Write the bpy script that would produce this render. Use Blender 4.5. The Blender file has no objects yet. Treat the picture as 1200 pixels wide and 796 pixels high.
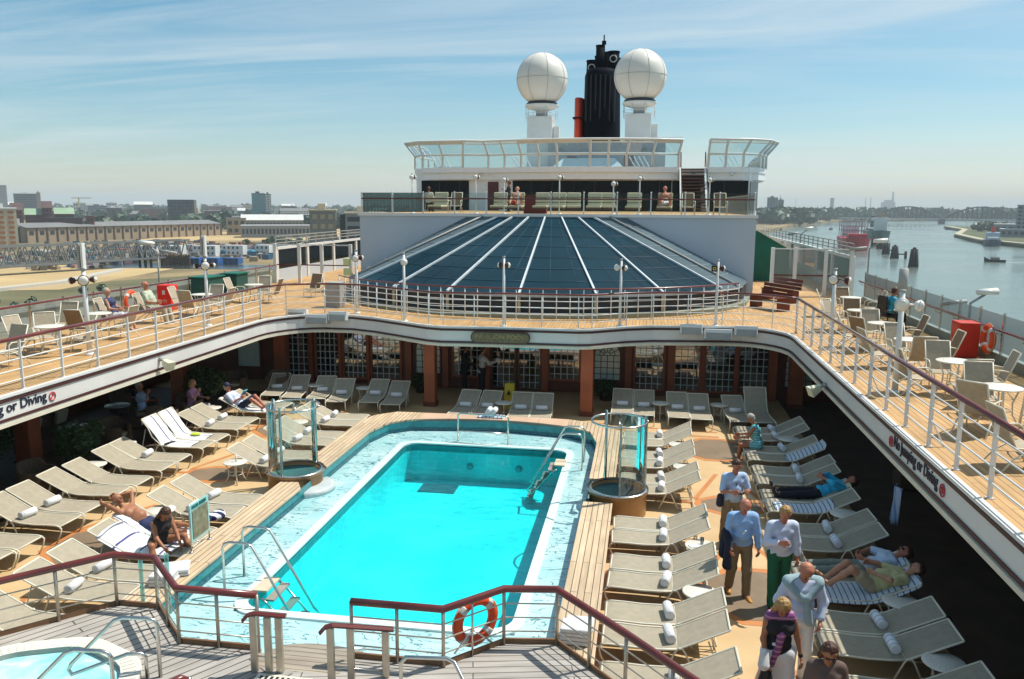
import bpy, math, random
import numpy as np
from mathutils import Vector, Matrix
R = math.radians
random.seed(11)
sc = bpy.context.scene
COL = sc.collection
ORG = {}
U = 2.77          # level of the upper gallery
CLX = -3.85       # middle of the open deck

# ------------------------------------------------------------------ objects
def tag(o, label=None, cat=None, group=None, kind=None):
    if label: o['label'] = label
    if cat: o['category'] = cat
    if group: o['group'] = group
    if kind: o['kind'] = kind
    return o

def empty(name, loc=(0, 0, 0), label=None, cat=None, group=None, rz=0):
    o = bpy.data.objects.new(name, None)
    o.empty_display_size = .2
    COL.objects.link(o)
    o.location = loc
    o.rotation_euler = (0, 0, rz)
    ORG[o.name] = Vector(loc)
    return tag(o, label, cat, group)

def children(o):
    return [c for c in o.children]

def copy_tree(o, parent=None):
    c = o.copy()
    COL.objects.link(c)
    if parent is not None: c.parent = parent
    for ch in children(o): copy_tree(ch, c)
    return c

def place(proto, used, loc, rz=0, label=None, group=None):
    o = copy_tree(proto) if used[0] else proto
    used[0] = True
    o.location = loc
    o.rotation_euler = (0, 0, rz)
    if label: o['label'] = label
    if group: o['group'] = group
    return o

class MB:
    def __init__(s, smooth=False):
        s.v = []; s.f = []; s.m = []; s.s = []; s.cur = 0; s.smooth = smooth
    def add(s, vs, fs):
        n = len(s.v)
        s.v += [tuple(map(float, v)) for v in vs]
        s.f += [tuple(i + n for i in f) for f in fs]
        s.m += [s.cur] * len(fs); s.s += [s.smooth] * len(fs)
        return s
    def box(s, c, d, rz=0.0, M=None):
        x, y, z = d[0] / 2, d[1] / 2, d[2] / 2
        vs = [(-x, -y, -z), (x, -y, -z), (x, y, -z), (-x, y, -z), (-x, -y, z), (x, -y, z), (x, y, z), (-x, y, z)]
        if M is not None: vs = [M @ Vector(v) for v in vs]
        elif rz:
            cs, sn = math.cos(rz), math.sin(rz)
            vs = [(v[0] * cs - v[1] * sn, v[0] * sn + v[1] * cs, v[2]) for v in vs]
        sm = s.smooth; s.smooth = False
        s.add([(v[0] + c[0], v[1] + c[1], v[2] + c[2]) for v in vs],
              [(0, 3, 2, 1), (4, 5, 6, 7), (0, 1, 5, 4), (1, 2, 6, 5), (2, 3, 7, 6), (3, 0, 4, 7)])
        s.smooth = sm
        return s
    def span(s, x0, x1, y0, y1, z0, z1):
        return s.box(((x0 + x1) / 2, (y0 + y1) / 2, (z0 + z1) / 2), (abs(x1 - x0), abs(y1 - y0), abs(z1 - z0)))
    def tube(s, pts, r, seg=8, caps=True, flat=1.0):
        P = [Vector(p) for p in pts]
        rs = r if isinstance(r, (list, tuple)) else [r] * len(P)
        vs = []; fs = []; prev = None
        for i, p in enumerate(P):
            if i == 0: t = (P[1] - P[0]).normalized()
            elif i == len(P) - 1: t = (P[-1] - P[-2]).normalized()
            else:
                t = ((P[i + 1] - P[i]).normalized() + (P[i] - P[i - 1]).normalized())
                t = t.normalized() if t.length > 1e-6 else (P[i + 1] - P[i]).normalized()
            if prev is None:
                a = Vector((0, 0, 1)) if abs(t.z) < .9 else Vector((1, 0, 0))
                u = t.cross(a).normalized()
            else:
                u = (prev - t * prev.dot(t)).normalized()
            prev = u; w = t.cross(u)
            for k in range(seg):
                a = 2 * math.pi * k / seg + math.pi / seg
                vs.append(p + (u * math.cos(a) + w * math.sin(a) * flat) * rs[i])
        n = len(P)
        for i in range(n - 1):
            for k in range(seg):
                a = i * seg + k; b = i * seg + (k + 1) % seg
                fs.append((a, b, b + seg, a + seg))
        if caps:
            fs.append(tuple(range(seg - 1, -1, -1))); fs.append(tuple(range((n - 1) * seg, n * seg)))
        return s.add(vs, fs)
    def cyl(s, p0, p1, r, seg=12, r2=None):
        return s.tube([p0, p1], [r, r if r2 is None else r2], seg)
    def lathe(s, prof, c=(0, 0, 0), seg=24, a0=0, a1=2 * math.pi, sx=1, sy=1):
        full = abs(a1 - a0 - 2 * math.pi) < 1e-6
        n = seg if full else seg + 1
        vs = []; fs = []
        for (r, z) in prof:
            for k in range(n):
                a = a0 + (a1 - a0) * k / seg
                vs.append((c[0] + r * math.cos(a) * sx, c[1] + r * math.sin(a) * sy, c[2] + z))
        for i in range(len(prof) - 1):
            for k in range(seg):
                k2 = (k + 1) % n if full else k + 1
                fs.append((i * n + k, i * n + k2, (i + 1) * n + k2, (i + 1) * n + k))
        return s.add(vs, fs)
    def prism(s, poly, z0, z1, bottom=True):
        n = len(poly)
        ar = sum(poly[i][0] * poly[(i + 1) % n][1] - poly[(i + 1) % n][0] * poly[i][1] for i in range(n))
        if ar < 0: poly = poly[::-1]
        vs = [(p[0], p[1], z0) for p in poly] + [(p[0], p[1], z1) for p in poly]
        fs = [tuple(range(n, 2 * n))]
        if bottom: fs.append(tuple(range(n - 1, -1, -1)))
        for i in range(n): fs.append((i, (i + 1) % n, (i + 1) % n + n, i + n))
        sm = s.smooth; s.smooth = False
        s.add(vs, fs); s.smooth = sm
        return s
    def strip(s, a, b, z, closed=False):
        """flat ribbon between polylines a and b at height z"""
        n = len(a); vs = [(p[0], p[1], z) for p in a] + [(p[0], p[1], z) for p in b]
        fs = []
        for i in range(n if closed else n - 1):
            j = (i + 1) % n
            fs.append((i, j, j + n, i + n))
        return s.add(vs, fs)
    def wall(s, a, z0, z1, closed=False):
        n = len(a); vs = [(p[0], p[1], z0) for p in a] + [(p[0], p[1], z1) for p in a]
        fs = []
        for i in range(n if closed else n - 1):
            j = (i + 1) % n
            fs.append((i, j, j + n, i + n))
        return s.add(vs, fs)
    def ribbon(s, a, b, z0, z1, closed=False):
        """solid band between two polylines"""
        s.strip(a, b, z1, closed); s.strip(b, a, z0, closed)
        s.wall(a, z0, z1, closed); s.wall(b[::-1] if not closed else b, z0, z1, closed)
        if not closed:
            for k in (0, -1):
                s.add([(a[k][0], a[k][1], z0), (b[k][0], b[k][1], z0), (b[k][0], b[k][1], z1), (a[k][0], a[k][1], z1)], [(0, 1, 2, 3)])
        return s
    def ball(s, c, r, seg=12, rings=8, sx=1, sy=1, sz=1):
        prof = [(r * math.sin(math.pi * i / rings), -r * math.cos(math.pi * i / rings) * sz) for i in range(rings + 1)]
        prof[0] = (1e-4, prof[0][1]); prof[-1] = (1e-4, prof[-1][1])
        sm = s.smooth; s.smooth = True
        s.lathe(prof, c, seg, sx=sx, sy=sy); s.smooth = sm
        return s
    def build(s, name, mats, parent=None, fix=False):
        off = Vector((0, 0, 0))
        if parent is not None: off = ORG.get(parent.name, Vector((0, 0, 0)))
        me = bpy.data.meshes.new(name)
        ox, oy, oz = off
        me.from_pydata([(v[0] - ox, v[1] - oy, v[2] - oz) for v in s.v], [], s.f)
        if not isinstance(mats, (list, tuple)): mats = [mats]
        for m in mats: me.materials.append(m)
        me.polygons.foreach_set('material_index', s.m)
        me.polygons.foreach_set('use_smooth', s.s)
        me.update()
        if fix:
            import bmesh
            bm = bmesh.new(); bm.from_mesh(me)
            bmesh.ops.recalc_face_normals(bm, faces=bm.faces); bm.to_mesh(me); bm.free()
        o = bpy.data.objects.new(name, me)
        COL.objects.link(o)
        if parent is not None: o.parent = parent
        ORG[o.name] = off
        return o

def bevel(o, w=.01, seg=2):
    m = o.modifiers.new('bevel', 'BEVEL'); m.width = w; m.segments = seg; m.limit_method = 'ANGLE'
    return o

def struct(name, mb, mat):
    return tag(mb.build(name, mat), kind='structure')

def arc(c, r, a0, a1, n, ry=None):
    ry = r if ry is None else ry
    return [(c[0] + r * math.cos(R(a0 + (a1 - a0) * i / n)), c[1] + ry * math.sin(R(a0 + (a1 - a0) * i / n))) for i in range(n + 1)]

def resample(pts, step):
    """points every ~step metres along a polyline (each corner kept)"""
    out = []
    for a, b in zip(pts[:-1], pts[1:]):
        a = Vector(a); b = Vector(b); n = max(1, round((b - a).length / step))
        for i in range(n): out.append(tuple(a.lerp(b, i / n)))
    out.append(tuple(pts[-1]))
    return out

# ---------------------------------------------------------------- materials
MATS = {}
def new_mat(name):
    m = bpy.data.materials.new(name); m.use_nodes = True
    nt = m.node_tree; b = nt.nodes['Principled BSDF']
    return m, nt, b

def nd(nt, t, **k):
    n = nt.nodes.new(t)
    for a, v in k.items():
        if hasattr(n, a): setattr(n, a, v)
        else: n.inputs[a].default_value = v
    return n

def coords(nt, scale=(1, 1, 1), rot=(0, 0, 0), kind='Object'):
    tc = nt.nodes.new('ShaderNodeTexCoord'); mp = nt.nodes.new('ShaderNodeMapping')
    nt.links.new(tc.outputs[kind], mp.inputs[0]); mp.inputs['Scale'].default_value = scale
    mp.inputs['Rotation'].default_value = rot
    return mp.outputs[0]

def geo_coords(nt, scale=(1, 1, 1), rot=(0, 0, 0)):
    g = nt.nodes.new('ShaderNodeNewGeometry'); mp = nt.nodes.new('ShaderNodeMapping')
    nt.links.new(g.outputs['Position'], mp.inputs[0]); mp.inputs['Scale'].default_value = scale
    mp.inputs['Rotation'].default_value = rot
    return mp.outputs[0]

def ramp(nt, fac, stops):
    r = nt.nodes.new('ShaderNodeValToRGB'); e = r.color_ramp.elements
    while len(e) < len(stops): e.new(.5)
    for k, (p, c) in enumerate(stops):
        e[k].position = p; e[k].color = (c[0], c[1], c[2], 1)
    nt.links.new(fac, r.inputs[0])
    return r.outputs[0]

def bump(nt, b, h, strength=.3, dist=.01):
    n = nt.nodes.new('ShaderNodeBump'); n.inputs['Strength'].default_value = strength
    n.inputs['Distance'].default_value = dist
    nt.links.new(h, n.inputs['Height']); nt.links.new(n.outputs[0], b.inputs['Normal'])

def paint(name, c, rough=.5, metal=0, var=.12, scale=3.0, spec=None, coat=0, bumps=0.0):
    """paint / plastic / cloth with slight uneven tone and wear"""
    if name in MATS: return MATS[name]
    m, nt, b = new_mat(name)
    v = coords(nt, (scale,) * 3)
    n = nd(nt, 'ShaderNodeTexNoise'); n.inputs['Scale'].default_value = 1.0; n.inputs['Detail'].default_value = 6
    nt.links.new(v, n.inputs['Vector'])
    lo = tuple(x * (1 - var) for x in c); hi = tuple(min(1, x * (1 + var * .6)) for x in c)
    nt.links.new(ramp(nt, n.outputs[0], [(.3, lo), (.7, hi)]), b.inputs['Base Color'])
    b.inputs['Roughness'].default_value = rough; b.inputs['Metallic'].default_value = metal
    if coat: b.inputs['Coat Weight'].default_value = coat
    if spec is not None: b.inputs['Specular IOR Level'].default_value = spec
    if bumps: 
        n2 = nd(nt, 'ShaderNodeTexNoise'); n2.inputs['Scale'].default_value = 40; nt.links.new(v, n2.inputs['Vector'])
        bump(nt, b, n2.outputs[0], bumps, .01)
    MATS[name] = m
    return m

def planks(name, c1, c2, seam, width, length, rot=0, rough=.6, bumpy=.25, seamw=.05):
    """boards with caulked seams, in world metres; boards run along the rotated Y"""
    if name in MATS: return MATS[name]
    m, nt, b = new_mat(name)
    v = geo_coords(nt, (1, 1, 1), (0, 0, R(rot)))
    br = nt.nodes.new('ShaderNodeTexBrick')
    # brick rows run along X: swap by rotating 90
    mp = nt.nodes.new('ShaderNodeMapping'); mp.inputs['Rotation'].default_value = (0, 0, R(90)); nt.links.new(v, mp.inputs[0])
    nt.links.new(mp.outputs[0], br.inputs['Vector'])
    br.inputs['Scale'].default_value = 1.0
    br.inputs['Brick Width'].default_value = length; br.inputs['Row Height'].default_value = width
    br.inputs['Mortar Size'].default_value = width * seamw; br.inputs['Mortar Smooth'].default_value = .1
    br.inputs['Color1'].default_value = (*c1, 1); br.inputs['Color2'].default_value = (*c2, 1); br.inputs['Mortar'].default_value = (*seam, 1)
    br.offset = .37
    n = nt.nodes.new('ShaderNodeTexNoise'); n.inputs['Scale'].default_value = 1; n.inputs['Detail'].default_value = 8
    mp2 = nt.nodes.new('ShaderNodeMapping'); mp2.inputs['Scale'].default_value = (14, 1.3, 8); nt.links.new(v, mp2.inputs[0]); nt.links.new(mp2.outputs[0], n.inputs['Vector'])
    n3 = nt.nodes.new('ShaderNodeTexNoise'); n3.inputs['Scale'].default_value = .7; n3.inputs['Detail'].default_value = 3; nt.links.new(v, n3.inputs['Vector'])
    mx = nt.nodes.new('ShaderNodeMix'); mx.data_type = 'RGBA'; mx.blend_type = 'MULTIPLY'; mx.inputs[0].default_value = 1
    nt.links.new(br.outputs['Color'], mx.inputs[6])
    nt.links.new(ramp(nt, n.outputs[0], [(.3, (.78, .76, .74)), (.7, (1.1, 1.1, 1.1))]), mx.inputs[7])
    mx2 = nt.nodes.new('ShaderNodeMix'); mx2.data_type = 'RGBA'; mx2.blend_type = 'MULTIPLY'; mx2.inputs[0].default_value = 1
    nt.links.new(mx.outputs[2], mx2.inputs[6])
    nt.links.new(ramp(nt, n3.outputs[0], [(.35, (.86, .86, .87)), (.65, (1.06, 1.05, 1.03))]), mx2.inputs[7])
    nt.links.new(mx2.outputs[2], b.inputs['Base Color'])
    b.inputs['Roughness'].default_value = rough
    bump(nt, b, n.outputs[0], bumpy, .004)
    MATS[name] = m
    return m

def glassy(name, tint, refl=.1, rough=.02, opacity=0.0, body=(.5, .6, .6), ior=1.45):
    """thin sheet: tinted see-through + mirror reflection that grows at grazing angles"""
    if name in MATS: return MATS[name]
    m = bpy.data.materials.new(name); m.use_nodes = True; nt = m.node_tree; nt.nodes.clear()
    out = nt.nodes.new('ShaderNodeOutputMaterial')
    tr = nt.nodes.new('ShaderNodeBsdfTransparent'); tr.inputs[0].default_value = (*tint, 1)
    gl = nt.nodes.new('ShaderNodeBsdfGlossy'); gl.inputs['Roughness'].default_value = rough; gl.inputs[0].default_value = (1, 1, 1, 1)
    fr = nt.nodes.new('ShaderNodeFresnel'); fr.inputs[0].default_value = ior
    ad = nt.nodes.new('ShaderNodeMath'); ad.operation = 'ADD'; ad.use_clamp = True; ad.inputs[1].default_value = refl
    nt.links.new(fr.outputs[0], ad.inputs[0])
    di = nt.nodes.new('ShaderNodeBsdfDiffuse'); di.inputs[0].default_value = (*body, 1)
    m1 = nt.nodes.new('ShaderNodeMixShader'); m1.inputs[0].default_value = opacity
    nt.links.new(tr.outputs[0], m1.inputs[1]); nt.links.new(di.outputs[0], m1.inputs[2])
    m2 = nt.nodes.new('ShaderNodeMixShader'); nt.links.new(ad.outputs[0], m2.inputs[0])
    nt.links.new(m1.outputs[0], m2.inputs[1]); nt.links.new(gl.outputs[0], m2.inputs[2])
    nt.links.new(m2.outputs[0], out.inputs[0])
    MATS[name] = m
    return m

def darkglass(name, c, refl=.25, rough=.03, ior=1.5):
    """window seen against a dark room: near-black body with a clear reflection"""
    if name in MATS: return MATS[name]
    m = bpy.data.materials.new(name); m.use_nodes = True; nt = m.node_tree; nt.nodes.clear()
    out = nt.nodes.new('ShaderNodeOutputMaterial')
    di = nt.nodes.new('ShaderNodeBsdfDiffuse'); di.inputs[0].default_value = (*c, 1)
    gl = nt.nodes.new('ShaderNodeBsdfGlossy'); gl.inputs['Roughness'].default_value = rough; gl.inputs[0].default_value = (.9, .95, 1, 1)
    fr = nt.nodes.new('ShaderNodeFresnel'); fr.inputs[0].default_value = ior
    ad = nt.nodes.new('ShaderNodeMath'); ad.operation = 'ADD'; ad.use_clamp = True; ad.inputs[1].default_value = refl
    nt.links.new(fr.outputs[0], ad.inputs[0])
    mx = nt.nodes.new('ShaderNodeMixShader'); nt.links.new(ad.outputs[0], mx.inputs[0])
    nt.links.new(di.outputs[0], mx.inputs[1]); nt.links.new(gl.outputs[0], mx.inputs[2]); nt.links.new(mx.outputs[0], out.inputs[0])
    g = geo_coords(nt, (.5, .5, .5)); n = nt.nodes.new('ShaderNodeTexNoise'); n.inputs['Scale'].default_value = 1.2; nt.links.new(g, n.inputs['Vector'])
    bp = nt.nodes.new('ShaderNodeBump'); bp.inputs['Strength'].default_value = .15; bp.inputs['Distance'].default_value = .05
    nt.links.new(n.outputs[0], bp.inputs['Height']); nt.links.new(bp.outputs[0], gl.inputs['Normal'])
    MATS[name] = m
    return m

def stripes(name, base, col, freq, axis=0, duty=.25, rough=.9, second=None, var=.06):
    """woven stripes across a cloth, object space"""
    if name in MATS: return MATS[name]
    m, nt, b = new_mat(name)
    tc = nt.nodes.new('ShaderNodeTexCoord'); sp = nt.nodes.new('ShaderNodeSeparateXYZ'); nt.links.new(tc.outputs['Object'], sp.inputs[0])
    mu = nt.nodes.new('ShaderNodeMath'); mu.operation = 'MULTIPLY'; mu.inputs[1].default_value = freq; nt.links.new(sp.outputs[axis], mu.inputs[0])
    fr = nt.nodes.new('ShaderNodeMath'); fr.operation = 'FRACT'; nt.links.new(mu.outputs[0], fr.inputs[0])
    lt = nt.nodes.new('ShaderNodeMath'); lt.operation = 'LESS_THAN'; lt.inputs[1].default_value = duty; nt.links.new(fr.outputs[0], lt.inputs[0])
    mx = nt.nodes.new('ShaderNodeMix'); mx.data_type = 'RGBA'; nt.links.new(lt.outputs[0], mx.inputs[0])
    mx.inputs[6].default_value = (*base, 1); mx.inputs[7].default_value = (*col, 1)
    nt.links.new(mx.outputs[2], b.inputs['Base Color']); b.inputs['Roughness'].default_value = rough
    n2 = nd(nt, 'ShaderNodeTexNoise'); n2.inputs['Scale'].default_value = 25; nt.links.new(tc.outputs['Object'], n2.inputs['Vector'])
    bump(nt, b, n2.outputs[0], .5, .02)
    MATS[name] = m
    return m

WHITE = paint('white_enamel', (.74, .74, .71), .35, var=.08, scale=1.2)
WHITE2 = paint('white_fascia', (.72, .71, .68), .4, var=.10, scale=.6)
OFFW = paint('grey_white_plate', (.50, .56, .62), .45, var=.06, scale=.4)
CREAM = paint('cream_tube', (.72, .68, .55), .4, var=.08)
MAHOG = paint('varnished_mahogany', (.15, .022, .016), .25, var=.35, scale=2, coat=.5)
MAROON = paint('maroon_line', (.07, .02, .018), .5)
STEEL = paint('stainless_steel', (.62, .60, .56), .22, metal=1, var=.15, scale=6)
STEELP = paint('brushed_post', (.50, .44, .36), .35, metal=.75, var=.2, scale=5)
SLING = paint('taupe_sling_fabric', (.37, .325, .24), .85, var=.10, scale=9, bumps=.3)
SLING2 = paint('tan_sling_fabric', (.40, .34, .25), .85, var=.12, scale=9, bumps=.3)
BRONZ = paint('bronze_sling_fabric', (.26, .17, .09), .8, var=.12, scale=9, bumps=.3)
TOWEL = paint('white_terry', (.80, .80, .80), .95, var=.08, scale=14, bumps=.8)
TERRAC = paint('terracotta_enamel', (.38, .10, .04), .5, var=.25, scale=1.5)
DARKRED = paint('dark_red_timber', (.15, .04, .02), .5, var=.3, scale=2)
RED = paint('safety_red', (.58, .03, .01), .5, var=.15)
ORANGE = paint('lifebuoy_orange', (.72, .07, .008), .55, var=.2, scale=5)
DARK = paint('dark_interior', (.02, .018, .017), .8, var=.3)
BLACK = paint('black_plastic', (.012, .012, .014), .5, var=.3)
GREY = paint('grey_plastic', (.35, .35, .33), .6, var=.15)
LAMPG = paint('opal_lamp_cover', (.78, .76, .68), .25, var=.1, scale=8)
YELLOW = paint('yellow_sign_plastic', (.75, .55, .02), .5)
AQUAG = glassy('aqua_edge_glass', (.60, .90, .86), .06, .03, .30, (.40, .72, .70))
CLEARG = glassy('clear_sheet_glass', (.90, .96, .94), .05, .02, .03, (.5, .6, .6))
SMOKEG = glassy('smoked_screen_glass', (.74, .79, .79), .0, .15, .34, (.52, .56, .56), 1.04)
TEALDK = glassy('teal_rail_glass', (.84, .90, .90), .0, .03, .0, (.10, .16, .16), 1.2)
TEALD2 = glassy('dark_teal_rail_glass', (.30, .45, .47), .03, .05, .3, (.04, .11, .12))
WINDG = glassy('pale_blue_screen_glass', (.66, .84, .90), .05, .04, .18, (.30, .48, .55))
DGLASS = darkglass('dark_window_glass', (.008, .011, .013), .24)
DGLASS2 = darkglass('deck_window_glass', (.004, .007, .012), .0, .05, 1.25)

TEAK = planks('teak_deck', (.60, .37, .155), (.50, .30, .12), (.17, .09, .04), .11, 2.6, 0, .6, seamw=.05)
BENCHT = planks('pale_teak_boards', (.70, .54, .36), (.60, .46, .30), (.16, .10, .05), .11, 3.0, 0, .6, seamw=.07)
GREYT = planks('weathered_grey_teak', (.46, .43, .39), (.40, .375, .34), (.08, .07, .06), .14, 3.4, 35, .7, seamw=.075)
GREYT2 = planks('weathered_grey_teak_cross', (.48, .45, .41), (.41, .385, .35), (.10, .09, .08), .13, 3.4, 78, .7, seamw=.06)

# ----------------------------------------------------------------- world
SUN = Vector((.52, .32, 1.0)).normalized()
w = bpy.data.worlds.new('World'); sc.world = w; w.use_nodes = True
nt = w.node_tree; bg = nt.nodes['Background']
sky = nt.nodes.new('ShaderNodeTexSky'); sky.sky_type = 'NISHITA'; sky.sun_disc = False
sky.sun_elevation = math.asin(SUN.z); sky.sun_rotation = math.atan2(SUN.x, SUN.y)
sky.altitude = 0; sky.air_density = 1.0; sky.dust_density = .35; sky.ozone_density = 2.2
# thin cirrus: streaks on the sky direction, stronger towards the right
tc = nt.nodes.new('ShaderNodeTexCoord'); sp = nt.nodes.new('ShaderNodeSeparateXYZ'); nt.links.new(tc.outputs['Generated'], sp.inputs[0])
def mth(op, a, b=None, cl=False):
    n = nt.nodes.new('ShaderNodeMath'); n.operation = op; n.use_clamp = cl
    for i, x in enumerate((a, b)):
        if x is None: continue
        if isinstance(x, (int, float)): n.inputs[i].default_value = x
        else: nt.links.new(x, n.inputs[i])
    return n.outputs[0]
zz = mth('MAXIMUM', mth('ADD', sp.outputs[2], .07), .03)
cx = mth('DIVIDE', sp.outputs[0], zz); cy = mth('DIVIDE', sp.outputs[1], zz)
cb = nt.nodes.new('ShaderNodeCombineXYZ'); nt.links.new(cx, cb.inputs[0]); nt.links.new(cy, cb.inputs[1])
mp = nt.nodes.new('ShaderNodeMapping'); mp.inputs['Rotation'].default_value = (0, 0, R(75)); mp.inputs['Scale'].default_value = (.26, 1.0, 1); mp.inputs['Location'].default_value = (3.3, 1.2, 0)
nt.links.new(cb.outputs[0], mp.inputs[0])
n1 = nt.nodes.new('ShaderNodeTexNoise'); n1.inputs['Scale'].default_value = 1.0; n1.inputs['Detail'].default_value = 9; n1.inputs['Roughness'].default_value = .62; n1.inputs['Distortion'].default_value = 1.1
nt.links.new(mp.outputs[0], n1.inputs['Vector'])
mp2 = nt.nodes.new('ShaderNodeMapping'); mp2.inputs['Scale'].default_value = (.16, .2, 1); mp2.inputs['Location'].default_value = (7.1, 2.2, 0); nt.links.new(cb.outputs[0], mp2.inputs[0])
n2 = nt.nodes.new('ShaderNodeTexNoise'); n2.inputs['Scale'].default_value = 1.0; n2.inputs['Detail'].default_value = 4; nt.links.new(mp2.outputs[0], n2.inputs['Vector'])
cr = nt.nodes.new('ShaderNodeValToRGB'); cr.color_ramp.elements[0].position = .42; cr.color_ramp.elements[1].position = .64
nt.links.new(n1.outputs[0], cr.inputs[0])
cr2 = nt.nodes.new('ShaderNodeValToRGB'); cr2.color_ramp.elements[0].position = .38; cr2.color_ramp.elements[1].position = .66
nt.links.new(n2.outputs[0], cr2.inputs[0])
veil = mth('MULTIPLY', mth('ADD', mth('MULTIPLY', sp.outputs[0], .9), .50, True), mth('ADD', mth('MULTIPLY', cr2.outputs[0], .66), .05))
cl = mth('ADD', mth('MULTIPLY', mth('MULTIPLY', cr.outputs[0], mth('ADD', cr2.outputs[0], .25)), .80), veil, True)
mix = nt.nodes.new('ShaderNodeMix'); mix.data_type = 'RGBA'
nt.links.new(mth('MULTIPLY', cl, .75), mix.inputs[0])
hs = nt.nodes.new('ShaderNodeHueSaturation'); hs.inputs['Saturation'].default_value = 1.28; hs.inputs['Hue'].default_value = .480
nt.links.new(sky.outputs[0], hs.inputs['Color'])
nt.links.new(hs.outputs[0], mix.inputs[6]); mix.inputs[7].default_value = (6.3, 7.1, 7.4, 1)
nt.links.new(mix.outputs[2], bg.inputs[0]); bg.inputs[1].default_value = .108

sl = bpy.data.lights.new('sun', 'SUN'); sl.energy = 5.0; sl.angle = R(.5); sl.color = (1.0, .95, .86)
so = bpy.data.objects.new('sun', sl); COL.objects.link(so)
so.rotation_euler = SUN.to_track_quat('Z', 'Y').to_euler(); so.location = (0, 0, 60)

cam = bpy.data.cameras.new('camera'); cam.lens = 28.8; cam.sensor_width = 36; cam.clip_start = .1; cam.clip_end = 40000
co = bpy.data.objects.new('camera', cam); COL.objects.link(co)
P = math.atan(157 / 960)
M = Matrix.Rotation(R(9.17), 4, 'Z') @ Matrix.Rotation(math.pi / 2 - P, 4, 'X') @ Matrix.Rotation(.005, 4, 'Z')
M.translation = (0, 0, 6.4); co.matrix_world = M
sc.camera = co
sc.view_settings.view_transform = 'Standard'; sc.view_settings.look = 'None'; sc.view_settings.exposure = .1; sc.view_settings.gamma = 1
sc.cycles.use_denoising = True
sc.cycles.max_bounces = 8; sc.cycles.diffuse_bounces = 2; sc.cycles.transparent_max_bounces = 24; sc.cycles.volume_bounces = 0
sc.cycles.caustics_reflective = False; sc.cycles.caustics_refractive = False
# =================================================================== THE SHIP
XL, XR = -17.3, 8.45            # outer bulwarks
EL, ER = -11.93, 4.23           # inner edges of the side galleries

# ---- hull
m = MB(); m.prism([(XL - .1, -14), (XR + .1, -14), (XR + .1, 78), (5.5, 100), (-3.85, 112), (-13.2, 100), (XL - .1, 78)], -26, -2.0)
hull = empty('ship_hull', (CLX, 40, -25), 'white cruise ship hull rising from the river under the decks', 'hull')
m.build('side_plating', WHITE, hull)
m = MB()
for x in (XL - .12, XR + .12):
    for k in range(24): m.span(x - .02, x + .02, -12 + k * 3.6, -9.6 + k * 3.6, -6.5, -4.6)
m.build('cabin_window_band', DGLASS, hull)

# ---- pool deck floor with its inlays (holes are left where the pool is)
OUTP = [(-7.62, 9.0), (-7.65, 21.6), (-7.4, 22.1), (-7.0, 22.4), (-5.6, 22.42), (-4.1, 22.5), (-2.6, 22.42), (-1.3, 22.3), (-.75, 21.9), (-.5, 21.3), (-.5, 9.0)]
m = MB()
m.prism([(XL, -6), (XR, -6), (XR, 9.0), (XL, 9.0)], -1.9, -.004)
m.prism([(XL, 9.0), (-7.5, 9.0), (-7.5, 22.0), (XL, 22.0)], -1.9, 0)
m.prism([(-.62, 9.0), (XR, 9.0), (XR, 22.0), (-.62, 22.0)], -1.9, 0)
m.prism([(XL, 22.0), (-7.5, 22.0), (-7.3, 22.2), (-6.9, 22.3), (-1.2, 22.2), (-.62, 22.0), (XR, 22.0), (XR, 29), (XL, 29)], -1.9, 0)
def deckmat():
    m, nt, b = new_mat('sand_deck_coating')
    v = geo_coords(nt); n = nd(nt, 'ShaderNodeTexNoise'); n.inputs['Scale'].default_value = .9; n.inputs['Detail'].default_value = 9; nt.links.new(v, n.inputs['Vector'])
    nt.links.new(ramp(nt, n.outputs[0], [(.3, (.52, .36, .18)), (.5, (.60, .42, .22)), (.72, (.65, .47, .26))]), b.inputs['Base Color'])
    b.inputs['Roughness'].default_value = .55
    n2 = nd(nt, 'ShaderNodeTexNoise'); n2.inputs['Scale'].default_value = 60; nt.links.new(v, n2.inputs['Vector']); bump(nt, b, n2.outputs[0], .3, .004)
    return m
SAND = deckmat()
struct('pool_deck', m, SAND)

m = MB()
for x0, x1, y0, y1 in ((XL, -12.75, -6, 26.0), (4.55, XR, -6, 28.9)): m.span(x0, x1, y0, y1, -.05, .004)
struct('shade_dark_lounge_floor', m, paint('shade_dark_flooring', (.10, .066, .042), .6, var=.25, scale=2))  # dark floor covering, its colour also deepens the shade under the galleries
def mosaicmat(name, c1, c2, s):
    m, nt, b = new_mat(name)
    v = geo_coords(nt); vo = nd(nt, 'ShaderNodeTexVoronoi'); vo.inputs['Scale'].default_value = s; nt.links.new(v, vo.inputs['Vector'])
    n = nd(nt, 'ShaderNodeTexNoise'); n.inputs['Scale'].default_value = 1.3; n.inputs['Detail'].default_value = 6; nt.links.new(v, n.inputs['Vector'])
    mx = nt.nodes.new('ShaderNodeMix'); mx.data_type = 'RGBA'; mx.inputs[0].default_value = .3
    nt.links.new(ramp(nt, n.outputs[0], [(.35, c1), (.65, c2)]), mx.inputs[6]); nt.links.new(ramp(nt, vo.outputs['Distance'], [(0, c2), (.7, c1)]), mx.inputs[7])
    nt.links.new(mx.outputs[2], b.inputs['Base Color']); b.inputs['Roughness'].default_value = .6
    return m
BROWNM = mosaicmat('brown_mosaic_inlay', (.19, .135, .085), (.26, .19, .12), 12)
ORANGEM = mosaicmat('orange_inlay', (.48, .18, .055), (.56, .235, .075), 9)
mo = MB(); mb_ = MB()
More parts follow.
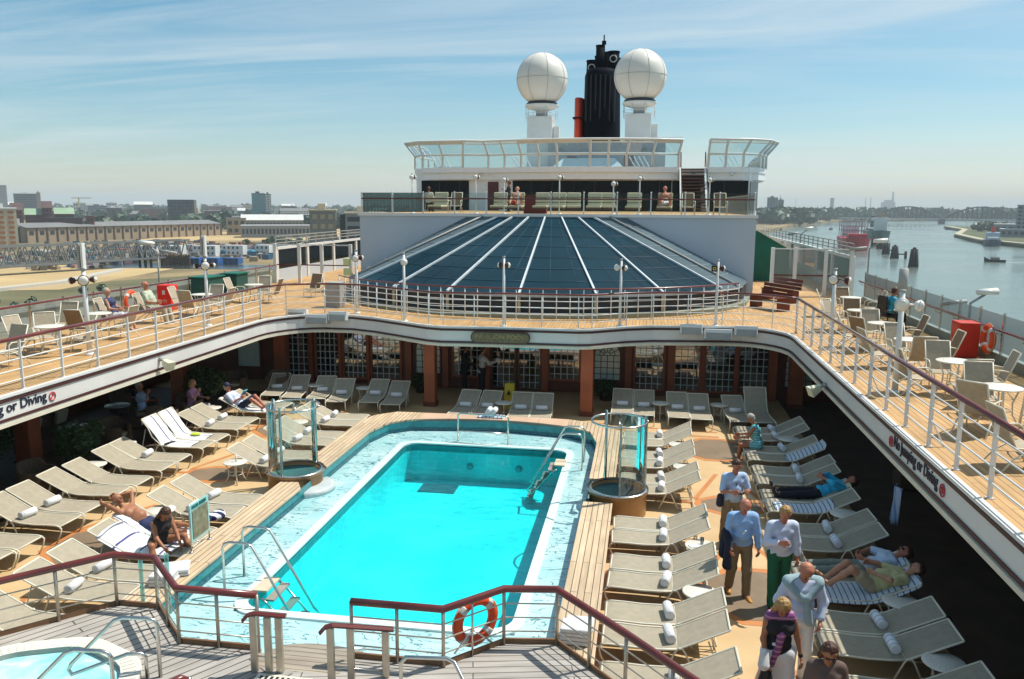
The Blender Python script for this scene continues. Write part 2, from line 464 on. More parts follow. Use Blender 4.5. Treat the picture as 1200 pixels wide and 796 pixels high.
def hexa(cx, cy, hx, hy, k=.45):
    return [(cx - hx, cy - hy * k), (cx - hx, cy + hy * k), (cx - hx * .35, cy + hy), (cx + hx * .35, cy + hy), (cx + hx, cy + hy * k), (cx + hx, cy - hy * k), (cx + hx * .35, cy - hy), (cx - hx * .35, cy - hy)]
for sx, cx in ((1, 2.0), (-1, -10.05)):
    for k, cy in enumerate((9.1, 13.3, 17.5, 21.7)):
        big = k % 2 == 1
        hx, hy = (.95, 1.05) if big else (.75, .6)
        mo.prism(hexa(cx, cy, hx, hy), .0, .004, False)
        mb_.prism(hexa(cx, cy, hx - .14, hy - .16), .004, .008, False)
        # thin bands run from the motif out under the loungers
        for s2 in (-1, 1):
            x0 = cx + s2 * hx; x1 = cx + s2 * (hx + 2.0)
            mo.add([(x0, cy - .07, .004), (x1, cy + (.55 if s2 * sx < 0 else -.3) - .07, .004), (x1, cy + (.55 if s2 * sx < 0 else -.3) + .07, .004), (x0, cy + .07, .004)],
                   [(0, 1, 2, 3)] if s2 > 0 else [(3, 2, 1, 0)])
        if k < 3:
            for q in (-1, 1):
                mo.add([(cx + q * hx - .05, cy + hy * .45, .004), (cx + q * hx * .2 - .05, cy + 2.1, .004), (cx + q * hx * .2 + .06, cy + 2.1, .004), (cx + q * hx + .06, cy + hy * .45, .004)], [(0, 3, 2, 1)])
tag(mo.build('orange_deck_inlay', ORANGEM), kind='structure')
tag(mb_.build('brown_deck_inlay', BROWNM), kind='structure')
m = MB()
pa = [(x, 23.2 + .35 * math.cos((x + 4) * .5)) for x in np.linspace(-9.5, 2.2, 24)]; pb = [(x, y + .13) for x, y in pa]
m.strip(pa, pb, .004); m.strip([(x, y + .5) for x, y in pa], [(x, y + .6) for x, y in pa], .004)
tag(m.build('orange_deck_band', ORANGEM), kind='structure')

# ---- swimming pool
pool = empty('swimming_pool', (-4.1, 15.5, 0), 'turquoise swimming pool with pale marbled shelf around it', 'pool')
def marble():
    m, nt, b = new_mat('aqua_marble_tile')
    v = geo_coords(nt, (1.0, 2.6, 1)); n = nd(nt, 'ShaderNodeTexNoise'); n.inputs['Scale'].default_value = 1.5; n.inputs['Detail'].default_value = 7; n.inputs['Distortion'].default_value = 1.4
    nt.links.new(v, n.inputs['Vector'])
    g = geo_coords(nt); n2 = nd(nt, 'ShaderNodeTexNoise'); n2.inputs['Scale'].default_value = 1.1; n2.inputs['Detail'].default_value = 5; nt.links.new(g, n2.inputs['Vector'])
    vein = ramp(nt, n.outputs[0], [(.0, (1, 1, 1)), (.482, (1, 1, 1)), (.493, (.12, .30, .34)), (.507, (.12, .30, .34)), (.518, (1, 1, 1))])
    n3 = nd(nt, 'ShaderNodeTexNoise'); n3.inputs['Scale'].default_value = 2.2; nt.links.new(g, n3.inputs['Vector'])
    base = ramp(nt, n2.outputs[0], [(.35, (.35, .60, .62)), (.55, (.46, .68, .69)), (.7, (.56, .74, .73))])
    br = nt.nodes.new('ShaderNodeTexBrick'); br.offset = 0; nt.links.new(g, br.inputs['Vector'])
    br.inputs['Scale'].default_value = 1; br.inputs['Brick Width'].default_value = .3; br.inputs['Row Height'].default_value = .3; br.inputs['Mortar Size'].default_value = .004
    br.inputs['Color1'].default_value = (1, 1, 1, 1); br.inputs['Color2'].default_value = (.95, .98, .98, 1); br.inputs['Mortar'].default_value = (.75, .82, .82, 1)
    def mul(a, bb, f=1.0, fac=None):
        x = nt.nodes.new('ShaderNodeMix'); x.data_type = 'RGBA'; x.blend_type = 'MULTIPLY'; x.inputs[0].default_value = f
        if fac is not None: nt.links.new(fac, x.inputs[0])
        nt.links.new(a, x.inputs[6]); nt.links.new(bb, x.inputs[7]); return x.outputs[2]
    fac = ramp(nt, n3.outputs[0], [(.36, (0, 0, 0)), (.44, (1, 1, 1))])
    nt.links.new(mul(mul(base, vein, 1, fac), br.outputs['Color']), b.inputs['Base Color'])
    b.inputs['Roughness'].default_value = .12
    wv = nd(nt, 'ShaderNodeTexNoise'); wv.inputs['Scale'].default_value = 4; nt.links.new(g, wv.inputs['Vector'])
    bump(nt, b, wv.outputs[0], .12, .02)
    return m
MARB = marble()
TEALT = paint('teal_wall_tile', (.02, .24, .26), .15, var=.25, scale=7)
def pooltile():
    m, nt, b = new_mat('pool_basin_tile')
    g = geo_coords(nt); n = nd(nt, 'ShaderNodeTexNoise'); n.inputs['Scale'].default_value = .8; n.inputs['Detail'].default_value = 4; nt.links.new(g, n.inputs['Vector'])
    v = nd(nt, 'ShaderNodeTexVoronoi'); v.feature = 'DISTANCE_TO_EDGE'; v.inputs['Scale'].default_value = 2.6
    mp = nt.nodes.new('ShaderNodeMix'); mp.data_type = 'VECTOR'; mp.inputs[0].default_value = .2; nt.links.new(g, mp.inputs[4])
    nn = nd(nt, 'ShaderNodeTexNoise'); nn.inputs['Scale'].default_value = 1.6; nt.links.new(g, nn.inputs['Vector']); nt.links.new(nn.outputs[1], mp.inputs[5]); nt.links.new(mp.outputs[1], v.inputs['Vector'])
    base = ramp(nt, n.outputs[0], [(.35, (.0, .74, .80)), (.65, (.03, .86, .90))])
    x = nt.nodes.new('ShaderNodeMix'); x.data_type = 'RGBA'; x.blend_type = 'MULTIPLY'; x.inputs[0].default_value = .5
    nt.links.new(base, x.inputs[6]); nt.links.new(ramp(nt, v.outputs['Distance'], [(0, (1.25, 1.2, 1.2)), (.08, (1, 1, 1)), (.4, (.93, .95, .95))]), x.inputs[7])  # brighter wavy cell edges paint ripple light into the tile colour
    br = nt.nodes.new('ShaderNodeTexBrick'); br.offset = 0; nt.links.new(g, br.inputs['Vector']); br.inputs['Scale'].default_value = 1; br.inputs['Brick Width'].default_value = .25; br.inputs['Row Height'].default_value = .25; br.inputs['Mortar Size'].default_value = .006
    br.inputs['Color1'].default_value = (1, 1, 1, 1); br.inputs['Color2'].default_value = (.93, .97, .97, 1); br.inputs['Mortar'].default_value = (.72, .85, .86, 1)
    y = nt.nodes.new('ShaderNodeMix'); y.data_type = 'RGBA'; y.blend_type = 'MULTIPLY'; y.inputs[0].default_value = 1
    nt.links.new(x.outputs[2], y.inputs[6]); nt.links.new(br.outputs['Color'], y.inputs[7])
    nt.links.new(y.outputs[2], b.inputs['Base Color']); b.inputs['Roughness'].default_value = .4
    return m
PTILE = pooltile()
def rrect(x0, x1, y0, y1, r, n=6):
    out = []
    for cx, cy, a in ((x1 - r, y0 + r, -90), (x1 - r, y1 - r, 0), (x0 + r, y1 - r, 90), (x0 + r, y0 + r, 180)):
        out += arc((cx, cy), r, a, a + 90, n)
    return out
inner = rrect(-6.12, -1.82, 11.2, 20.42, .35)
lip = rrect(-6.30, -1.64, 11.02, 20.60, .45)
# shelf outline with the same point count: project the lip outwards onto the surround
m = MB(); m.wall(inner, -.85, -.06, True); m.add([(p[0], p[1], -.85) for p in inner], [tuple(range(len(inner)))])
m.build('basin', PTILE, pool)
m = MB(); m.wall(inner, -.06, .12, True)
m.build('waterline_tiles', TEALT, pool)
m = MB(); m.ribbon(lip, inner, .10, .155, True)
m.build('raised_lip', paint('pale_lip_stone', (.66, .80, .78), .2, var=.06), pool)
m = MB()
shelf_out = [(-7.15, 9.0), (-7.15, 20.3), (-6.9, 21.3), (-6.3, 21.75), (-4.1, 22.08), (-1.9, 21.75), (-1.25, 21.3), (-1.02, 20.3), (-1.02, 9.0)]
# four slabs round the opening, butted edge to edge
m.add([(-7.15, 9, .12), (-6.2, 9, .12), (-6.2, 20.5, .12), (-7.15, 20.5, .12)], [(0, 1, 2, 3)])
m.add([(-1.74, 9, .12), (-1.02, 9, .12), (-1.02, 20.5, .12), (-1.74, 20.5, .12)], [(0, 1, 2, 3)])
m.add([(-6.2, 9, .12), (-1.74, 9, .12), (-1.74, 11.12, .12), (-6.2, 11.12, .12)], [(0, 1, 2, 3)])
m.add([(-7.15, 20.5, .12), (-1.02, 20.5, .12), (-1.02, 20.6, .12)] + [(p[0], p[1], .12) for p in shelf_out[6:1:-1]] + [(-7.15, 20.6, .12)], [tuple(range(9))])
sh = m.build('marble_shelf', MARB, pool)
m = MB(); wb = [(-7.12, 9.2), (-7.12, 20.25), (-6.88, 21.2), (-6.3, 21.68), (-4.1, 22.0), (-1.9, 21.68), (-1.27, 21.2), (-1.05, 20.25), (-1.05, 9.2)]
m.wall(wb[::-1], .0, .40)
m.build('surround_wall', TEALT, pool)
m = MB(); m.wall([(p[0] + (.012 if p[0] < -4.1 else -.012), p[1] - .012) for p in wb[::-1]], .12, .22)
m.build('mosaic_skirting', paint('blue_mosaic_band', (.01, .12, .16), .2, var=.8, scale=26), pool)
def watermat():
    m = bpy.data.materials.new('pool_water'); m.use_nodes = True; nt = m.node_tree; nt.nodes.clear()
    out = nt.nodes.new('ShaderNodeOutputMaterial')
    tr = nt.nodes.new('ShaderNodeBsdfTransparent'); tr.inputs[0].default_value = (.70, .985, .99, 1)
    gl = nt.nodes.new('ShaderNodeBsdfGlossy'); gl.inputs['Roughness'].default_value = .03
    fr = nt.nodes.new('ShaderNodeFresnel'); fr.inputs[0].default_value = 1.33
    mx = nt.nodes.new('ShaderNodeMixShader'); nt.links.new(fr.outputs[0], mx.inputs[0]); nt.links.new(tr.outputs[0], mx.inputs[1]); nt.links.new(gl.outputs[0], mx.inputs[2])
    nt.links.new(mx.outputs[0], out.inputs[0])
    g = geo_coords(nt); n = nt.nodes.new('ShaderNodeTexNoise'); n.inputs['Scale'].default_value = 3.2; n.inputs['Detail'].default_value = 4; nt.links.new(g, n.inputs['Vector'])
    bp = nt.nodes.new('ShaderNodeBump'); bp.inputs['Strength'].default_value = .6; bp.inputs['Distance'].default_value = .06
    nt.links.new(n.outputs[0], bp.inputs['Height']); nt.links.new(bp.outputs[0], gl.inputs['Normal']); nt.links.new(bp.outputs[0], fr.inputs['Normal'])
    return m
WATER = watermat()
m = MB(); m.add([(p[0], p[1], .035) for p in inner], [tuple(range(len(inner)))])
tag(m.build('pool_water', WATER), kind='structure')
m = MB(); m.box((-5.1, 19.75, -.838), (.95, .62, .02)); m.build('drain_grate', paint('dark_grate', (.02, .13, .17), .5), pool)
for p in ((-4.4, 20.39, -.42), (-3.1, 20.39, -.42)):
    m = MB(True); m.cyl(p, (p[0], p[1] + (.02 if p[1] > 20 else 0), p[2]) if p[1] > 20 else (p[0] + .02, p[1], p[2]), .09, 14)
    m.build('inlet', paint('inlet_ring', (.02, .45, .50), .4), pool)
for a in ((-6.14, 12.3), (-1.8, 19.2)):
    pass

# benches / coping round the pool: pale teak on a terracotta core
def bench(name, poly, label):
    e = empty(name, (poly[0][0], poly[0][1], 0), label, 'bench')
    m = MB(); m.prism(poly, .40, .45); bevel(m.build('teak_top', BENCHT, e), .008)
    c = Vector((sum(p[0] for p in poly) / len(poly), sum(p[1] for p in poly) / len(poly)))
    core = [(p[0] + (c.x - p[0]) * .36, p[1] + (c.y - p[1]) * .01) for p in poly]
    m = MB(); m.prism(core, 0.002, .398); m.build('base', TERRAC, e)
    return e
bench('pool_bench', [(-7.08, 9.2), (-7.08, 15.75), (-7.28, 16.1), (-7.68, 16.1), (-7.68, 9.2)], 'pale teak pool bench on the left, near end by the couple')
bench('pool_bench', [(-1.1, 9.2), (-.5, 9.2), (-.5, 16.0), (-1.1, 16.0)], 'long pale teak pool bench on the right with stacked towels at its near end')
e = empty('pool_bench', (-7.4, 17.3, 0), 'pale teak bench curving round the far left pool corner', 'bench')
m = MB(); m.ribbon([(-7.72, 17.35), (-7.72, 21.3), (-7.5, 21.95), (-7.0, 22.42), (-6.2, 22.44)], [(-7.1, 17.25), (-7.1, 20.25), (-6.87, 21.2), (-6.5, 21.55), (-6.2, 21.70)], .40, .45); m.build('teak_top', BENCHT, e, True)
m = MB(); m.ribbon([(-7.66, 17.4), (-7.66, 21.25), (-7.45, 21.9), (-6.98, 22.36), (-6.2, 22.38)], [(-7.25, 17.4), (-7.25, 20.3), (-7.05, 21.35), (-6.6, 21.85), (-6.2, 22.05)], .002, .398); m.build('base', TERRAC, e, True)
e = empty('pool_bench', (-.8, 17.3, 0), 'pale teak bench beyond the right hand shower', 'bench')
m = MB(); m.ribbon([(-1.95, 21.72), (-1.3, 21.25), (-1.07, 20.25), (-1.07, 17.45)], [(-1.95, 22.42), (-.85, 22.05), (-.5, 21.2), (-.5, 17.45)], .40, .45); m.build('teak_top', BENCHT, e, True)
m = MB(); m.ribbon([(-1.95, 22.05), (-1.1, 21.5), (-.88, 20.3), (-.88, 17.5)], [(-1.95, 22.35), (-.9, 22.0), (-.56, 21.2), (-.56, 17.5)], .002, .398); m.build('base', TERRAC, e, True)
COPE = paint('pink_sandstone_coping', (.62, .43, .30), .5, var=.12, scale=1.4)
e = empty('pool_coping', (-4.1, 22.2, 0), 'pinkish stone coping along the far end of the pool', 'coping')
xs = np.linspace(-6.195, -1.955, 6)
for a, b_ in zip(xs[:-1], xs[1:]):
    f1 = lambda x: 21.70 + .33 * (1 - ((x + 4.08) / 2.13) ** 2); f2 = lambda x: 22.44 + .05 * (1 - ((x + 4.08) / 2.13) ** 2)
    q = np.linspace(a + .006, b_ - .006, 4)
    m = MB(); m.ribbon([(x, f2(x)) for x in q], [(x, f1(x)) for x in q], .002, .448); m.build('coping_stone', COPE, e, True)

# showers: glass drums with aqua edge strips on a round terracotta plinth
GREENM = mosaicmat('dark_green_mosaic', (.01, .07, .07), (.05, .20, .19), 16)
def shower(cx, cy, a0, a1, label):
    e = empty('glass_shower', (cx, cy, 0), label, 'shower')
    m = MB(True); m.lathe([(.60, .0), (.60, .46), (.64, .47), (.64, .52), (.56, .52), (.54, .44), (.001, .43)], (cx, cy, .002), 40)
    m.build('plinth', [paint('tan_plinth', (.34, .18, .07), .45, var=.3, scale=3)], e)
    m = MB(); m.lathe([(.545, .452), (.001, .452)], (cx, cy, 0), 40); m.build('mosaic_floor', GREENM, e)
    m = MB(True); m.lathe([(.56, .525), (.645, .525), (.645, .545), (.56, .545)], (cx, cy, 0), 40); m.build('steel_rim', STEEL, e)
    rad = .58
    pts = arc((cx, cy), rad, a0, a1, 28)
    m = MB(True); m.wall(pts, .55, 1.98); m.build('curved_glass', CLEARG, e)
    m = MB(True); m.tube([(p[0], p[1], 1.99) for p in arc((cx, cy), rad, 0, 360, 36)], .022, 8); m.build('top_ring', CLEARG if False else STEEL, e)
    for k, a in enumerate((a0, (a0 + a1) / 2, a1)):
        x, y = cx + rad * math.cos(R(a)), cy + rad * math.sin(R(a))
        m = MB(); m.box((x, y, 1.30), (.06, .035, 1.55), R(a)); m.build('post', AQUAG, e)
        m = MB(True); m.tube([(x * .97 + cx * .03, y * .97 + cy * .03, .53), (x * .97 + cx * .03, y * .97 + cy * .03, 2.06)], .02, 8); m.build('post_core', STEEL, e)
    m = MB(True); m.tube([(cx, cy + .5, 1.9), (cx, cy + .1, 1.92), (cx, cy, 1.86)], .02, 8); m.lathe([(.001, .03), (.09, 0), (.09, -.02), (.001, -.02)], (cx, cy, 1.84), 16); m.build('shower_head', STEEL, e)
shower(-7.62, 16.72, 60, 265, 'curved glass shower drum on the left of the pool')
shower(-.42, 16.72, -85, 120, 'curved glass shower drum on the right of the pool')
m = MB(True); m.lathe([(.001, .0), (.66, .0), (.66, .10), (.60, .13), (.001, .13)], (-7.35, 16.6, .122), 32, R(-120), R(60))
m.lathe([(.001, .0), (.66, .0), (.66, .08), (.60, .10), (.001, .10)], (-7.35, 16.6, .122), 32)
tag(m.build('shower_step', paint('grey_step_tile', (.5, .56, .56), .3)), 'grey round step on the marble shelf below the left shower', 'step')

# ladders and chrome bars
def chrome(name, label, cat, tubes, extra=None, r=.022):
    e = empty(name, tubes[0][0], label, cat)
    for t in tubes:
        m = MB(True); m.tube(t, r, 10); m.build('handrail', STEEL, e)
    if extra:
        for nm, mb, mt in extra: mb.build(nm, mt, e)
    return e
def ladder(cx, cy, dx, label):
    """pool stair: posts on the shelf, rails sloping into the water towards dx (unit x) """
    tb = []
    for s in (-.33, .33):
        y = cy + s
        tb.append([(cx - dx * .62, y, .12), (cx - dx * .62, y, .92), (cx - dx * .58, y, .99), (cx - dx * .5, y, 1.02), (cx - dx * .22, y, 1.02), (cx - dx * .12, y, .98), (cx + dx * .62, y, -.35), (cx + dx * .72, y, -.45), (cx + dx * 0.6, y, -.55), (cx + dx * .1, y, .02), (cx + dx * .0, y, .10)])
    ex = []
    for k in range(4):
        q = MB(); q.box((cx + dx * (.14 + .17 * k), cy, .06 - .24 * k), (.15, .62, .03)); ex.append(('tread', q, paint('tread_plastic', (.32, .30, .26), .5)))
    q = MB(); q.box((cx - dx * .06, cy, .175), (.26, .5, .03)); ex.append(('top_step', q, paint('cream_step', (.66, .55, .40), .5)))
    for k in range(4): pass
    return chrome('pool_ladder', label, 'pool ladder', tb, ex)
ladder(-5.98, 11.95, 1, 'chrome pool ladder with grey treads at the near left corner')
ladder(-1.96, 19.3, -1, 'chrome pool ladder at the far right corner')
chrome('grab_bar', 'chrome double grab bar standing on the far shelf', 'grab bar', [[(-4.82, 20.85, .12), (-4.82, 20.85, .84), (-4.76, 20.85, .9), (-3.5, 20.75, .9), (-3.44, 20.75, .84), (-3.44, 20.75, .12)], [(-4.82, 20.85, .42), (-3.44, 20.75, .42)]])

# ---- upper gallery: floor, fascia, soffit
def gal_edge(off=0.0):
    """inner edge of the gallery, left front -> round the back -> right front; off>0 moves away from the opening"""
    L = [(EL - off, -3)]
    L += [(EL - off, 23.8)] + arc((EL + 1.7, 23.8), 1.7 + off, 180, 100, 6, 2.0 + off)[1:]
    L += [(-9.5, 25.75 + off), (-8.6, 25.35 + off), (-6.5, 24.0 + off), (-6.0, 23.85 + off)]
    L += [(-4.1, 23.98 + off), (-1.9, 23.98 + off), (-1.5, 24.1 + off), (-.5, 24.85 + off), (.3, 25.2 + off)]
    L += [(2.4, 25.5 + off)] + arc((ER - 1.5, 23.8), 1.5 + off, 80, 0, 6, 1.72 + off) + [(ER + off, -3)]
    return L
E0 = gal_edge()
def outer_pts(L):
    o = []
    for x, y in L:
        if x <= EL + .01 or (x < -8 and y < 24.5): o.append((XL, y))
        elif x >= ER - .01: o.append((XR, y))
        else: o.append((x, 33.4))
    return o
m = MB()
n = len(E0)
# left wing, back part, right wing as butted sheets
m.prism([(XL, -3), (EL, -3), (EL, 23.8), (XL, 23.8)], U - .45, U)
m.prism([(ER, -3), (XR, -3), (XR, 23.8), (ER, 23.8)], U - .5, U)
mid = [p for p in E0 if p[1] >= 23.75]
# split the back into convex-ish quads to the rear line y=33.4
for a, b_ in zip(mid[:-1], mid[1:]):
    if abs(a[0] - b_[0]) < 1e-3: continue
    m.add([(a[0], a[1], U), (b_[0], b_[1], U), (b_[0], 60, U), (a[0], 60, U)], [(0, 1, 2, 3)])
    m.add([(a[0], a[1], U - .5), (b_[0], b_[1], U - .5), (b_[0], 60, U - .5), (a[0], 60, U - .5)], [(3, 2, 1, 0)])
m.prism([(XL, 23.8), (mid[0][0], 23.8), (mid[0][0], 60), (XL, 60)], U - .5, U)
m.prism([(mid[-1][0], 23.8), (XR, 23.8), (XR, 60), (mid[-1][0], 60)], U - .5, U)
tag(m.build('gallery_deck', TEAK), kind='structure')
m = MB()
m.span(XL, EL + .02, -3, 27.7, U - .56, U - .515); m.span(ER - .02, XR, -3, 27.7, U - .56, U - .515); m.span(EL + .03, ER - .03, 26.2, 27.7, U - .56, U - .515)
struct('soffit', m, paint('shade_dark_soffit', (.10, .07, .05), .6))  # soffit painted dark to cut bounced light below the galleries
FASC = empty('gallery_fascia', (CLX, 24, U), 'white fascia with dark double lines round the open well', 'fascia')
def off_edge(d): return [p for p in gal_edge(-d)]
m = MB(True); a = gal_edge(-.02); b_ = gal_edge(.25)
m.smooth = False
m.wall(gal_edge(-.02)[::-1], 2.27, U - .02); m.wall(gal_edge(.3), 2.27, U - .02)
m.build('fascia_panel', WHITE2, FASC)
m = MB(); m.ribbon(gal_edge(-.06), gal_edge(.05), U - .02, U + .03); m.build('edge_plate', WHITE2, FASC, True)
m = MB(); m.ribbon(gal_edge(-.045), gal_edge(-.021), 2.665, 2.725); m.build('upper_line', MAROON, FASC, True)
m = MB(); m.ribbon(gal_edge(-.045), gal_edge(-.021), 2.295, 2.35); m.build('lower_line', MAROON, FASC, True)
m = MB(); m.ribbon(gal_edge(-.06), gal_edge(.12), 2.19, 2.27); m.build('bottom_lip', CREAM, FASC, True)
# writing on the fascia
def text_mesh(s, size, depth=.006):
    cu = bpy.data.curves.new('writing', 'FONT'); cu.body = s; cu.size = size; cu.extrude = depth; cu.align_x = 'LEFT'; cu.align_y = 'BOTTOM'; cu.offset = size * .012
    ob = bpy.data.objects.new('writing', cu); COL.objects.link(ob)
    dg = bpy.context.evaluated_depsgraph_get(); me = bpy.data.meshes.new_from_object(ob.evaluated_get(dg))
    bpy.data.objects.remove(ob); return me
def letters(name, s, size, Mx, mat, parent=None, label=None, cat=None):
    me = text_mesh(s, size); me.transform(Mx); 
    if parent is not None: me.transform(Matrix.Translation(-ORG[parent.name]))
    me.materials.clear(); me.materials.append(mat)
    o = bpy.data.objects.new(name, me); COL.objects.link(o)
    if parent is not None: o.parent = parent
    ORG[o.name] = ORG[parent.name] if parent is not None else Vector((0, 0, 0))
    return o
NAVY = paint('navy_lettering', (.012, .015, .04), .5)
SIGNR = paint('red_sign_ink', (.55, .03, .04), .5)
def nosign(parent, x, y, z, nx):
    e = MB(True); 
    ring = [(x, y + .085 * math.cos(a), z + .085 * math.sin(a)) for a in np.linspace(0, 2 * math.pi, 25)]
    e.tube(ring, .011, 6, caps=False)
    e.smooth = False
    e.tube([(x, y - .058 * nx, z + .058), (x, y + .058 * nx, z - .058)], .009, 4)
    e.ball((x, y + .02, z + .035), .018, 8, 6); e.tube([(x, y - .04, z - .03), (x, y, z + .0), (x, y + .02, z + .02)], .008, 4)
    e.build('prohibition_symbol', SIGNR, parent)
# right side faces -X; reading direction from far (-> +Y far) to near
s = 'No Jumping or Diving'
tr = Matrix(((0, 0, -1, ER - .075 + .045), (-1, 0, 0, 14.1), (0, 1, 0, 2.405), (0, 0, 0, 1)))
sg = empty('warning_lettering', (ER - .03, 12.5, 2.4), 'No Jumping or Diving lettering on the right hand fascia, in shade', 'sign')
lo = letters('lettering', s, .27, tr, NAVY, sg); wid = max(v.co.y for v in lo.data.vertices) - min(v.co.y for v in lo.data.vertices)
for v in lo.data.vertices: v.co.y = (v.co.y + 12.5 - 14.1) * (2.1 / wid) + 14.1 - 12.5
nosign(sg, ER - .035, 14.24, 2.50, 1); nosign(sg, ER - .035, 11.78, 2.50, 1)
tr = Matrix(((0, 0, 1, EL + .03), (1, 0, 0, 12.4), (0, 1, 0, 2.41), (0, 0, 0, 1)))
sg = empty('warning_lettering', (EL + .03, 13.5, 2.4), 'No Jumping or Diving lettering on the sunlit left fascia', 'sign')
lo = letters('lettering', s, .27, tr, NAVY, sg)
lw = max(v.co.y for v in lo.data.vertices); 
for v in lo.data.vertices: v.co.y = (v.co.y - lw) * 1.05 + (14.50 - 13.5)
nosign(sg, EL + .035, 14.66, 2.50, -1)
# oval name board in the middle
sg = empty('name_board', (-4.2, 23.9, 2.49), 'long oval bronze name board under the middle of the gallery rail', 'sign')
def stadium(cx, cz, w, h, n=10):
    r = h / 2; return [(cx + w / 2 - r + r * math.cos(t), cz + r * math.sin(t)) for t in np.linspace(-math.pi / 2, math.pi / 2, n)] + [(cx - w / 2 + r + r * math.cos(t), cz + r * math.sin(t)) for t in np.linspace(math.pi / 2, 1.5 * math.pi, n)]
def plate(poly, y0, y1):
    q = MB(); n = len(poly); q.add([(x, y0, z) for x, z in poly] + [(x, y1, z) for x, z in poly], [tuple(range(n)), tuple(range(2 * n - 1, n - 1, -1))] + [(i, i + n, (i + 1) % n + n, (i + 1) % n) for i in range(n)]); return q
plate(stadium(-4.2, 2.50, 1.80, .36), 23.78, 23.86).build('board_rim', MAROON, sg, True)
plate(stadium(-4.2, 2.50, 1.74, .29), 23.765, 23.79).build('board_face', paint('aged_bronze', (.17, .14, .07), .45, var=.35, scale=12), sg, True)
lo = letters('lettering', 'PAVILION POOL', .17, Matrix(((1, 0, 0, -4.97), (0, 0, -1, 23.757), (0, 1, 0, 2.435), (0, 0, 0, 1))), paint('dull_gold', (.36, .27, .10), .4, var=.3), sg)
lw = max(v.co.x for v in lo.data.vertices) - min(v.co.x for v in lo.data.vertices); lx = min(v.co.x for v in lo.data.vertices)
for v in lo.data.vertices: v.co.x = (v.co.x - lx) * 1.5 / lw - .75

# ---- railings
def railing(label, path, z, h, bars, step, mat_post, mat_bar, r_top=.032, r_bar=.010, r_post=.018, brace=0, cat='railing', kick=None, flatpost=False, topmat=None, inward=1, posts=None):
    e = empty('railing', (*path[0], z), label, cat)
    zt = z + h
    m = MB(True); m.tube([(p[0], p[1], zt) for p in path], r_top, 10); m.build('handrail', topmat or MAHOG, e)
    for k in range(bars):
        zz = z + h * (k + 1) / (bars + 1)
        m = MB(True); m.tube([(p[0], p[1], zz) for p in path], r_bar, 6); m.build('bar', mat_bar, e)
    pts = posts or resample(path, step)
    for i, p in enumerate(pts[:95]):
        j = min(i, len(pts) - 2); d = (Vector(pts[j + 1]) - Vector(pts[j])).normalized() if len(pts) > 1 else Vector((1, 0))
        m = MB(not flatpost)
        if flatpost:
            m.box((p[0], p[1], z + h / 2 - .01), (.06, .022, h - .02), math.atan2(d.y, d.x) + math.pi / 2)
        else: m.tube([(p[0], p[1], z), (p[0], p[1], zt)], r_post, 8)
        if brace and i % brace == 1:
            nx, ny = -d.y * inward, d.x * inward
            m.tube([(p[0], p[1], z + h * .45), (p[0] + nx * .22, p[1] + ny * .22, z)], .014, 6)
        m.smooth = False; m.box((p[0], p[1], z + .006), (.09, .09, .012))
        m.build('post', mat_post, e)
    if kick:
        m = MB(); m.wall(path, z - .02, z + kick); m.wall(path[::-1], z - .02, z + kick); m.build('kick_board', DARKRED, e)
    return e
GE = gal_edge(.17)
left = [p for p in GE if p[0] < -11 and p[1] < 24]; left[0] = (left[0][0], 4.0)
right = [p for p in GE if p[0] > ER - .5 and p[1] < 25]; 
right = [p for p in GE if p[0] > 4.2]; right[-1] = (right[-1][0], 3.0)
railing('white barred rail with mahogany top along the left gallery edge', [(EL - .17, 24.4)] + [(EL - .17, 5.0)], U, 1.02, 4, 1.17, WHITE, WHITE, .042, .014, brace=3, flatpost=True, inward=-1)
railing('white barred rail with mahogany top running towards us on the right gallery edge', [(ER + .17, 24.6), (ER + .17, 5.0)], U, 1.02, 4, 1.17, WHITE, WHITE, .042, .014, brace=3, flatpost=True, inward=1)
backp = [p for p in GE if EL + .2 < p[0] < ER - .2]
railing('white barred rail with mahogany top across the far end of the well', [(EL - .17, 24.4), (EL + .25, 25.4)] + backp[3:-3] + [(ER - .4, 25.3), (ER + .17, 24.6)], U, 1.02, 4, 1.15, WHITE, WHITE, .03, .011, r_post=.016)

# ---- lamp posts
def lamp_post(x, y, h, label, heads, z=U, group='lamp posts on the galleries', s=1.0, pr=.045):
    e = empty('lamp_post', (x, y, z), label, 'lamp post', group)
    m = MB(True); m.tube([(x, y, z), (x, y, z + h)], [pr, pr * .8], 12); m.build('pole', WHITE, e)
    m = MB(True); m.lathe([(.001, .05), (.09, .05), (.11, .02), (.11, 0), (.001, 0)], (x, y, z), 16)
    for a in range(6): m.ball((x + .085 * math.cos(a), y + .085 * math.sin(a), z + .045), .012, 6, 4)
    m.build('base_flange', WHITE, e)
    m = MB(True); m.cyl((x, y, z + h), (x, y, z + h + .05), pr * 1.0, 12); m.build('cap', GREY, e)
    for (az, el, dist, r) in heads:
        d = Vector((math.cos(R(az)) * math.cos(R(el)), math.sin(R(az)) * math.cos(R(el)), math.sin(R(el))))
        c = Vector((x, y, z + h - .22 * s)) + d * dist
        hd = MB(True); hd.tube([c - d * .10, c - d * .04], [r * .75, r * 1.05], 20); hd.tube([c - d * .04, c + d * .0], [r * 1.12, r * 1.12], 20)
        if dist > .12: hd.tube([Vector((x, y, z + h - .22 * s)), c - d * .06], .018, 8)
        ho = hd.build('lamp_housing', MAROON if (az // 10) % 2 == 0 else WHITE, e)
        q = MB(True); q.tube([c, c + d * .03, c + d * .055], [r, r * .85, r * .45], 20); q.build('lens', LAMPG, ho)
    return e
hc = [(-100, -12, .13, .085), (80, -10, .13, .085)]
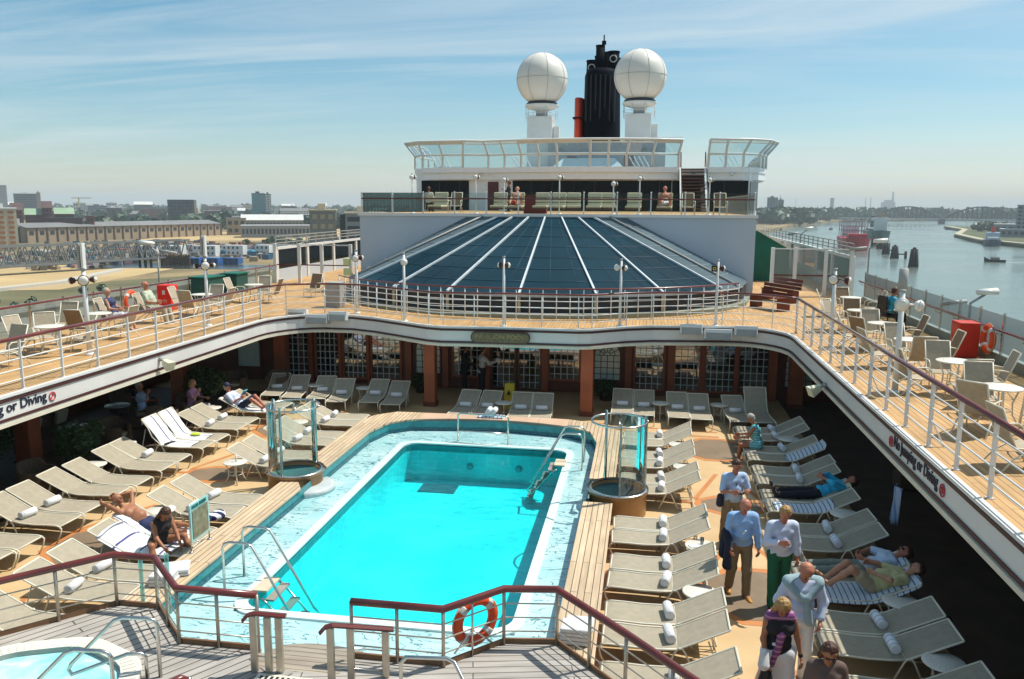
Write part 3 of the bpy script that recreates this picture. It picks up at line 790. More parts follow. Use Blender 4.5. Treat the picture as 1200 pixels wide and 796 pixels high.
lamp_post(-7.43, 24.75, 2.12, 'white lamp post left of the name board with maroon backed lamp', [(-70, -10, .13, .1), (110, -10, .13, .08)])
lamp_post(-4.18, 24.3, 2.08, 'white lamp post right above the bronze name board, lamps to both sides', [(0, 0, .14, .09), (180, 0, .14, .09)])
lamp_post(-.70, 24.95, 2.02, 'white lamp post in front of the middle of the skylight, white lamp on its left', [(190, 0, .16, .09), (-20, -5, .14, .09)])
e = lamp_post(2.2, 25.6, 2.0, 'white lamp post above the right speakers with black square camera box', [(5, 0, .16, .09)])
m = MB(); m.box((2.08, 25.48, 4.55), (.16, .12, .18)); m.build('camera_box', BLACK, e)
m = MB(True); m.lathe([(.05, 0), (.03, 0)], (0, 0, 0), 16); m.v = [(2.08 + v[0], 25.415, 4.55 + v[1]) for v in m.v]; m.build('camera_lens', YELLOW, e)
lamp_post(-13.25, 17.7, 2.05, 'near white lamp post on the left gallery with twin tall floodlights', [(-60, -8, .12, .115), (20, 0, .24, .07), (200, -5, .30, .075)], pr=.06)
lamp_post(-12.95, 22.7, 2.05, 'white lamp post behind on the left gallery with twin tall floodlights', [(-60, -8, .12, .12), (20, 0, .24, .07), (200, -5, .28, .075)], pr=.055)
lamp_post(4.78, 21.86, 2.05, 'white lamp post on the right gallery farther from us', [(-120, -8, .12, .12), (-20, -5, .34, .10)], pr=.055)
lamp_post(4.98, 16.92, 2.0, 'white lamp post on the right gallery nearest to us', [(-105, -8, .12, .12), (-10, -5, .34, .10)], pr=.06)
lamp_post(-9.55, 26.3, 2.1, 'white lamp post at the far left corner with yellow green boxes', [(-80, -5, .13, .11), (20, 0, .2, .09)], pr=.055)
for (x, y, zt, lab) in ((-13.25, 17.7, 4.85, 'twin tall floodlights on top of the near left lamp post'), (-12.95, 22.7, 4.85, 'twin tall floodlights on top of the second left lamp post')):
    e = empty('twin_floodlight', (x, y, zt), lab, 'floodlight')
    for s in (-1, 1):
        m = MB(); m.box((x + s * .045 - .02, y, zt + .32), (.06, .12, .60)); bevel(m.build('housing', GREY if s < 0 else WHITE, e), .01)
    m = MB(); m.box((x - .04, y, zt + .02), (.22, .08, .04)); m.build('bracket', WHITE, e)
e = empty('twin_floodlight', (-9.55, 26.3, 4.3), 'yellow green box lights on the far left lamp post', 'floodlight')
for s, c in ((-1, YELLOW), (1, CREAM)):
    m = MB(); m.box((-9.55 - .28 , 26.2 + .0, 4.35 + s * .17), (.22, .16, .24)); bevel(m.build('housing', paint('lime_housing', (.60, .60, .28), .5), e), .02)
e = empty('twin_floodlight', (9.0, 18.2, 3.3), 'grey upright cylinder light behind the right lamp post', 'floodlight')
m = MB(True); m.cyl((5.02, 17.1, 4.78), (5.02, 17.1, 5.22), .085, 16); m.build('housing', GREY, e)

# speakers over the fascia corners
def speaker(x, y, z, w, label):
    e = empty('deck_speaker', (x, y, z), label, 'speaker', 'white speakers on the gallery edge')
    m = MB(); m.box((x, y, z), (w, .34, .30), M=Matrix.Rotation(R(-12), 3, 'X')); bevel(m.build('cabinet', WHITE, e), .02)
    m = MB(); m.box((x, y - .175, z - .035), (w - .08, .02, .21), M=Matrix.Rotation(R(-12), 3, 'X')); m.build('grille', GREY, e)
    m = MB(); m.box((x, y + .2, z), (w * .7, .14, .06)); m.build('bracket', WHITE, e)
for x, y, z, w, l in ((-11.42, 25.72, 2.78, .62, 'left speaker of the left trio'), (-10.68, 25.62, 2.64, .78, 'middle lower speaker of the left trio'), (-9.95, 25.62, 2.76, .62, 'right speaker of the left trio'),
                      (1.45, 25.2, 2.72, .66, 'left speaker of the right trio'), (2.25, 25.2, 2.58, .82, 'middle lower speaker of the right trio'), (3.05, 25.1, 2.72, .66, 'right speaker of the right trio')):
    speaker(x, y, z, w, l + ' above the lounge windows')
# horn floodlights hanging on the fascia
def flood(x, y, z, d, label):
    e = empty('fascia_floodlight', (x, y, z), label, 'floodlight')
    q = Vector((d, -.35, -.45)).normalized(); c = Vector((x, y, z)) + q * .18
    m = MB(True); m.smooth = False; m.tube([c - q * .05, c + q * .22], [.09, .17], 4); bevel(m.build('housing', paint('cream_lamp', (.66, .66, .48), .5), e), .01)
    m = MB(True); m.tube([(x, y, z), tuple(c)], .03, 8); m.ball((x, y, z), .06, 10, 6); m.build('bracket', GREY, e)
flood(-11.87, 18.46, 2.57, 1, 'cream square floodlight on the left fascia above the pillar')
flood(4.17, 19.35, 2.36, -1, 'cream square floodlight on the right fascia over the shaded loungers')

# ---- pillars
def pillar(x, y, w, label, z1=2.25):
    e = empty('terracotta_pillar', (x, y, 0), label, 'pillar', 'terracotta pillars under the gallery')
    m = MB(); m.box((x, y, z1 / 2 + .01), (w, w, z1 - .02)); bevel(m.build('shaft', TERRAC, e), .015)
    m = MB(); m.box((x, y, .08), (w + .05, w + .05, .15)); m.build('plinth', DARKRED, e)
pillar(-6.70, 25.1, .36, 'terracotta pillar in front of the arched window left of the doors')
pillar(-1.65, 24.75, .38, 'terracotta pillar right of the glazed doors')
pillar(-14.9, 17.4, .42, 'terracotta pillar under the left gallery beside the lettering')
pillar(-14.4, 23.4, .45, 'terracotta pillar under the left gallery behind the two seated guests')
pillar(-12.75, 27.2, .42, 'terracotta pillar in the far left corner')
pillar(4.9, 26.9, .42, 'terracotta pillar in the far right corner')
pillar(6.6, 17.4, .42, 'terracotta pillar under the right gallery')
pillar(-14.9, 11.0, .42, 'terracotta pillar nearest us under the left gallery')

# ---- lounge wall with french windows, doors and arched windows
YB = 27.8
lw = empty('lounge_wall', (CLX, YB, 0), 'glazed terracotta lounge wall under the far gallery', 'wall')
FR = paint('window_white', (.78, .80, .76), .4)
def french(x0, x1, z0, z1, cols, rows, door=False):
    wo = MB(); t = .07
    for a in (x0, x1): wo.span(a - t / 2, a + t / 2, YB - .06, YB + .02, z0, z1)
    wo.span(x0 + t / 2, x1 - t / 2, YB - .06, YB + .02, z1 - t, z1); wo.span(x0 + t / 2, x1 - t / 2, YB - .06, YB + .02, z0, z0 + t)
    f = wo.build('glazed_door' if door else 'window', paint('brown_door', (.16, .07, .025), .4) if door else TERRAC, lw)
    q = MB(); q.add([(x0 + t / 2, YB - .015, z0 + t), (x1 - t / 2, YB - .015, z0 + t), (x1 - t / 2, YB - .015, z1 - t), (x0 + t / 2, YB - .015, z1 - t)], [(0, 1, 2, 3)]); q.build('pane', DGLASS, f)
    q = MB()
    for k in range(1, cols):
        x = x0 + (x1 - x0) * k / cols; q.span(x - .012, x + .012, YB - .045, YB - .025, z0 + t, z1 - t)
    for k in range(1, rows):
        z = z0 + (z1 - z0) * k / rows; q.span(x0 + t, x1 - t, YB - .052, YB - .046, z - .011, z + .011)
    q.build('glazing_bars', FR, f)
    if door:
        q = MB(True); q.tube([(x1 - .12, YB - .10, .9), (x1 - .12, YB - .10, 1.2)], .012, 8); q.build('handle', STEEL, f)
wins = [(-13.0, -11.95), (-11.7, -10.8), (-10.65, -9.75), (-9.6, -8.5), (-.25, .75), (.9, 1.95), (2.1, 3.1), (3.2, 4.2)]
for a, b_ in wins: french(a, b_, .18, 2.12, 5, 8)
french(-6.6, -5.5, .40, 2.12, 5, 7); french(-3.2, -2.1, .40, 2.12, 5, 7)
french(-5.2, -4.36, .04, 2.14, 4, 8, True); french(-4.26, -3.45, .04, 2.14, 4, 8, True)
arches = [-14.3, -7.5, -1.17, 5.15]
def archw(cx, z0=.5, w=.86, zs=1.35):
    r = w / 2
    pts = [(cx - r, z0), (cx + r, z0)] + [(cx + r * math.cos(t), zs + r * math.sin(t)) for t in np.linspace(0, math.pi, 15)]
    f = MB(); 
    inn = pts; ou = [(cx - r - .07, z0 - .07), (cx + r + .07, z0 - .07)] + [(cx + (r + .07) * math.cos(t), zs + (r + .07) * math.sin(t)) for t in np.linspace(0, math.pi, 15)]
    n = len(inn)
    f.add([(x, YB - .07, z) for x, z in inn] + [(x, YB - .07, z) for x, z in ou] + [(x, YB, z) for x, z in ou], [(i, i + n, (i + 1) % n + n, (i + 1) % n) for i in range(n)] + [(i + n, i + 2 * n, (i + 1) % n + 2 * n, (i + 1) % n + n) for i in range(n)])
    fo = f.build('arched_window', DARKRED, lw)
    q = MB(); q.add([(x, YB - .02, z) for x, z in pts], [tuple(range(n))]); q.build('pane', glassy('frosted_arch_glass', (.3, .4, .36), .05, .2, .96, (.66, .78, .70)), fo)
    q = MB(True)
    for k in (-.5, 0, .5): q.tube([(cx + r * k, YB - .035, z0), (cx + r * k, YB - .035, zs)], .011, 6)
    for z in np.linspace(z0 + .2, zs, 4): q.tube([(cx - r, YB - .035, z), (cx + r, YB - .035, z)], .011, 6)
    for t in (30, 60, 90, 120, 150): q.tube([(cx + .12 * math.cos(R(t)), YB - .035, zs + .12 * math.sin(R(t))), (cx + r * math.cos(R(t)), YB - .035, zs + r * math.sin(R(t)))], .011, 6)
    for rr in (.12, r * .62): q.tube([(cx + rr * math.cos(t), YB - .035, zs + rr * math.sin(t)) for t in np.linspace(0, math.pi, 11)], .011, 6)
    q.build('glazing_bars', MAROON if cx > -10 else FR, fo)
for cx in arches: archw(cx)
# the solid masonry between openings
segs = sorted([(a - .035, b_ + .035, .18, 2.12) for a, b_ in wins] + [(-6.635, -5.465, .40, 2.12), (-3.235, -2.065, .40, 2.12), (-5.235, -3.415, .04, 2.14)])
m = MB(); x = XL
for a, b_, z0, z1 in segs:
    m.span(x, a, YB, YB + .2, 0, 2.27); m.span(a, b_, YB, YB + .2, 0, z0); m.span(a, b_, YB, YB + .2, z1, 2.27); x = b_
m.span(x, XR, YB, YB + .2, 0, 2.27)
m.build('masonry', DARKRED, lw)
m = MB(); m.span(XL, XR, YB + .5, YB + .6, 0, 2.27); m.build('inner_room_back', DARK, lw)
for x in (-8.2, -6.85, -5.35, -3.3, -1.85, -.45, -9.68, -10.73, -11.83, 1.0, 2.03, 3.15, 4.32):
    w_ = .07 if x in (-9.68, -10.73, -11.83, .82, 2.03, 3.15) else .22
    m = MB(); m.box((x, YB - .09, 1.13), (w_, .12, 2.24)); m.build('pilaster', TERRAC, lw)
# side walls under the galleries
def side_wall(x, s, label, openw):
    e = empty('side_wall', (x, 12, 0), label, 'wall')
    m = MB(); z0, z1 = .75, 1.9
    m.span(x, x + .12 * s, -6, YB, 0, z0); m.span(x, x + .12 * s, -6, YB, z1, 2.27)
    ys = np.arange(-5, YB, 2.05)
    for y in ys: m.span(x, x + .12 * s, y, y + .28, z0, z1)
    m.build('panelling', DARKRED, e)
    for a in ys[:-1]:
        q = MB(); q.add([(x + .05 * s, a + .28, z0), (x + .05 * s, a + 2.05, z0), (x + .05 * s, a + 2.05, z1), (x + .05 * s, a + .28, z1)], [(0, 1, 2, 3)])
        q.build('window', glassy('sea_window', (.75, .8, .75), .05, .03, .05), e) if openw else q.build('window', DGLASS, e)
side_wall(XL, 1, 'dark side wall with windows towards the quay under the left gallery', True)
side_wall(XR - .12, 1, 'dark side wall under the right gallery', False)
# =================================================== SKYLIGHT + SUPERSTRUCTURE
YW = 33.5; Z11 = 6.05
SKC = -4.05
def skymat(name, c, rough=.12):
    m, nt, b = new_mat(name)
    g = geo_coords(nt); n = nd(nt, 'ShaderNodeTexNoise'); n.inputs['Scale'].default_value = .35; n.inputs['Detail'].default_value = 5; nt.links.new(g, n.inputs['Vector'])
    nt.links.new(ramp(nt, n.outputs[0], [(.35, tuple(x * .8 for x in c)), (.65, tuple(x * 1.25 for x in c))]), b.inputs['Base Color'])
    b.inputs['Roughness'].default_value = rough; b.inputs['Specular IOR Level'].default_value = .10
    bump(nt, b, n.outputs[0], .1, .05)
    return m
SKYG = skymat('blue_skylight_glass', (.002, .026, .042), .35); SKYG2 = skymat('grey_skylight_gutter', (.10, .14, .16), .3)
sk = empty('skylight', (SKC, 30, U), 'large dark blue fan shaped skylight with white ribs', 'skylight')
A, B, ZB, ZT = 8.05, 7.0, 3.52, 5.92
offs_b = [-8.05, -6.75, -4.68, -2.5, 0, 2.5, 4.68, 6.75, 8.05]
offs_t = [-3.3, -1.95, -1.32, -.66, 0, .66, 1.32, 1.95, 3.3]
def bpt(dx): 
    k = max(-1, min(1, dx / A)); return Vector((SKC + dx, YW - B * math.sqrt(1 - k * k), ZB))
def tpt(dx): 
    k = dx / 3.3; return Vector((SKC + dx, YW - .02 - .10 * math.sqrt(max(0, 1 - k * k)), ZT))
for i in range(8):
    m = MB(); n = 5
    lo = [bpt(offs_b[i] + (offs_b[i + 1] - offs_b[i]) * k / n) for k in range(n + 1)]
    hi = [tpt(offs_t[i] + (offs_t[i + 1] - offs_t[i]) * k / n) for k in range(n + 1)]
    R_ = 7
    for k in range(n):
        for r in range(R_):
            a = lo[k].lerp(hi[k], r / R_); b_ = lo[k + 1].lerp(hi[k + 1], r / R_); c = lo[k + 1].lerp(hi[k + 1], (r + 1) / R_); d = lo[k].lerp(hi[k], (r + 1) / R_)
            m.add([a, b_, c, d], [(0, 1, 2, 3)])
    g = m.build('glass_panel', SKYG if 0 < i < 7 else SKYG2, sk)
    m = MB(True)
    for r in range(1, R_):
        m.tube([lo[k].lerp(hi[k], r / R_) + Vector((0, 0, .008)) for k in range(n + 1)], .012, 5)
    for k in (2, 4):
        if 0 < i < 7: m.tube([lo[k] + Vector((0, 0, .01)), hi[k] + Vector((0, 0, .004))], .006, 5)
    m.build('glazing_joint', paint('joint_line', (.03, .07, .11), .5) if 0 < i < 7 else paint('gutter_joint', (.3, .34, .36), .5), g)
for i in range(1, 8):
    m = MB(); a, b_ = bpt(offs_b[i]), tpt(offs_t[i]); d = (b_ - a).normalized(); s = d.cross(Vector((0, 0, 1))).normalized(); u = s.cross(d)
    w_ = .035
    q = [a - s * w_, a + s * w_, b_ + s * w_ * .8, b_ - s * w_ * .8]
    m.add([p + u * .005 for p in q] + [p + u * .07 for p in q], [(4, 5, 6, 7), (0, 3, 2, 1), (0, 1, 5, 4), (1, 2, 6, 5), (2, 3, 7, 6), (3, 0, 4, 7)])
    m.build('rib', paint('rib_white', (.62, .68, .70), .4), sk, True)
for dx in (-7.4, 7.4):
    m = MB(True); m.tube([bpt(dx) + Vector((0, 0, .05)), tpt(dx / 7.4 * 2.6) + Vector((0, 0, .05))], .04, 6); m.build('gutter_pipe', GREY, sk)
rim = [bpt(x) for x in np.linspace(-8.05, 8.05, 41)]
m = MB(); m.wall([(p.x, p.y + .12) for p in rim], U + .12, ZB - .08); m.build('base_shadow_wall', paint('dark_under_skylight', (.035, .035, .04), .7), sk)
m = MB(); m.ribbon([(p.x, p.y) for p in rim], [(p.x, p.y + .2) for p in rim], ZB - .09, ZB - .002); m.build('eaves_ring', paint('ring_grey', (.40, .46, .48), .4), sk, True)
m = MB(); m.ribbon([((p.x - SKC) * 1.02 + SKC, (p.y - YW) * 1.05 + YW) for p in rim], [((p.x - SKC) * .98 + SKC, (p.y - YW) * .985 + YW) for p in rim], U + .002, U + .14); m.build('grey_green_plinth', paint('plinth_grey_green', (.25, .28, .22), .6), sk, True)
for i in range(1, 8):
    p = bpt(offs_b[i]); m = MB(); m.box((p.x, p.y + .02, (U + .14 + ZB - .09) / 2), (.09, .09, ZB - .09 - U - .14)); m.build('strut', paint('tan_strut', (.50, .40, .26), .5), sk)
# inner rail around the skylight
ip = [((p.x - SKC) * 1.07 + SKC, (p.y - YW) * 1.07 + YW - .1) for p in rim]
railing('white inner rail curving round the foot of the skylight', ip[3:-3], U, 1.0, 4, 1.3, WHITE, WHITE, .028, .011, r_post=.018, topmat=None)

fw = empty('superstructure_wall', (CLX, YW, U), 'pale blue white wall rising behind the skylight', 'wall')
m = MB(); m.span(-11.95, 4.25, YW, YW + .3, U, Z11 - .1); m.span(-11.95, -11.6, YW + .3, 57, U, Z11 - .1); m.span(3.9, 4.25, YW + .3, 57, U, Z11 - .1); m.build('plating', OFFW, fw)
m = MB(); m.span(-12.02, 4.32, YW - .06, YW + .3, Z11 - .098, Z11 + .02); m.build('coaming', WHITE, fw)
m = MB(); m.span(-11.9, 4.2, YW + .3, 57, Z11 - .12, Z11); m.span(-16.3, -11.9, 54, 57, Z11 - .12, Z11); m.span(4.2, 6.6, 56.2, 57, Z11 - .12, Z11)
tag(m.build('sun_deck', TEAK), kind='structure')
# deck 11 front rail: dark top rail, white stanchions, green glass
gr = empty('glass_rail', (CLX, YW, Z11), 'glass rail with white stanchions on top of the pale wall', 'railing')
m = MB(True); m.tube([(-11.9, YW + .1, Z11 + .62), (4.2, YW + .1, Z11 + .62)], .032, 8); m.build('handrail', MAHOG, gr)
for x in np.linspace(-11.88, 4.18, 13):
    m = MB(); m.box((x, YW + .1, Z11 + .42), (.05, .05, .84)); m.ball((x, YW + .1, Z11 + .88), .035, 8, 6); m.build('post', WHITE, gr)
for a, b_ in zip(np.linspace(-11.88, 4.18, 13)[:-1], np.linspace(-11.88, 4.18, 13)[1:]):
    m = MB(); m.box(((a + b_) / 2, YW + .12, Z11 + .46), (b_ - a - .08, .012, .80)); m.build('glass_panel', TEALD2 if a < -9.6 else TEALDK, gr)
for s, x in ((-1, -11.9), (1, 4.2)):
    m = MB()
    for y in np.arange(YW + .5, 50, .45): m.box((x, y, Z11 + .4), (.03, .05, .8))
    m.span(x - .02, x + .02, YW + .3, 50, Z11 + .78, Z11 + .84); m.build('side_balustrade', GREY, gr)
for k, (x, h) in enumerate(((-9.78, 1.62), (-7.05, 1.62), (-5.85, 1.5), (-3.55, 1.6), (-1.35, 1.35), (-.3, 1.55), (2.45, 1.5))):
    lamp_post(x, YW + .5, h, ['tan headed lamp post at the left end of the sun deck rail', 'tan headed lamp post beside the second lounger of the sun deck', 'lamp post just right of the dark red door on the sun deck', 'tan headed lamp post below the funnel on the sun deck rail', 'short tan headed lamp post on the sun deck rail', 'lamp post left of the brown stairs on the sun deck', 'tan headed lamp post right of the brown stairs'][k], [(-90, -5, .08, .09), (20, 0, .12, .08)], z=Z11, s=.5, pr=.03, group='lamp posts along the sun deck rail')

# deckhouse behind
YH = 57
dh = empty('deckhouse', (CLX, YH, Z11), 'white deckhouse with wide black windows below the round balcony', 'deckhouse')
m = MB(); m.prism([(-16.0, YH), (6.7, YH), (7.35, YH + 1.2), (7.35, 76), (-16.2, 76), (-16.2, YH + .4)], Z11 - 3.3, 8.9); m.build('wall', paint('deckhouse_white', (.84, .85, .86), .4, var=.05), dh)
for x0, x1 in ((-15.7, -12.3), (-9.2, 1.6), (1.65, 2.2), (3.75, 6.6)):
    m = MB(); m.span(x0, x1, YH - .05, YH - .005, Z11 + .02, 8.10); w_ = m.build('window', DGLASS2, dh)
    m = MB()
    for x in np.arange(x0 + 1.3, x1 - .3, 1.45): m.span(x - .03, x + .03, YH - .07, YH - .052, Z11 + .02, 8.1)
    if m.v: m.build('mullion', BLACK, w_)
m = MB(); m.add([(6.73, YH - .01, Z11 + .1), (7.36, YH + 1.16, Z11 + .1), (7.36, YH + 1.16, 8.05), (6.73, YH - .01, 8.05)], [(0, 1, 2, 3)]); m.v = [(v[0] + .02, v[1] - .02, v[2]) for v in m.v]; m.build('window', darkglass('side_window_teal', (.02, .05, .055), .1), dh)
m = MB(); m.span(7.36, 7.40, YH + 1.4, YH + 8, Z11 + .1, 8.0); m.build('window', DGLASS2, dh)
m = MB(); m.span(-10.95, -10.2, YH - .06, YH - .004, Z11, 8.02); m.build('door', paint('dark_red_door', (.09, .012, .02), .4), dh)
m = MB(); m.span(-5.4, -4.4, YW + 3, YW + 3.5, Z11, Z11 + .8)
tag(m.build('deck_locker', paint('claret_locker', (.16, .01, .015), .5)), 'dark red locker standing among the sun deck loungers', 'locker')
for x in (-11.4, -9.6, -7, -3.5, .5, 3.0, 5.5):
    m = MB(True); m.cyl((x, YH - .35, 8.52), (x, YH - .3, 8.5), .12, 10); m.build('round_lamp', LAMPG, dh)
# balcony slab with overhanging rounded lip, following the windscreen
oA = [(-16.3, 63), (-16.5, 58.2), (-15.6, 57.0), (-12.6, 56.4), (-10.9, 56.9), (-8.5, 56.2), (-6, 55.7), (-3.8, 55.6), (-1.4, 55.8), (2.0, 56.8)]
oB = [(3.95, 56.8), (6.2, 56.9), (7.3, 57.6), (8.0, 59.5), (8.3, 64), (8.3, 72)]
BRW = paint('bright_ship_white', (.88, .89, .90), .35, var=.04)
for pl, lab in ((oA, 'balcony_slab'), (oB, 'balcony_slab')):
    m = MB(); inn = [(p[0], max(p[1] + 3, 60)) for p in pl]
    m.ribbon(pl, inn, 8.16, 8.62); m.build(lab, BRW, dh, True)
    m = MB(); pl2 = [(p[0], p[1] - .15) if p[1] < 60 else (p[0] + (.15 if p[0] > 0 else -.15), p[1]) for p in pl]
    m.ribbon(pl2, inn, 8.625, 8.97); m.build('balcony_lip', BRW, dh, True)
def windscreen(pl, label, step):
    e = empty('windscreen', (*pl[len(pl) // 2], 8.93), label, 'windscreen', 'glass windscreens round the top deck')
    pts = resample(pl, step); n = len(pts)
    def nrm(i):
        j = min(i, n - 2); d = (Vector(pts[j + 1]) - Vector(pts[j])).normalized(); return Vector((d.y, -d.x))
    L0 = [Vector((*p, 8.93)) for p in pts]
    L1 = [Vector((*p, 9.83)) for p in pts]
    L2 = [Vector((p[0], p[1], 10.72)) + Vector((*nrm(i) * .75, 0)) for i, p in enumerate(pts)]
    Lb = [a.lerp(b_, .78) for a, b_ in zip(L1, L2)]
    for i in range(n - 1):
        for a, b_, mt, nm in ((L0, L1, WINDG, 'glass_pane'), (L1, Lb, WINDG, 'glass_pane'), (Lb, L2, WHITE if (i // 3) % 2 else SMOKEG, 'top_panel')):
            m = MB(); m.add([a[i], a[i + 1], b_[i + 1], b_[i]], [(0, 1, 2, 3)]); m.build(nm, mt, e)
    for i in range(n):
        m = MB(True); m.tube([L0[i], L1[i], L2[i]], .085, 6); m.build('post', WHITE, e)
    for L_, r in ((L1, .08), (L2, .075), (Lb, .04), (L0, .06)):
        m = MB(True); m.tube(L_, r, 6); m.build('rail', WHITE, e)
windscreen(oA, 'outward leaning glass windscreen below the radomes', 1.55)
windscreen(oB, 'shorter curved glass windscreen right of the stairs', 1.25)
# stairs
st = empty('stairs', (2.9, 54, Z11), 'steep brown stairs with white strings up to the top deck', 'stairs')
for k in range(13):
    t = k / 12; m = MB(); m.box((2.95, 53.6 + 3.2 * t, Z11 + .2 + 2.6 * t), (1.5, .26, .07)); m.build('tread', paint('brown_tread', (.12, .05, .03), .5), st)
for x in (2.15, 3.75):
    m = MB(); m.tube([(x, 53.4, Z11), (x, 56.9, 8.93)], .09, 4); m.build('string', WHITE, st)
    m = MB(True); m.tube([(x, 53.4, Z11), (x, 53.4, Z11 + 1.0), (x, 56.9, 9.95), (x, 56.9, 8.93)], .035, 6); m.build('handrail', paint('pinkish_rail', (.5, .3, .28), .5), st)
m = MB(); m.span(2.2, 3.7, 53.9, 57, Z11 - .0, Z11 + .02); m.add([(2.2, 56.95, 8.4), (3.7, 56.95, 8.4), (3.7, 54.2, Z11 + .05), (2.2, 54.2, Z11 + .05)], [(0, 1, 2, 3)]); m.build('backing', paint('brown_backing', (.06, .03, .02), .7), st)

# top deck structures behind the windscreen
m = MB(); m.span(-16, 8, 59.5, 76, 8.9, 8.93); tag(m.build('top_deck', TEAK), kind='structure')
td = empty('top_deckhouse', (-3, 62, 8.93), 'low white deckhouse with round vents behind the windscreen', 'deckhouse')
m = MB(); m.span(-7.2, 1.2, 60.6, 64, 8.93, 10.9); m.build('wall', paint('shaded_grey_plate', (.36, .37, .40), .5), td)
m = MB(); m.add([(-6.8, 58.6, 8.95), (-1.6, 58.6, 8.95), (-2.3, 59.6, 9.75), (-6.0, 59.6, 9.75), (-6.8, 60.5, 8.95), (-1.6, 60.5, 8.95)], [(0, 1, 2, 3), (3, 2, 5, 4), (0, 3, 4), (1, 5, 2)]); m.build('skylight_hatch', paint('pale_hatch', (.62, .70, .72), .3), td)
for x in (-5.8, -1.7):
    m = MB(); m.span(x, x + .7, 60.5, 60.59, 8.95, 9.95); m.build('door', paint('dark_red_door', (.09, .012, .02), .4), td)
for x in (-6.3, -.3, .4):
    m = MB(True); m.tube([(x, 60.5, 10.3), (x, 60.62, 10.3)], .16, 14); m.build('round_vent', GREY, td)
m = MB()
for x in np.arange(-9, 2.5, .8): m.box((x, 60, 10.95), (.03, .03, .5))
m.span(-9, 2.4, 59.98, 60.02, 11.15, 11.19); m.span(-9, 2.4, 59.98, 60.02, 10.9, 10.93); m.build('roof_rail', WHITE, td)
for k, (x, y, a) in enumerate(((-14.2, 58.2, 0), (-8.4, 58.2, 10), (5.9, 59, 0), (-.2, 58.5, 0))):
    e = empty('steamer_chair', (x, y, 8.93), ['striped folded deckchairs at the left end of the top deck', 'deckchair behind the windscreen left of the hatch', 'striped deckchairs behind the right windscreen', 'deckchair behind the windscreen right of the hatch'][k], 'deckchair')
    m = MB()
    for q in range(4): m.tube([(x - .6 + q * .32, y, 8.95), (x - 1.1 + q * .32, y + .1, 9.8)], .05, 4)
    m.build('slats', paint('white_slats', (.7, .7, .68), .6), e)
    m = MB(); m.span(x - .8, x + 1.1, y + .1, y + .6, 9.0, 9.1); m.build('seat', BLACK, e)

# radomes
def radome(x, y, zc, label):
    e = empty('radome', (x, y, 8.93), label, 'radome', 'pair of radomes')
    r = 1.88
    m = MB(True); prof = [(r * math.sin(t), -r * math.cos(t)) for t in np.linspace(R(32), math.pi, 24)]
    prof[-1] = (.001, r); m.lathe(prof, (x, y, zc), 40)
    m.build('dome', paint('radome_gelcoat', (.76, .73, .66), .4, var=.05, scale=.4), e)
    m = MB(True); SE = paint('seam_grey', (.42, .42, .42), .6)
    for a in range(0, 180, 45):
        m.tube([(x + (r + .004) * math.sin(t) * math.cos(R(a + 20)), y + (r + .004) * math.sin(t) * math.sin(R(a + 20)), zc - (r + .004) * math.cos(t)) for t in np.linspace(R(35), R(325), 50)], .018, 4)
    m.tube([(x + (r + .004) * math.cos(t), y + (r + .004) * math.sin(t), zc) for t in np.linspace(0, 2 * math.pi, 48)], .018, 4, caps=False)
    m.build('seams', SE, e)
    m = MB(True); m.lathe([(.001, -1.62), (1.02, -1.62), (1.14, -1.72), (1.14, -1.80), (.001, -1.80)], (x, y, zc), 32); m.build('black_collar', paint('collar_navy', (.03, .05, .07), .5), e)
    m = MB(True); m.lathe([(1.22, -1.82), (1.25, -1.95), (1.0, -2.1), (.45, -2.25), (.42, -2.7), (.001, -2.7)], (x, y, zc), 32); m.build('pedestal', WHITE, e)
    m = MB(); m.box((x - .05, y, (zc - 2.7 + 8.93) / 2), (1.85, 1.85, zc - 2.7 - 8.93)); m.span(x + .9, x + 1.35, y - .5, y + .5, 8.93, zc - 3.4); bevel(m.build('base_house', WHITE, e), .03)
    m = MB(True)
    for k in range(8): 
        a = R(45 * k + 20); px, py = x + 1.2 * math.cos(a), y + 1.2 * math.sin(a); m.tube([(px, py, zc - 2.95), (px, py, zc - 1.95)], .022, 6)
    m.tube([(x + 1.2 * math.cos(t), y + 1.2 * math.sin(t), zc - 2.45) for t in np.linspace(0, 2 * math.pi, 25)], .018, 5, caps=False)
    m.build('guard_rail', WHITE, e)
radome(-7.86, 62, 15.55, 'left white radome on its pedestal against open sky')
radome(-.74, 62, 15.65, 'right white radome partly hiding the black funnel')

# funnel
YF = 75
fn = empty('funnel', (-4.2, YF, 9), 'black ship funnel with red side casing and bundled exhaust pipes', 'funnel')
NAVYB = paint('funnel_navy', (.0025, .005, .011), .7, var=.3, scale=.5, spec=.04)
def loft(secs, mat, nm, parent, seg=28, ex=2.6):
    m = MB(True); n = 0; vs = []; fs = []
    for (z, cx, cy, hx, hy) in secs:
        for k in range(seg):
            t = 2 * math.pi * k / seg; c, s = math.cos(t), math.sin(t)
            vs.append((cx + hx * math.copysign(abs(c) ** (2 / ex), c), cy + hy * math.copysign(abs(s) ** (2 / ex), s), z))
    for i in range(len(secs) - 1):
        for k in range(seg): fs.append((i * seg + k, i * seg + (k + 1) % seg, (i + 1) * seg + (k + 1) % seg, (i + 1) * seg + k))
    fs.append(tuple(range((len(secs) - 1) * seg, len(secs) * seg)))
    m.add(vs, fs); return m.build(nm, mat, parent)
loft([(8.9, -4.12, YF, 1.62, 3.6), (13, -4.12, YF, 1.60, 3.5), (17.5, -4.15, YF, 1.52, 3.2), (17.9, -4.15, YF, 1.38, 3.0)], NAVYB, 'casing', fn)
m = MB()
for k in range(7): m.box((-5.35 + k * .40, YF - 3.30 + abs(k - 3) * .10, 15.4), (.10, .30, 3.8))
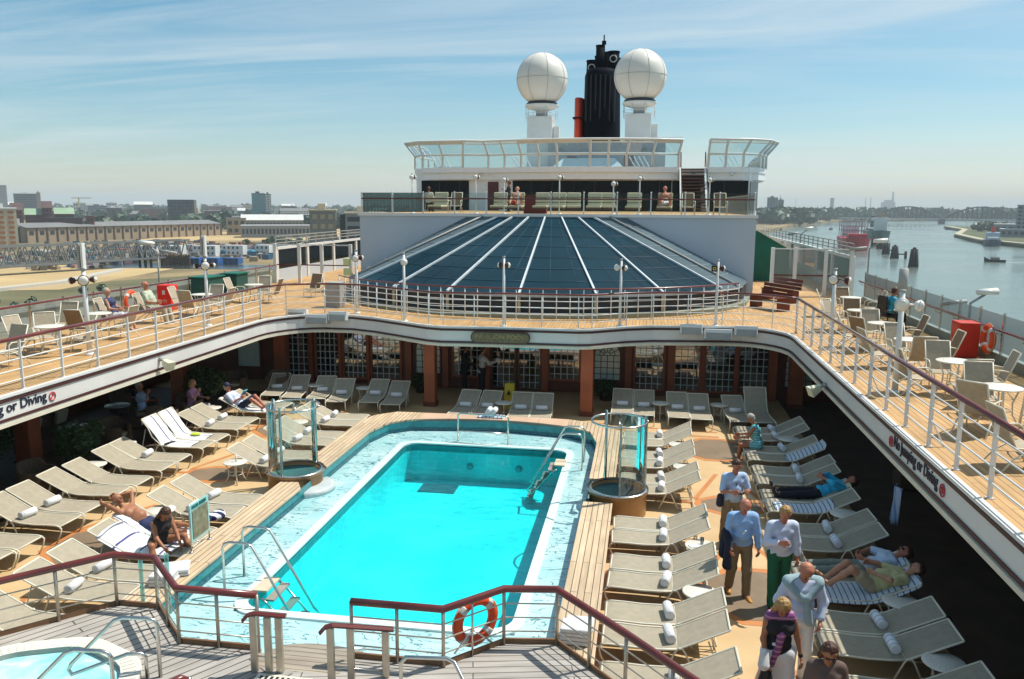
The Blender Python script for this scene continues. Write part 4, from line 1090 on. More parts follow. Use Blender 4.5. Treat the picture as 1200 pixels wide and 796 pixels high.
m.build('vertical_fins', paint('fin_black', (.004, .006, .012), .4), fn)
for x, y, r, z1, nm in ((-5.05, YF - 1, .48, 18.2, 1), (-4.35, YF - 1.2, .38, 19.4, 0), (-3.2, YF - 1, .52, 18.9, 1), (-3.85, YF + .4, .40, 19.1, 0), (-2.85, YF + .6, .34, 18.6, 0), (-4.6, YF + 1, .36, 18.9, 0)):
    m = MB(True); m.tube([(x, y, 17.6), (x, y, z1 + .5)], [r, r * .94], 18); m.lathe([(r * .9, z1 + .5), (r * 1.03, z1 + .5), (r * 1.03, z1 + .62), (r * .8, z1 + .62), (r * .8, z1 + .4), (.001, z1 + .4)], (x, y, 0), 18); p = m.build('exhaust_pipe', NAVYB, fn)
    if nm:
        m = MB(True); m.tube([(x + .28 * math.cos(t), y - r * .98, z1 - .05 + .28 * math.sin(t)) for t in np.linspace(0, 2 * math.pi, 17)], .05, 6, caps=False); m.build('ring_vent', paint('ring_silver', (.45, .46, .46), .4), p)
m = MB(True); m.tube([(-4.1, YF, 17.8), (-4.1, YF, 20.3)], .10, 8); m.tube([(-4.1, YF, 20.3), (-4.1, YF, 20.6)], .2, 8); m.tube([(-4.1, YF, 20.6), (-4.1, YF, 21.1)], .06, 8); m.build('mast', NAVYB, fn)
loft([(12.0, -6.08, YF - .2, .44, 2.2), (15.6, -6.08, YF - .2, .42, 2.0)], paint('funnel_orange_red', (.85, .07, .02), .4, var=.1), 'red_casing', fn)
m = MB(); m.box((-6.08, YF - .2, 13.9), (.92, 4.45, .10)); m.build('black_band', NAVYB, fn)

# ---- outer bulwarks: glass panels, stanchions, mahogany rail
def bulwark(x, s, y0, y1, label, glass_top, z0):
    e = empty('bulwark_screen', (x, y0, U), label, 'screen')
    m = MB(); m.span(x - .06, x + .06, y0, y1, U, z0); m.build('green_grey_kerb', paint('bulwark_kerb', (.22, .25, .21), .6), e)
    ys = np.arange(y0, y1, 1.38)
    for y in ys:
        m = MB(); m.box((x, y, (U + glass_top) / 2 + .03), (.05, .05, glass_top - U + .06)); m.build('post', STEEL, e)
        m = MB(True); m.tube([(x, y, 3.45), (x - s * .16, y, 3.50), (x - s * .16, y, 3.58)], .015, 6); m.build('rail_bracket', STEEL, e)
    for a, b_ in zip(ys[:-1], ys[1:]):
        m = MB(); m.box((x, (a + b_) / 2, (z0 + .05 + glass_top) / 2), (.014, b_ - a - .09, glass_top - z0 - .05)); m.build('glass_panel', SMOKEG, e)
    m = MB(True); m.tube([(x - s * .16, y0, 3.60), (x - s * .16, y1, 3.60)], .035, 8); m.build('handrail', MAHOG, e)
bulwark(XR - .12, 1, 4, 33.2, 'smoked glass bulwark with mahogany rail between right gallery and river', 3.92, 3.0)
bulwark(XL + .12, -1, 4, 36, 'low clear glass bulwark with mahogany rail on the left gallery', 3.62, 2.9)

# tall white framed wind screens at the forward ends of the galleries
def frame_screen(name, pts, z1, label, mids, glass, w=.14):
    e = empty(name, (*pts[0], U), label, 'screen')
    for p in pts:
        m = MB(); m.box((p[0], p[1], (U + z1) / 2), (w, w, z1 - U)); bevel(m.build('post', WHITE, e), .01)
    for a, b_ in zip(pts[:-1], pts[1:]):
        for z in [z1 - .05] + mids:
            m = MB(); m.tube([(a[0], a[1], z), (b_[0], b_[1], z)], .035, 4); m.build('rail', WHITE if z == z1 - .05 else MAHOG, e)
        if glass:
            m = MB(); m.add([(a[0], a[1], U + .2), (b_[0], b_[1], U + .2), (b_[0], b_[1], z1 - .1), (a[0], a[1], z1 - .1)], [(0, 1, 2, 3)]); m.build('glass_panel', SMOKEG, e)
    return e
frame_screen('wind_frame', [(5.2, 35.2), (6.1, 35.2), (7.3, 35.2), (8.3, 35.2)], 4.75, 'white framed screen across the right gallery by the green wall', [3.62], True)
frame_screen('wind_frame', [(-17.1, 36.2), (-15.9, 36.2), (-14.8, 36.2), (-13.4, 36.2)], 4.6, 'white framed screen across the left gallery', [3.62], False)
def promenade(x, s, y0, y1, zt, label):
    e = empty('promenade_screen', (x, y0, U), label, 'screen')
    for y in np.arange(y0, y1, 3.6):
        m = MB(); m.box((x, y, (U + zt) / 2), (.16, .22, zt - U)); m.build('post', WHITE, e)
    m = MB(); m.span(x - .1, x + .1, y0, y1, zt - .12, zt); m.build('top_beam', WHITE, e)
    m = MB(); m.span(x - .04, x + .04, y0, y1, U, U + .6); m.build('lower_plating', OFFW, e)
    for a in np.arange(y0, y1, 3.6):
        m = MB(); m.box((x, a + 1.8, (U + .6 + zt - .12) / 2), (.02, 3.3, zt - .12 - U - .6)); m.build('glass_panel', glassy('dark_promenade_glass', (.16, .2, .2), .08, .05, .2, (.05, .07, .07)), e)
    m = MB()
    for y in np.arange(y0, y1, 1.2): m.box((x, y, zt + .25), (.04, .04, .5))
    for z in (.18, .34, .5): m.span(x - .02, x + .02, y0, y1, zt + z - .02, zt + z + .02)
    m.build('roof_rail', GREY, e)
promenade(8.42, 1, 35.5, 62, 4.42, 'grey glazed promenade side with pipe railing running forward on the right')
promenade(-17.15, -1, 36.4, 56, 4.42, 'white glazed promenade side with railing running forward on the left')
gh = empty('green_shelter', (6.2, 44, U), 'green gabled shelter beside the pale wall on the right', 'shelter')
GRN = paint('green_canvas', (.0, .13, .085), .6, var=.25, scale=1)
m = MB(); m.add([(4.3, 42, U), (7.0, 42, U), (7.0, 42, 4.35), (5.4, 42, 5.25), (4.3, 42, 5.2), (4.3, 50, U), (7.0, 50, U), (7.0, 50, 4.35), (5.4, 50, 5.25), (4.3, 50, 5.2)],
     [(0, 1, 2, 3, 4), (9, 8, 7, 6, 5), (1, 6, 7, 2), (2, 7, 8, 3), (3, 8, 9, 4)]); m.build('canvas_wall', GRN, gh)
m = MB(); m.tube([(7.05, 41.9, 4.35), (5.4, 41.9, 5.28), (4.3, 41.9, 5.23)], .06, 4); m.build('eaves_trim', CREAM, gh)
# brown slatted benches near it
def deck_bench(x, y, L, a, label):
    e = empty('deck_bench', (x, y, U), label, 'bench', rz=R(a))
    BR = paint('brown_bench', (.17, .035, .02), .45, var=.25)
    ORG[e.name] = Vector((0, 0, 0))
    q = MB()
    for k in range(4): q.box((0, -.2 + k * .13, .45), (L, .11, .04))
    q.build('seat', BR, e)
    q = MB()
    for k in range(3): q.box((0, .34 + k * .02, .55 + k * .14), (L, .03, .12))
    q.build('backrest', BR, e)
    for s in (-1, 1):
        q = MB(); q.box((s * (L / 2 - .06), .02, .215), (.07, .5, .43)); q.build('leg', BR, e)
deck_bench(4.45, 30.4, 1.7, -62, 'nearer brown slatted bench by the skylight')
deck_bench(5.2, 33.0, 1.7, -62, 'farther brown slatted bench by the skylight')

# red boxes, lifebuoys
def red_box(x, y, label):
    e = empty('fire_locker', (x, y, U), label, 'locker')
    m = MB(); m.box((x, y, U + .44), (.48, .55, .86)); bevel(m.build('cabinet', RED, e), .02)
    m = MB(); m.box((x - .245, y, U + .44), (.01, .47, .76)); m.build('door', paint('red_door', (.50, .025, .01), .4), e)
    m = MB(); m.box((x - .26, y + .17, U + .5), (.02, .03, .12)); m.build('handle', GREY, e)
red_box(7.85, 21.5, 'red fire locker against the smoked glass on the right gallery')
def lifebuoy(x, y, z, axis, label, r=.29, t=.075):
    e = empty('lifebuoy', (x, y, z), label, 'lifebuoy')
    def pt(a, rr, off=0):
        if axis == 'x': return (x + off, y + rr * math.cos(a), z + rr * math.sin(a))
        if axis == 'y': return (x + rr * math.cos(a), y + off, z + rr * math.sin(a))
        d = Vector(axis); return (x + d.x * rr * math.cos(a) - d.y * off, y + d.y * rr * math.cos(a) + d.x * off, z + rr * math.sin(a))
    m = MB(True); m.tube([pt(a, r) for a in np.linspace(0, 2 * math.pi, 37)], t, 12, caps=False); m.build('ring', ORANGE, e)
    for k in range(4):
        a0 = R(90 * k + 45 - 9); m = MB(True); m.tube([pt(a, r) for a in np.linspace(a0, a0 + R(18), 5)], t * 1.04, 12); m.build('reflective_band', paint('silver_band', (.62, .60, .55), .4), e)
    m = MB(True)
    for k in range(4):
        m.tube([pt(R(90 * k + 45) + (R(90)) * q / 6, r + t * (1.0 + .25 * math.sin(math.pi * q / 6))) for q in range(7)], .010, 5)
    m.build('grab_line', paint('rope', (.65, .35, .2), .8), e)
    return e
lifebuoy(8.15, 20.9, 3.32, 'x', 'orange lifebuoy hanging on the right smoked glass bulwark', .28)
lifebuoy(-16.75, 24.6, 3.2, 'x', 'orange lifebuoy on the left bulwark behind the bare armed couple', .30)
e = empty('fire_locker', (-16.3, 26.0, U), 'bright red box cover beside the left bulwark', 'locker')
m = MB(); m.box((-16.3, 26.0, U + .44), (.52, .45, .86)); bevel(m.build('cabinet', paint('bright_red_cover', (.80, .02, .008), .5), e), .03)
m = MB(); m.box((-16.3, 25.768, U + .62), (.10, .01, .14)); m.build('white_mark', WHITE, e)
for k, (x, y, w_, h) in enumerate(((-16.6, 29.2, 1.2, .85), (-16.7, 31.5, 1.0, .8))):
    e = empty('deck_locker', (x, y, U), ['dark green deck locker beyond the red box', 'second dark green deck locker farther forward'][k], 'locker')
    m = MB(); m.box((x, y, U + h / 2), (.7, w_, h)); bevel(m.build('cabinet', paint('dark_green_locker', (.01, .08, .07), .4), e), .03)
    m = MB(); m.box((x, y, U + h + .03), (.8, w_ + .1, .05)); m.build('lid', GRN, e)
# outboard floodlights on stalks beyond the bulwarks
def stalk(x, y, z, s, label):
    e = empty('outboard_floodlight', (x, y, U), label, 'floodlight')
    m = MB(True); m.tube([(x, y, U - .4), (x, y, z - .25), (x + s * .35, y, z)], .035, 8); m.build('stalk', GREY, e)
    m = MB(True); m.tube([(x + s * .15, y, z + .06), (x + s * .65, y, z + .10)], [.13, .16], 12, flat=.6); m.build('head', LAMPG, e)
    m = MB(True); m.tube([(x - s * .1, y, z - .2), (x - s * .75, y, z - .28)], .06, 8); m.build('arm', GREY, e)
stalk(-17.6, 18.9, 4.25, -1, 'white outboard floodlight at the left edge of the left bulwark')
stalk(-17.6, 27.6, 4.9, -1, 'white outboard floodlight farther along the left bulwark')
stalk(8.9, 24.2, 4.05, 1, 'white outboard floodlight over the river by the right bulwark')
stalk(8.9, 35.0, 5.0, 1, 'white outboard floodlight over the right promenade')
stalk(8.9, 50.0, 5.1, 1, 'small outboard floodlight far along the right promenade')
# ====================================================== HOT TUB PLATFORM (near)
ZP = .6
front = [(-11.5, 5.85), (-9.8, 7.65), (-8.49, 9.09), (-7.46, 10.2), (-6.81, 10.2), (-5.98, 9.38), (-4.85, 9.38)]
frontR = [(-3.6, 9.42), (-2.39, 9.42), (-1.73, 10.1), (-1.03, 10.2), (-.10, 9.2), (.95, 8.0), (2.6, 6.2)]
m = MB(); m.prism([(-11.5, 2), (-4.2, 2), (-4.2, 8.95), (-4.83, 8.95)] + front[::-1], .0, ZP); st_ = m.build('hot_tub_platform_left', GREYT); tag(st_, kind='structure')
m = MB(); m.prism([(-4.2, 2), (2.6, 2)] + frontR[::-1] + [(-3.62, 8.95), (-4.2, 8.95)], .0, ZP); tag(m.build('hot_tub_platform_right', GREYT2), kind='structure')
# curved steps down to the pool shelf in the gap
stp = empty('pool_steps', (-4.2, 9.3, 0), 'three curved grey timber steps between the two short handrails', 'steps')
for k in range(3):
    y0 = 8.95 + .32 * k; y1 = 9.27 + .32 * k; b = [(x, y1 + .12 * (1 - ((x + 4.22) / .62) ** 2)) for x in np.linspace(-4.84, -3.61, 12)]
    a = [(x, 8.952 if k == 0 else y0 + .12 * (1 - ((x + 4.22) / .62) ** 2) + .002) for x in np.linspace(-4.84, -3.61, 12)]
    m = MB(); m.ribbon(b, a, .13, .6 - .005 - .12 * (k + 0) - .0); m.build('step', planks('step_teak', (.40, .35, .28), (.35, .30, .24), (.07, .06, .05), .10, 3, 90, .7), stp, True)
m = MB()
for i in range(9):
    for j in range(3): m.box((-4.55 + i * .07, 8.55 + j * .1, ZP + .004), (.035, .07, .006))
tag(m.build('deck_grate', BLACK), 'small slotted drain grate in the near timber deck', 'grate')
m = MB(); m.span(-4.62, -3.9, 8.47, 8.83, ZP, ZP + .003); tag(m.build('grate_plate', CREAM), 'cream plate under the slotted drain at the head of the steps', 'plate')

KB = paint('brown_kick_board', (.20, .10, .045), .5, var=.3, scale=4)
def steel_rail(label, path, z=ZP, h=.79, close=False, skip_first=False):
    e = empty('railing', (*path[0], z), label, 'railing')
    m = MB(True); m.tube([(p[0], p[1], z + h) for p in path], .050, 12); m.build('handrail', MAHOG, e)
    for k in range(3):
        zz = z + h * (.24 + .25 * k)
        m = MB(True); m.tube([(p[0], p[1], zz) for p in path], .010, 8); m.build('bar', STEELP, e)
    pts = resample(path, .72)
    for p in pts:
        m = MB(True); m.tube([(p[0], p[1], z), (p[0], p[1], z + h)], .024, 10); m.build('post', STEELP, e)
    m = MB(); out = [(p[0], p[1] + .05) for p in path]; inn = [(p[0], p[1] + .015) for p in path]
    m.ribbon(out, inn, z - .03, z + .07); m.build('kick_board', KB, e, True)
    return e
steel_rail('mahogany topped steel rail along the left of the near platform', [(p[0] + .0, p[1] - .07) for p in front])
steel_rail('mahogany topped steel rail with lifebuoy on the right of the near platform', [(p[0] + .02, p[1] - .07) for p in frontR])
for s, pts, lab in ((-1, [(-4.68, 8.86, ZP, .76), (-4.50, 8.88, ZP, .74), (-4.36, 8.90, ZP, .74)], 'short thick posted stair rail left of the steps'), (1, [(-3.62, 8.74, ZP, .76), (-3.42, 8.88, ZP, .70), (-3.02, 9.02, ZP, .62)], 'short thick posted stair rail right of the steps')):
    e = empty('stair_rail', pts[0][:3], lab, 'railing')
    for (x, y, z, h) in pts:
        m = MB(); m.box((x, y, z + h / 2), (.085, .06, h)); bevel(m.build('post', STEELP, e), .008)
    tops = [(x, y, z + h) for x, y, z, h in pts]
    m = MB(True); m.smooth = False; a, b_ = Vector(tops[0]), Vector(tops[-1]); m.tube([a + Vector((-.12, -.03, -.07)), a + Vector((-.06, -.01, .0)), a + Vector((.03, 0, .03)), b_ + Vector((.10, .01, .02))], .05, 6, flat=.5); m.build('handrail', MAHOG, e)
    for k in range(2):
        m = MB(True); m.tube([(x, y, z + h - .27 * (k + 1)) for x, y, z, h in pts], .010, 6); m.build('bar', STEEL, e)
# lifebuoy fixed to the right rail
lifebuoy(-2.06, 9.86, ZP + .40, (.70, .72, 0), 'large orange lifebuoy tied to the near mahogany rail', .275, .066)
m = MB(True); m.tube([(-2.06, 9.66, ZP + .02), (-2.06, 9.66, ZP + .74)], .014, 8); m.tube([(-2.06, 9.66, ZP + .38), (-1.84, 9.85, ZP + .12)], .012, 6); m.tube([(-2.06, 9.66, ZP + .38), (-2.26, 9.48, ZP + .12)], .012, 6)
tag(m.build('lifebuoy_holder', STEEL), 'steel bracket holding the large lifebuoy on the near rail', 'bracket')
# near right chrome bar and mahogany ends that rise from the bottom of the view
chrome('chrome_handrail', 'chrome step handrail in front of the large lifebuoy', 'handrail', [[(-2.62, 8.35, ZP), (-2.62, 8.35, ZP + .62), (-2.56, 8.37, ZP + .69), (-2.1, 8.42, ZP + .69), (-2.0, 8.40, ZP + .66), (-1.35, 7.75, ZP + .05), (-1.2, 7.5, ZP + .0)]], r=.024)
for k, (x, y, zt, lab) in enumerate(((-5.05, 7.95, 1.02, 'curved mahogany rail end nearest the hot tub'), (-6.15, 7.7, .92, 'low mahogany tipped bar at the bottom beside the hot tub'), (-4.12, 7.85, .80, 'mahogany tip of a hidden near handrail under the steps'))):
    m = MB(True); m.tube([(x, y, zt - .02), (x - .04, y - .05, zt + .03), (x - .13, y - .16, zt + .02), (x - .16, y - .24, zt - .3)], .042, 10)
    e = empty('rail_end', (x - .16, y - .25, ZP), lab, 'handrail'); m.build('mahogany_end', MAHOG, e)
    m = MB(True); m.tube([(x - .16, y - .25, ZP), (x - .16, y - .24, zt - .28)], .025, 8); m.ball((x + .02, y + .02, zt - .02), .03, 8, 6); m.build('post', STEEL, e)

e = empty('glass_strip', (-6.95, 10.3, .45), 'pair of narrow aqua glass strips just beyond the near left rail', 'glass panel')
for x in (-7.16, -6.74):
    m = MB(); m.box((x, 10.30, .92), (.06, .02, .94)); m.build('strip', AQUAG, e)
# hot tub
ht = empty('hot_tub', (-7.12, 7.75, ZP), 'cream rimmed hot tub with bubbling pale turquoise water', 'hot tub')
TUB = paint('cream_tub_tile', (.70, .68, .60), .3, var=.05)
cx, cy = -7.12, 7.72
def octo(r, n=48, k=.07): return [(cx + r * (1 + k * math.cos(8 * t)) * math.cos(t), cy + r * (1 + k * math.cos(8 * t)) * math.sin(t)) for t in np.linspace(0, 2 * math.pi, n, endpoint=False)]
m = MB(); m.ribbon(octo(1.36, k=.02), octo(1.12, k=.02), ZP + .001, ZP + .10, True); bevel(m.build('rim', TUB, ht, True), .02)
m = MB(True); a = octo(1.12, k=.02); b_ = octo(1.05, k=.01); 
m.ribbon(b_, octo(1.02, k=.01), ZP + .0, ZP + .02, True); m.wall(a[::-1], ZP - .1, ZP + .1, True); m.build('inner_wall', TUB, ht)
m = MB()
for t in np.linspace(0, 2 * math.pi, 90, endpoint=False):
    x, y = cx + 1.235 * math.cos(t), cy + 1.235 * math.sin(t); m.box((x, y, ZP + .103), (.15, .02, .006), t)
m.build('overflow_grating', paint('grating_beige', (.65, .63, .55), .6), ht)
def bubbly():
    m, nt, b = new_mat('bubbling_water')
    g = geo_coords(nt); n = nd(nt, 'ShaderNodeTexNoise'); n.inputs['Scale'].default_value = 2.2; n.inputs['Detail'].default_value = 8; n.inputs['Distortion'].default_value = .8; nt.links.new(g, n.inputs['Vector'])
    nt.links.new(ramp(nt, n.outputs[0], [(.35, (.22, .62, .64)), (.55, (.42, .76, .76)), (.7, (.72, .86, .84))]), b.inputs['Base Color']); b.inputs['Roughness'].default_value = .15
    bump(nt, b, n.outputs[0], .5, .05); return m
m = MB(); m.add([(p[0], p[1], ZP + .03) for p in octo(1.125, k=.02)], [tuple(range(48))]); m.build('water', bubbly(), ht)
def tub_rail(x, y, lab, s=1.0):
    z = ZP
    t1 = [(x, y, z), (x, y, z + .70), (x - .03, y - .01, z + .76), (x - .12, y - .02, z + .78), (x - .42, y - .05, z + .78), (x - .52, y - .08, z + .75), (x - 1.02, y - .25, z + .22), (x - 1.05, y - .27, z + .15), (x - 1.0, y - .28, z + .10), (x - .35, y - .12, z + .34), (x - .2, y - .06, z + .33), (x - .16, y - .04, z + .28), (x - .15, y - .04, z)]
    chrome('tub_handrail', lab, 'handrail', [t1], r=.024)
tub_rail(-5.78, 8.55, 'far chrome loop handrail of the hot tub')
tub_rail(-5.86, 7.78, 'near chrome loop handrail of the hot tub')

# ============================================================== FURNITURE
def slingmesh(m, pts, y0, y1, t=.008):
    a = [(x, y0, z) for x, z in pts]; b = [(x, y1, z) for x, z in pts]; n = len(pts)
    m.add(a + b, [(i, i + 1, i + 1 + n, i + n) for i in range(n - 1)])
    m.add([(x, y, z - t) for x, y, z in a + b], [(i, i + n, i + 1 + n, i + 1) for i in range(n - 1)])
W2 = .31
def make_lounger(fab, upright=False, mt=None):
    """foot end at x=0, head towards -x; back raised"""
    fr = mt or CREAM
    root = empty('sun_lounger', (0, 0, 0), 'lounger', 'sun lounger', 'taupe sling sun loungers round the pool')
    hz = .71 if not upright else 1.02
    hx = -1.84 if not upright else -1.62
    seat = [(0.0, .335), (-.10, .355), (-.3, .352), (-.6, .338), (-.9, .345), (-1.10, .365)]
    back = [(-1.115, .368), (-1.35, .368 + (hz - .368) * .32), (-1.6 if not upright else -1.45, .368 + (hz - .368) * .67), (hx, hz)]
    m = MB(True); slingmesh(m, seat, -W2, W2); m.build('seat', fab, root)
    m = MB(True); slingmesh(m, back, -W2, W2); bk = m.build('backrest', fab, root)
    m = MB()
    for s in (-1, 1): m.tube([(x, s * (W2 + .012), z) for x, z in back], .016, 6)
    m.tube([(hx, -W2, hz), (hx, W2, hz)], .016, 6); m.build('back_frame', fr, bk)
    m = MB(True)
    for s in (-1, 1): m.tube([(x, s * (W2 + .012), z) for x, z in seat], .017, 6)
    m.tube([(-1.108, -W2, .35), (-1.108, W2, .35)], .014, 6); m.tube([(-.02, -W2, .335), (-.02, W2, .335)], .014, 6)
    m.build('frame', fr, root)
    m = MB(True); m.tube([(-1.73, -W2 * .9, .06), (-1.73, W2 * .9, .06)], .013, 6); m.build('cross_bar', fr, root)
    for s in (-1, 1):
        m = MB(True); m.tube([(-.02, s * (W2 + .014), .335), (.03, s * (W2 + .014), .30), (.0, s * (W2 + .014), .18), (-.10, s * (W2 + .014), .0)], .017, 6); m.build('leg', fr, root)
        m = MB(True); m.tube([(-.93, s * (W2 + .02), .0), (-1.08, s * (W2 + .02), .33), (-1.12, s * (W2 + .02), .385), (-1.18, s * (W2 + .02), .385), (-1.22, s * (W2 + .02), .33), (-1.38, s * (W2 + .02), .0)], .016, 6); m.build('leg', fr, root)
        m = MB(True); m.tube([(-1.55, s * (W2 - .03), .50 if not upright else .75), (-1.72, s * (W2 - .03), .05), (-1.35, s * (W2 - .02), .03)], .012, 6); m.build('stay', fr, root)
    return root
def make_towel(mat):
    m = MB(True); n = 22; vs = []
    m.tube([(0, -.17, 0), (0, -.165, 0), (0, .165, 0), (0, .17, 0)], [.055, .074, .074, .055], 16)
    m.tube([(0, -.171, 0), (0, -.174, 0)], [.03, .01], 10)
    o = m.build('rolled_towel', mat); return tag(o, 'towel', 'towel', 'rolled towels on the sun loungers')
usedL = [False]; protoL = make_lounger(SLING); protoL.scale = (.95, .95, 1)
usedU = [False]; protoU = make_lounger(SLING, True)
usedT = [False]; protoT = make_towel(TOWEL)
usedT2 = [False]; protoT2 = make_towel(stripes('faint_blue_towel', (.80, .82, .84), (.35, .45, .6), 9, 1, .18))
ORDN = ['nearest', 'second', 'third', 'fourth', 'fifth', 'sixth', 'seventh', 'eighth', 'ninth']
def pair(x, y, side, label, towels=(1, 1), proto=None, dx=0, sep=.68, tw=None, rot=0):
    """side=+1: feet point to +X (left side of ship); -1: feet to -X. x,y = middle of the foot ends"""
    rz = (0 if side > 0 else math.pi) + R(rot)
    out = []
    for k in (0, 1):
        yy = y + (k - .5) * sep
        jit = random.uniform(-.03, .03); rj = random.uniform(-.035, .035)
        lb = ('near' if k == 0 else 'far') + ' lounger of the pair ' + label
        o = place(*((protoU, usedU) if 'draped' in label else (protoL, usedL)), (x + jit, yy, 0), rz + (0 if 'draped' in label else rj), lb)
        out.append(o)
        if towels[k]:
            c = math.cos(rz + rj); s = math.sin(rz + rj); lx = -.95
            p, u = (protoT, usedT) if tw is None else (protoT2, usedT2)
            t = place(p, u, (x + jit + lx * c, yy + lx * s, .352 + .076), rz + rj + random.uniform(-.15, .15), 'towel on the ' + lb)
    return out
SECT = ''
for k, (y, lab, tw) in enumerate((
    (20.75, SECT + 'beside the shaded guests, left outer row', (1, 1)),
    (19.0, SECT + 'draped with white towels', (0, 0)),
    (17.2, SECT + 'behind the dark shrub table, left outer row', (0, 1)),
    (15.5, SECT + 'without towels, left outer row', (0, 0)),
    (13.85, SECT + 'with towels at the left edge', (1, 1)),
    (12.1, SECT + 'cut by the lower left edge', (0, 0)))):
    pair(-10.80, y, 1, lab, tw)
pair(-10.62, 22.65, 1, SECT + 'used by the man reading by the dark shrubs', (0, 0))
for y, lab, tw in ((21.65, SECT + 'behind the far left bench end', (1, 1)), (19.75, SECT + 'behind the top of the left shower', (1, 1)), (17.95, SECT + 'seen through the lower left glass shower', (1, 1)),
                   (14.82, SECT + 'in the left inner row beyond the couple', (1, 1)), (13.0, SECT + 'used by the sunbathing couple', (0, 0)), (11.3, SECT + 'right behind the near rail, left', (1, 1)), (9.55, SECT + 'seen between the near rail bars', (0, 0))):
    pair(-7.82, y, 1, lab, tw)
for y, lab, tw in ((21.2, SECT + 'ending the right inner row', (0, 1)), (19.4, SECT + 'second from far end, right inner row', (1, 1)), (17.6, SECT + 'behind the right glass shower', (1, 1)),
                   (14.9, SECT + 'just this side of the right shower', (1, 1)), (13.12, SECT + 'beside the blue shirted man', (1, 1)), (11.35, SECT + 'beside the stacked towels', (1, 1)), (9.6, SECT + 'at the bottom edge right of the bench', (0, 1))):
    pair(-.44, y, -1, lab, tw)
for y, lab, tw in ((22.2, SECT + 'ending the shaded right row', (1, 1)), (20.45, SECT + 'used by the woman in turquoise', (0, 1)), (18.7, SECT + 'behind the turquoise shirted man, shaded', (1, 1)), (17.0, SECT + 'used by the man in the turquoise shirt', (0, 0)),
                   (15.15, SECT + 'beside the green trousered man', (1, 1)), (13.3, SECT + 'used by the two sleeping sunbathers', (0, 0)), (11.6, SECT + 'striped by rail shadows in the lower right', (1, 1)), (9.8, SECT + 'at the bottom right picture edge', (0, 0))):
    pair(2.62, y, -1, lab, tw, tw=1)
# back row: facing us
def back_lounger(x, y, rot, lab, towel=True, up=False, cream=False):
    o = place(protoL, usedL, (x, y, 0), R(-90 + rot), lab)
    if towel:
        a = R(-90 + rot); place(protoT, usedT, (x - .98 * math.cos(a), y - .98 * math.sin(a), .428), a, 'rolled towel on the ' + lab)
BL = 'far gallery lounger, '
for x, y, rot, lab, t in ((-11.75, 24.1, 12, 'leftmost of the six left ones', 1), (-10.98, 23.95, 12, 'second of the six left ones', 1), (-10.15, 23.95, 9, 'third of the six left ones', 1), (-9.38, 23.65, 9, 'fourth of the six left ones', 1), (-8.35, 23.75, 5, 'fifth of the six left ones', 1), (-7.6, 23.6, 5, 'sixth of the six left ones', 1),
                       (-5.3, 22.75, -3, 'leftmost of the four before the doors', 1), (-4.62, 22.75, -3, 'second of the four before the doors', 1), (-3.5, 22.72, 3, 'third of the four before the doors', 1), (-2.86, 22.72, 3, 'rightmost of the four before the doors', 1),
                       (-.55, 23.75, 0, 'first right of the middle pillar', 1), (.1, 23.7, 0, 'second right of the middle pillar', 1), (1.12, 23.6, 1, 'third right of the middle pillar', 1), (1.76, 23.5, 1, 'fourth right of the middle pillar', 1), (2.85, 23.45, 4, 'fifth right of the middle pillar', 1)):
    back_lounger(x, y, rot, BL + lab, t)
place(protoU, usedU, (3.5, 23.45, 0), R(-86), 'lounger with its back set upright, rightmost under the far gallery')

# small round side tables
def make_table(h=.5, r=.27):
    root = empty('side_table', (0, 0, 0), 'table', 'side table', 'small round cream side tables')
    m = MB(True); m.lathe([(.001, h - .03), (r * .93, h - .03), (r, h - .02), (r, h - .006), (r * .96, h), (.001, h)], (0, 0, 0), 28); m.build('table_top', paint('cream_table', (.74, .71, .62), .35, var=.06), root)
    m = MB()
    for a in range(0, 360, 20):
        for rr in (.6, .78): m.box((r * rr * math.cos(R(a)), r * rr * math.sin(R(a)), h + .001), (.018, .007, .002), R(a))
    m.build('slots', GREY, root)
    for k in range(4):
        a = R(45 + 90 * k); c, s = math.cos(a), math.sin(a)
        m = MB(True); m.tube([(r * .8 * c, r * .8 * s, h - .03), (r * .55 * c, r * .55 * s, h * .6), (r * .6 * c, r * .6 * s, h * .3), (r * .95 * c, r * .95 * s, 0)], .014, 6); m.build('leg', CREAM, root)
    m = MB(True); m.tube([(r * .56 * math.cos(t), r * .56 * math.sin(t), h * .42) for t in np.linspace(0, 2 * math.pi, 17)], .009, 5, caps=False); m.build('ring_brace', CREAM, root)
    return root
ut = [False]; pt_ = make_table()
for x, y, lab in ((-12.35, 16.35, 'behind the loungers left of the dark shrub'), (-12.7, 18.0, 'behind the white draped loungers, sunglasses beside it'), (-12.45, 21.75, 'at the head of the reading man'), (-9.25, 17.05, 'standing alone on the sunny walkway left of the left shower'), (-9.3, 20.7, 'seen through the top of the left shower'),
                  (-10.65, 25.2, 'between the second and third far left loungers'), (-8.95, 25.1, 'between the fourth and fifth far left loungers'), (-4.1, 23.9, 'between the four loungers before the doors'), (.6, 24.7, 'between the second and third far right loungers'), (2.35, 24.8, 'between the fourth and fifth far right loungers'),
                  (1.0, 20.35, 'between the two farthest pairs of the right inner row'), (1.05, 18.55, 'by the second pair of the right inner row'), (1.12, 14.05, 'carrying a small glass, beside the walking men'), (1.0, 12.25, 'white and empty between near right pairs'),
                  (4.0, 16.1, 'behind the striped towel in the shaded row'), (4.05, 10.75, 'in shade at the lower right'), (3.8, 21.35, 'in shade near the woman in turquoise'), (4.0, 12.45, 'dark under the sleeping pair'), (-9.2, 14.0, 'between the couple and the loungers beyond')):
    place(pt_, ut, (x, y, 0), random.uniform(0, 1.5), 'round cream side table ' + lab)
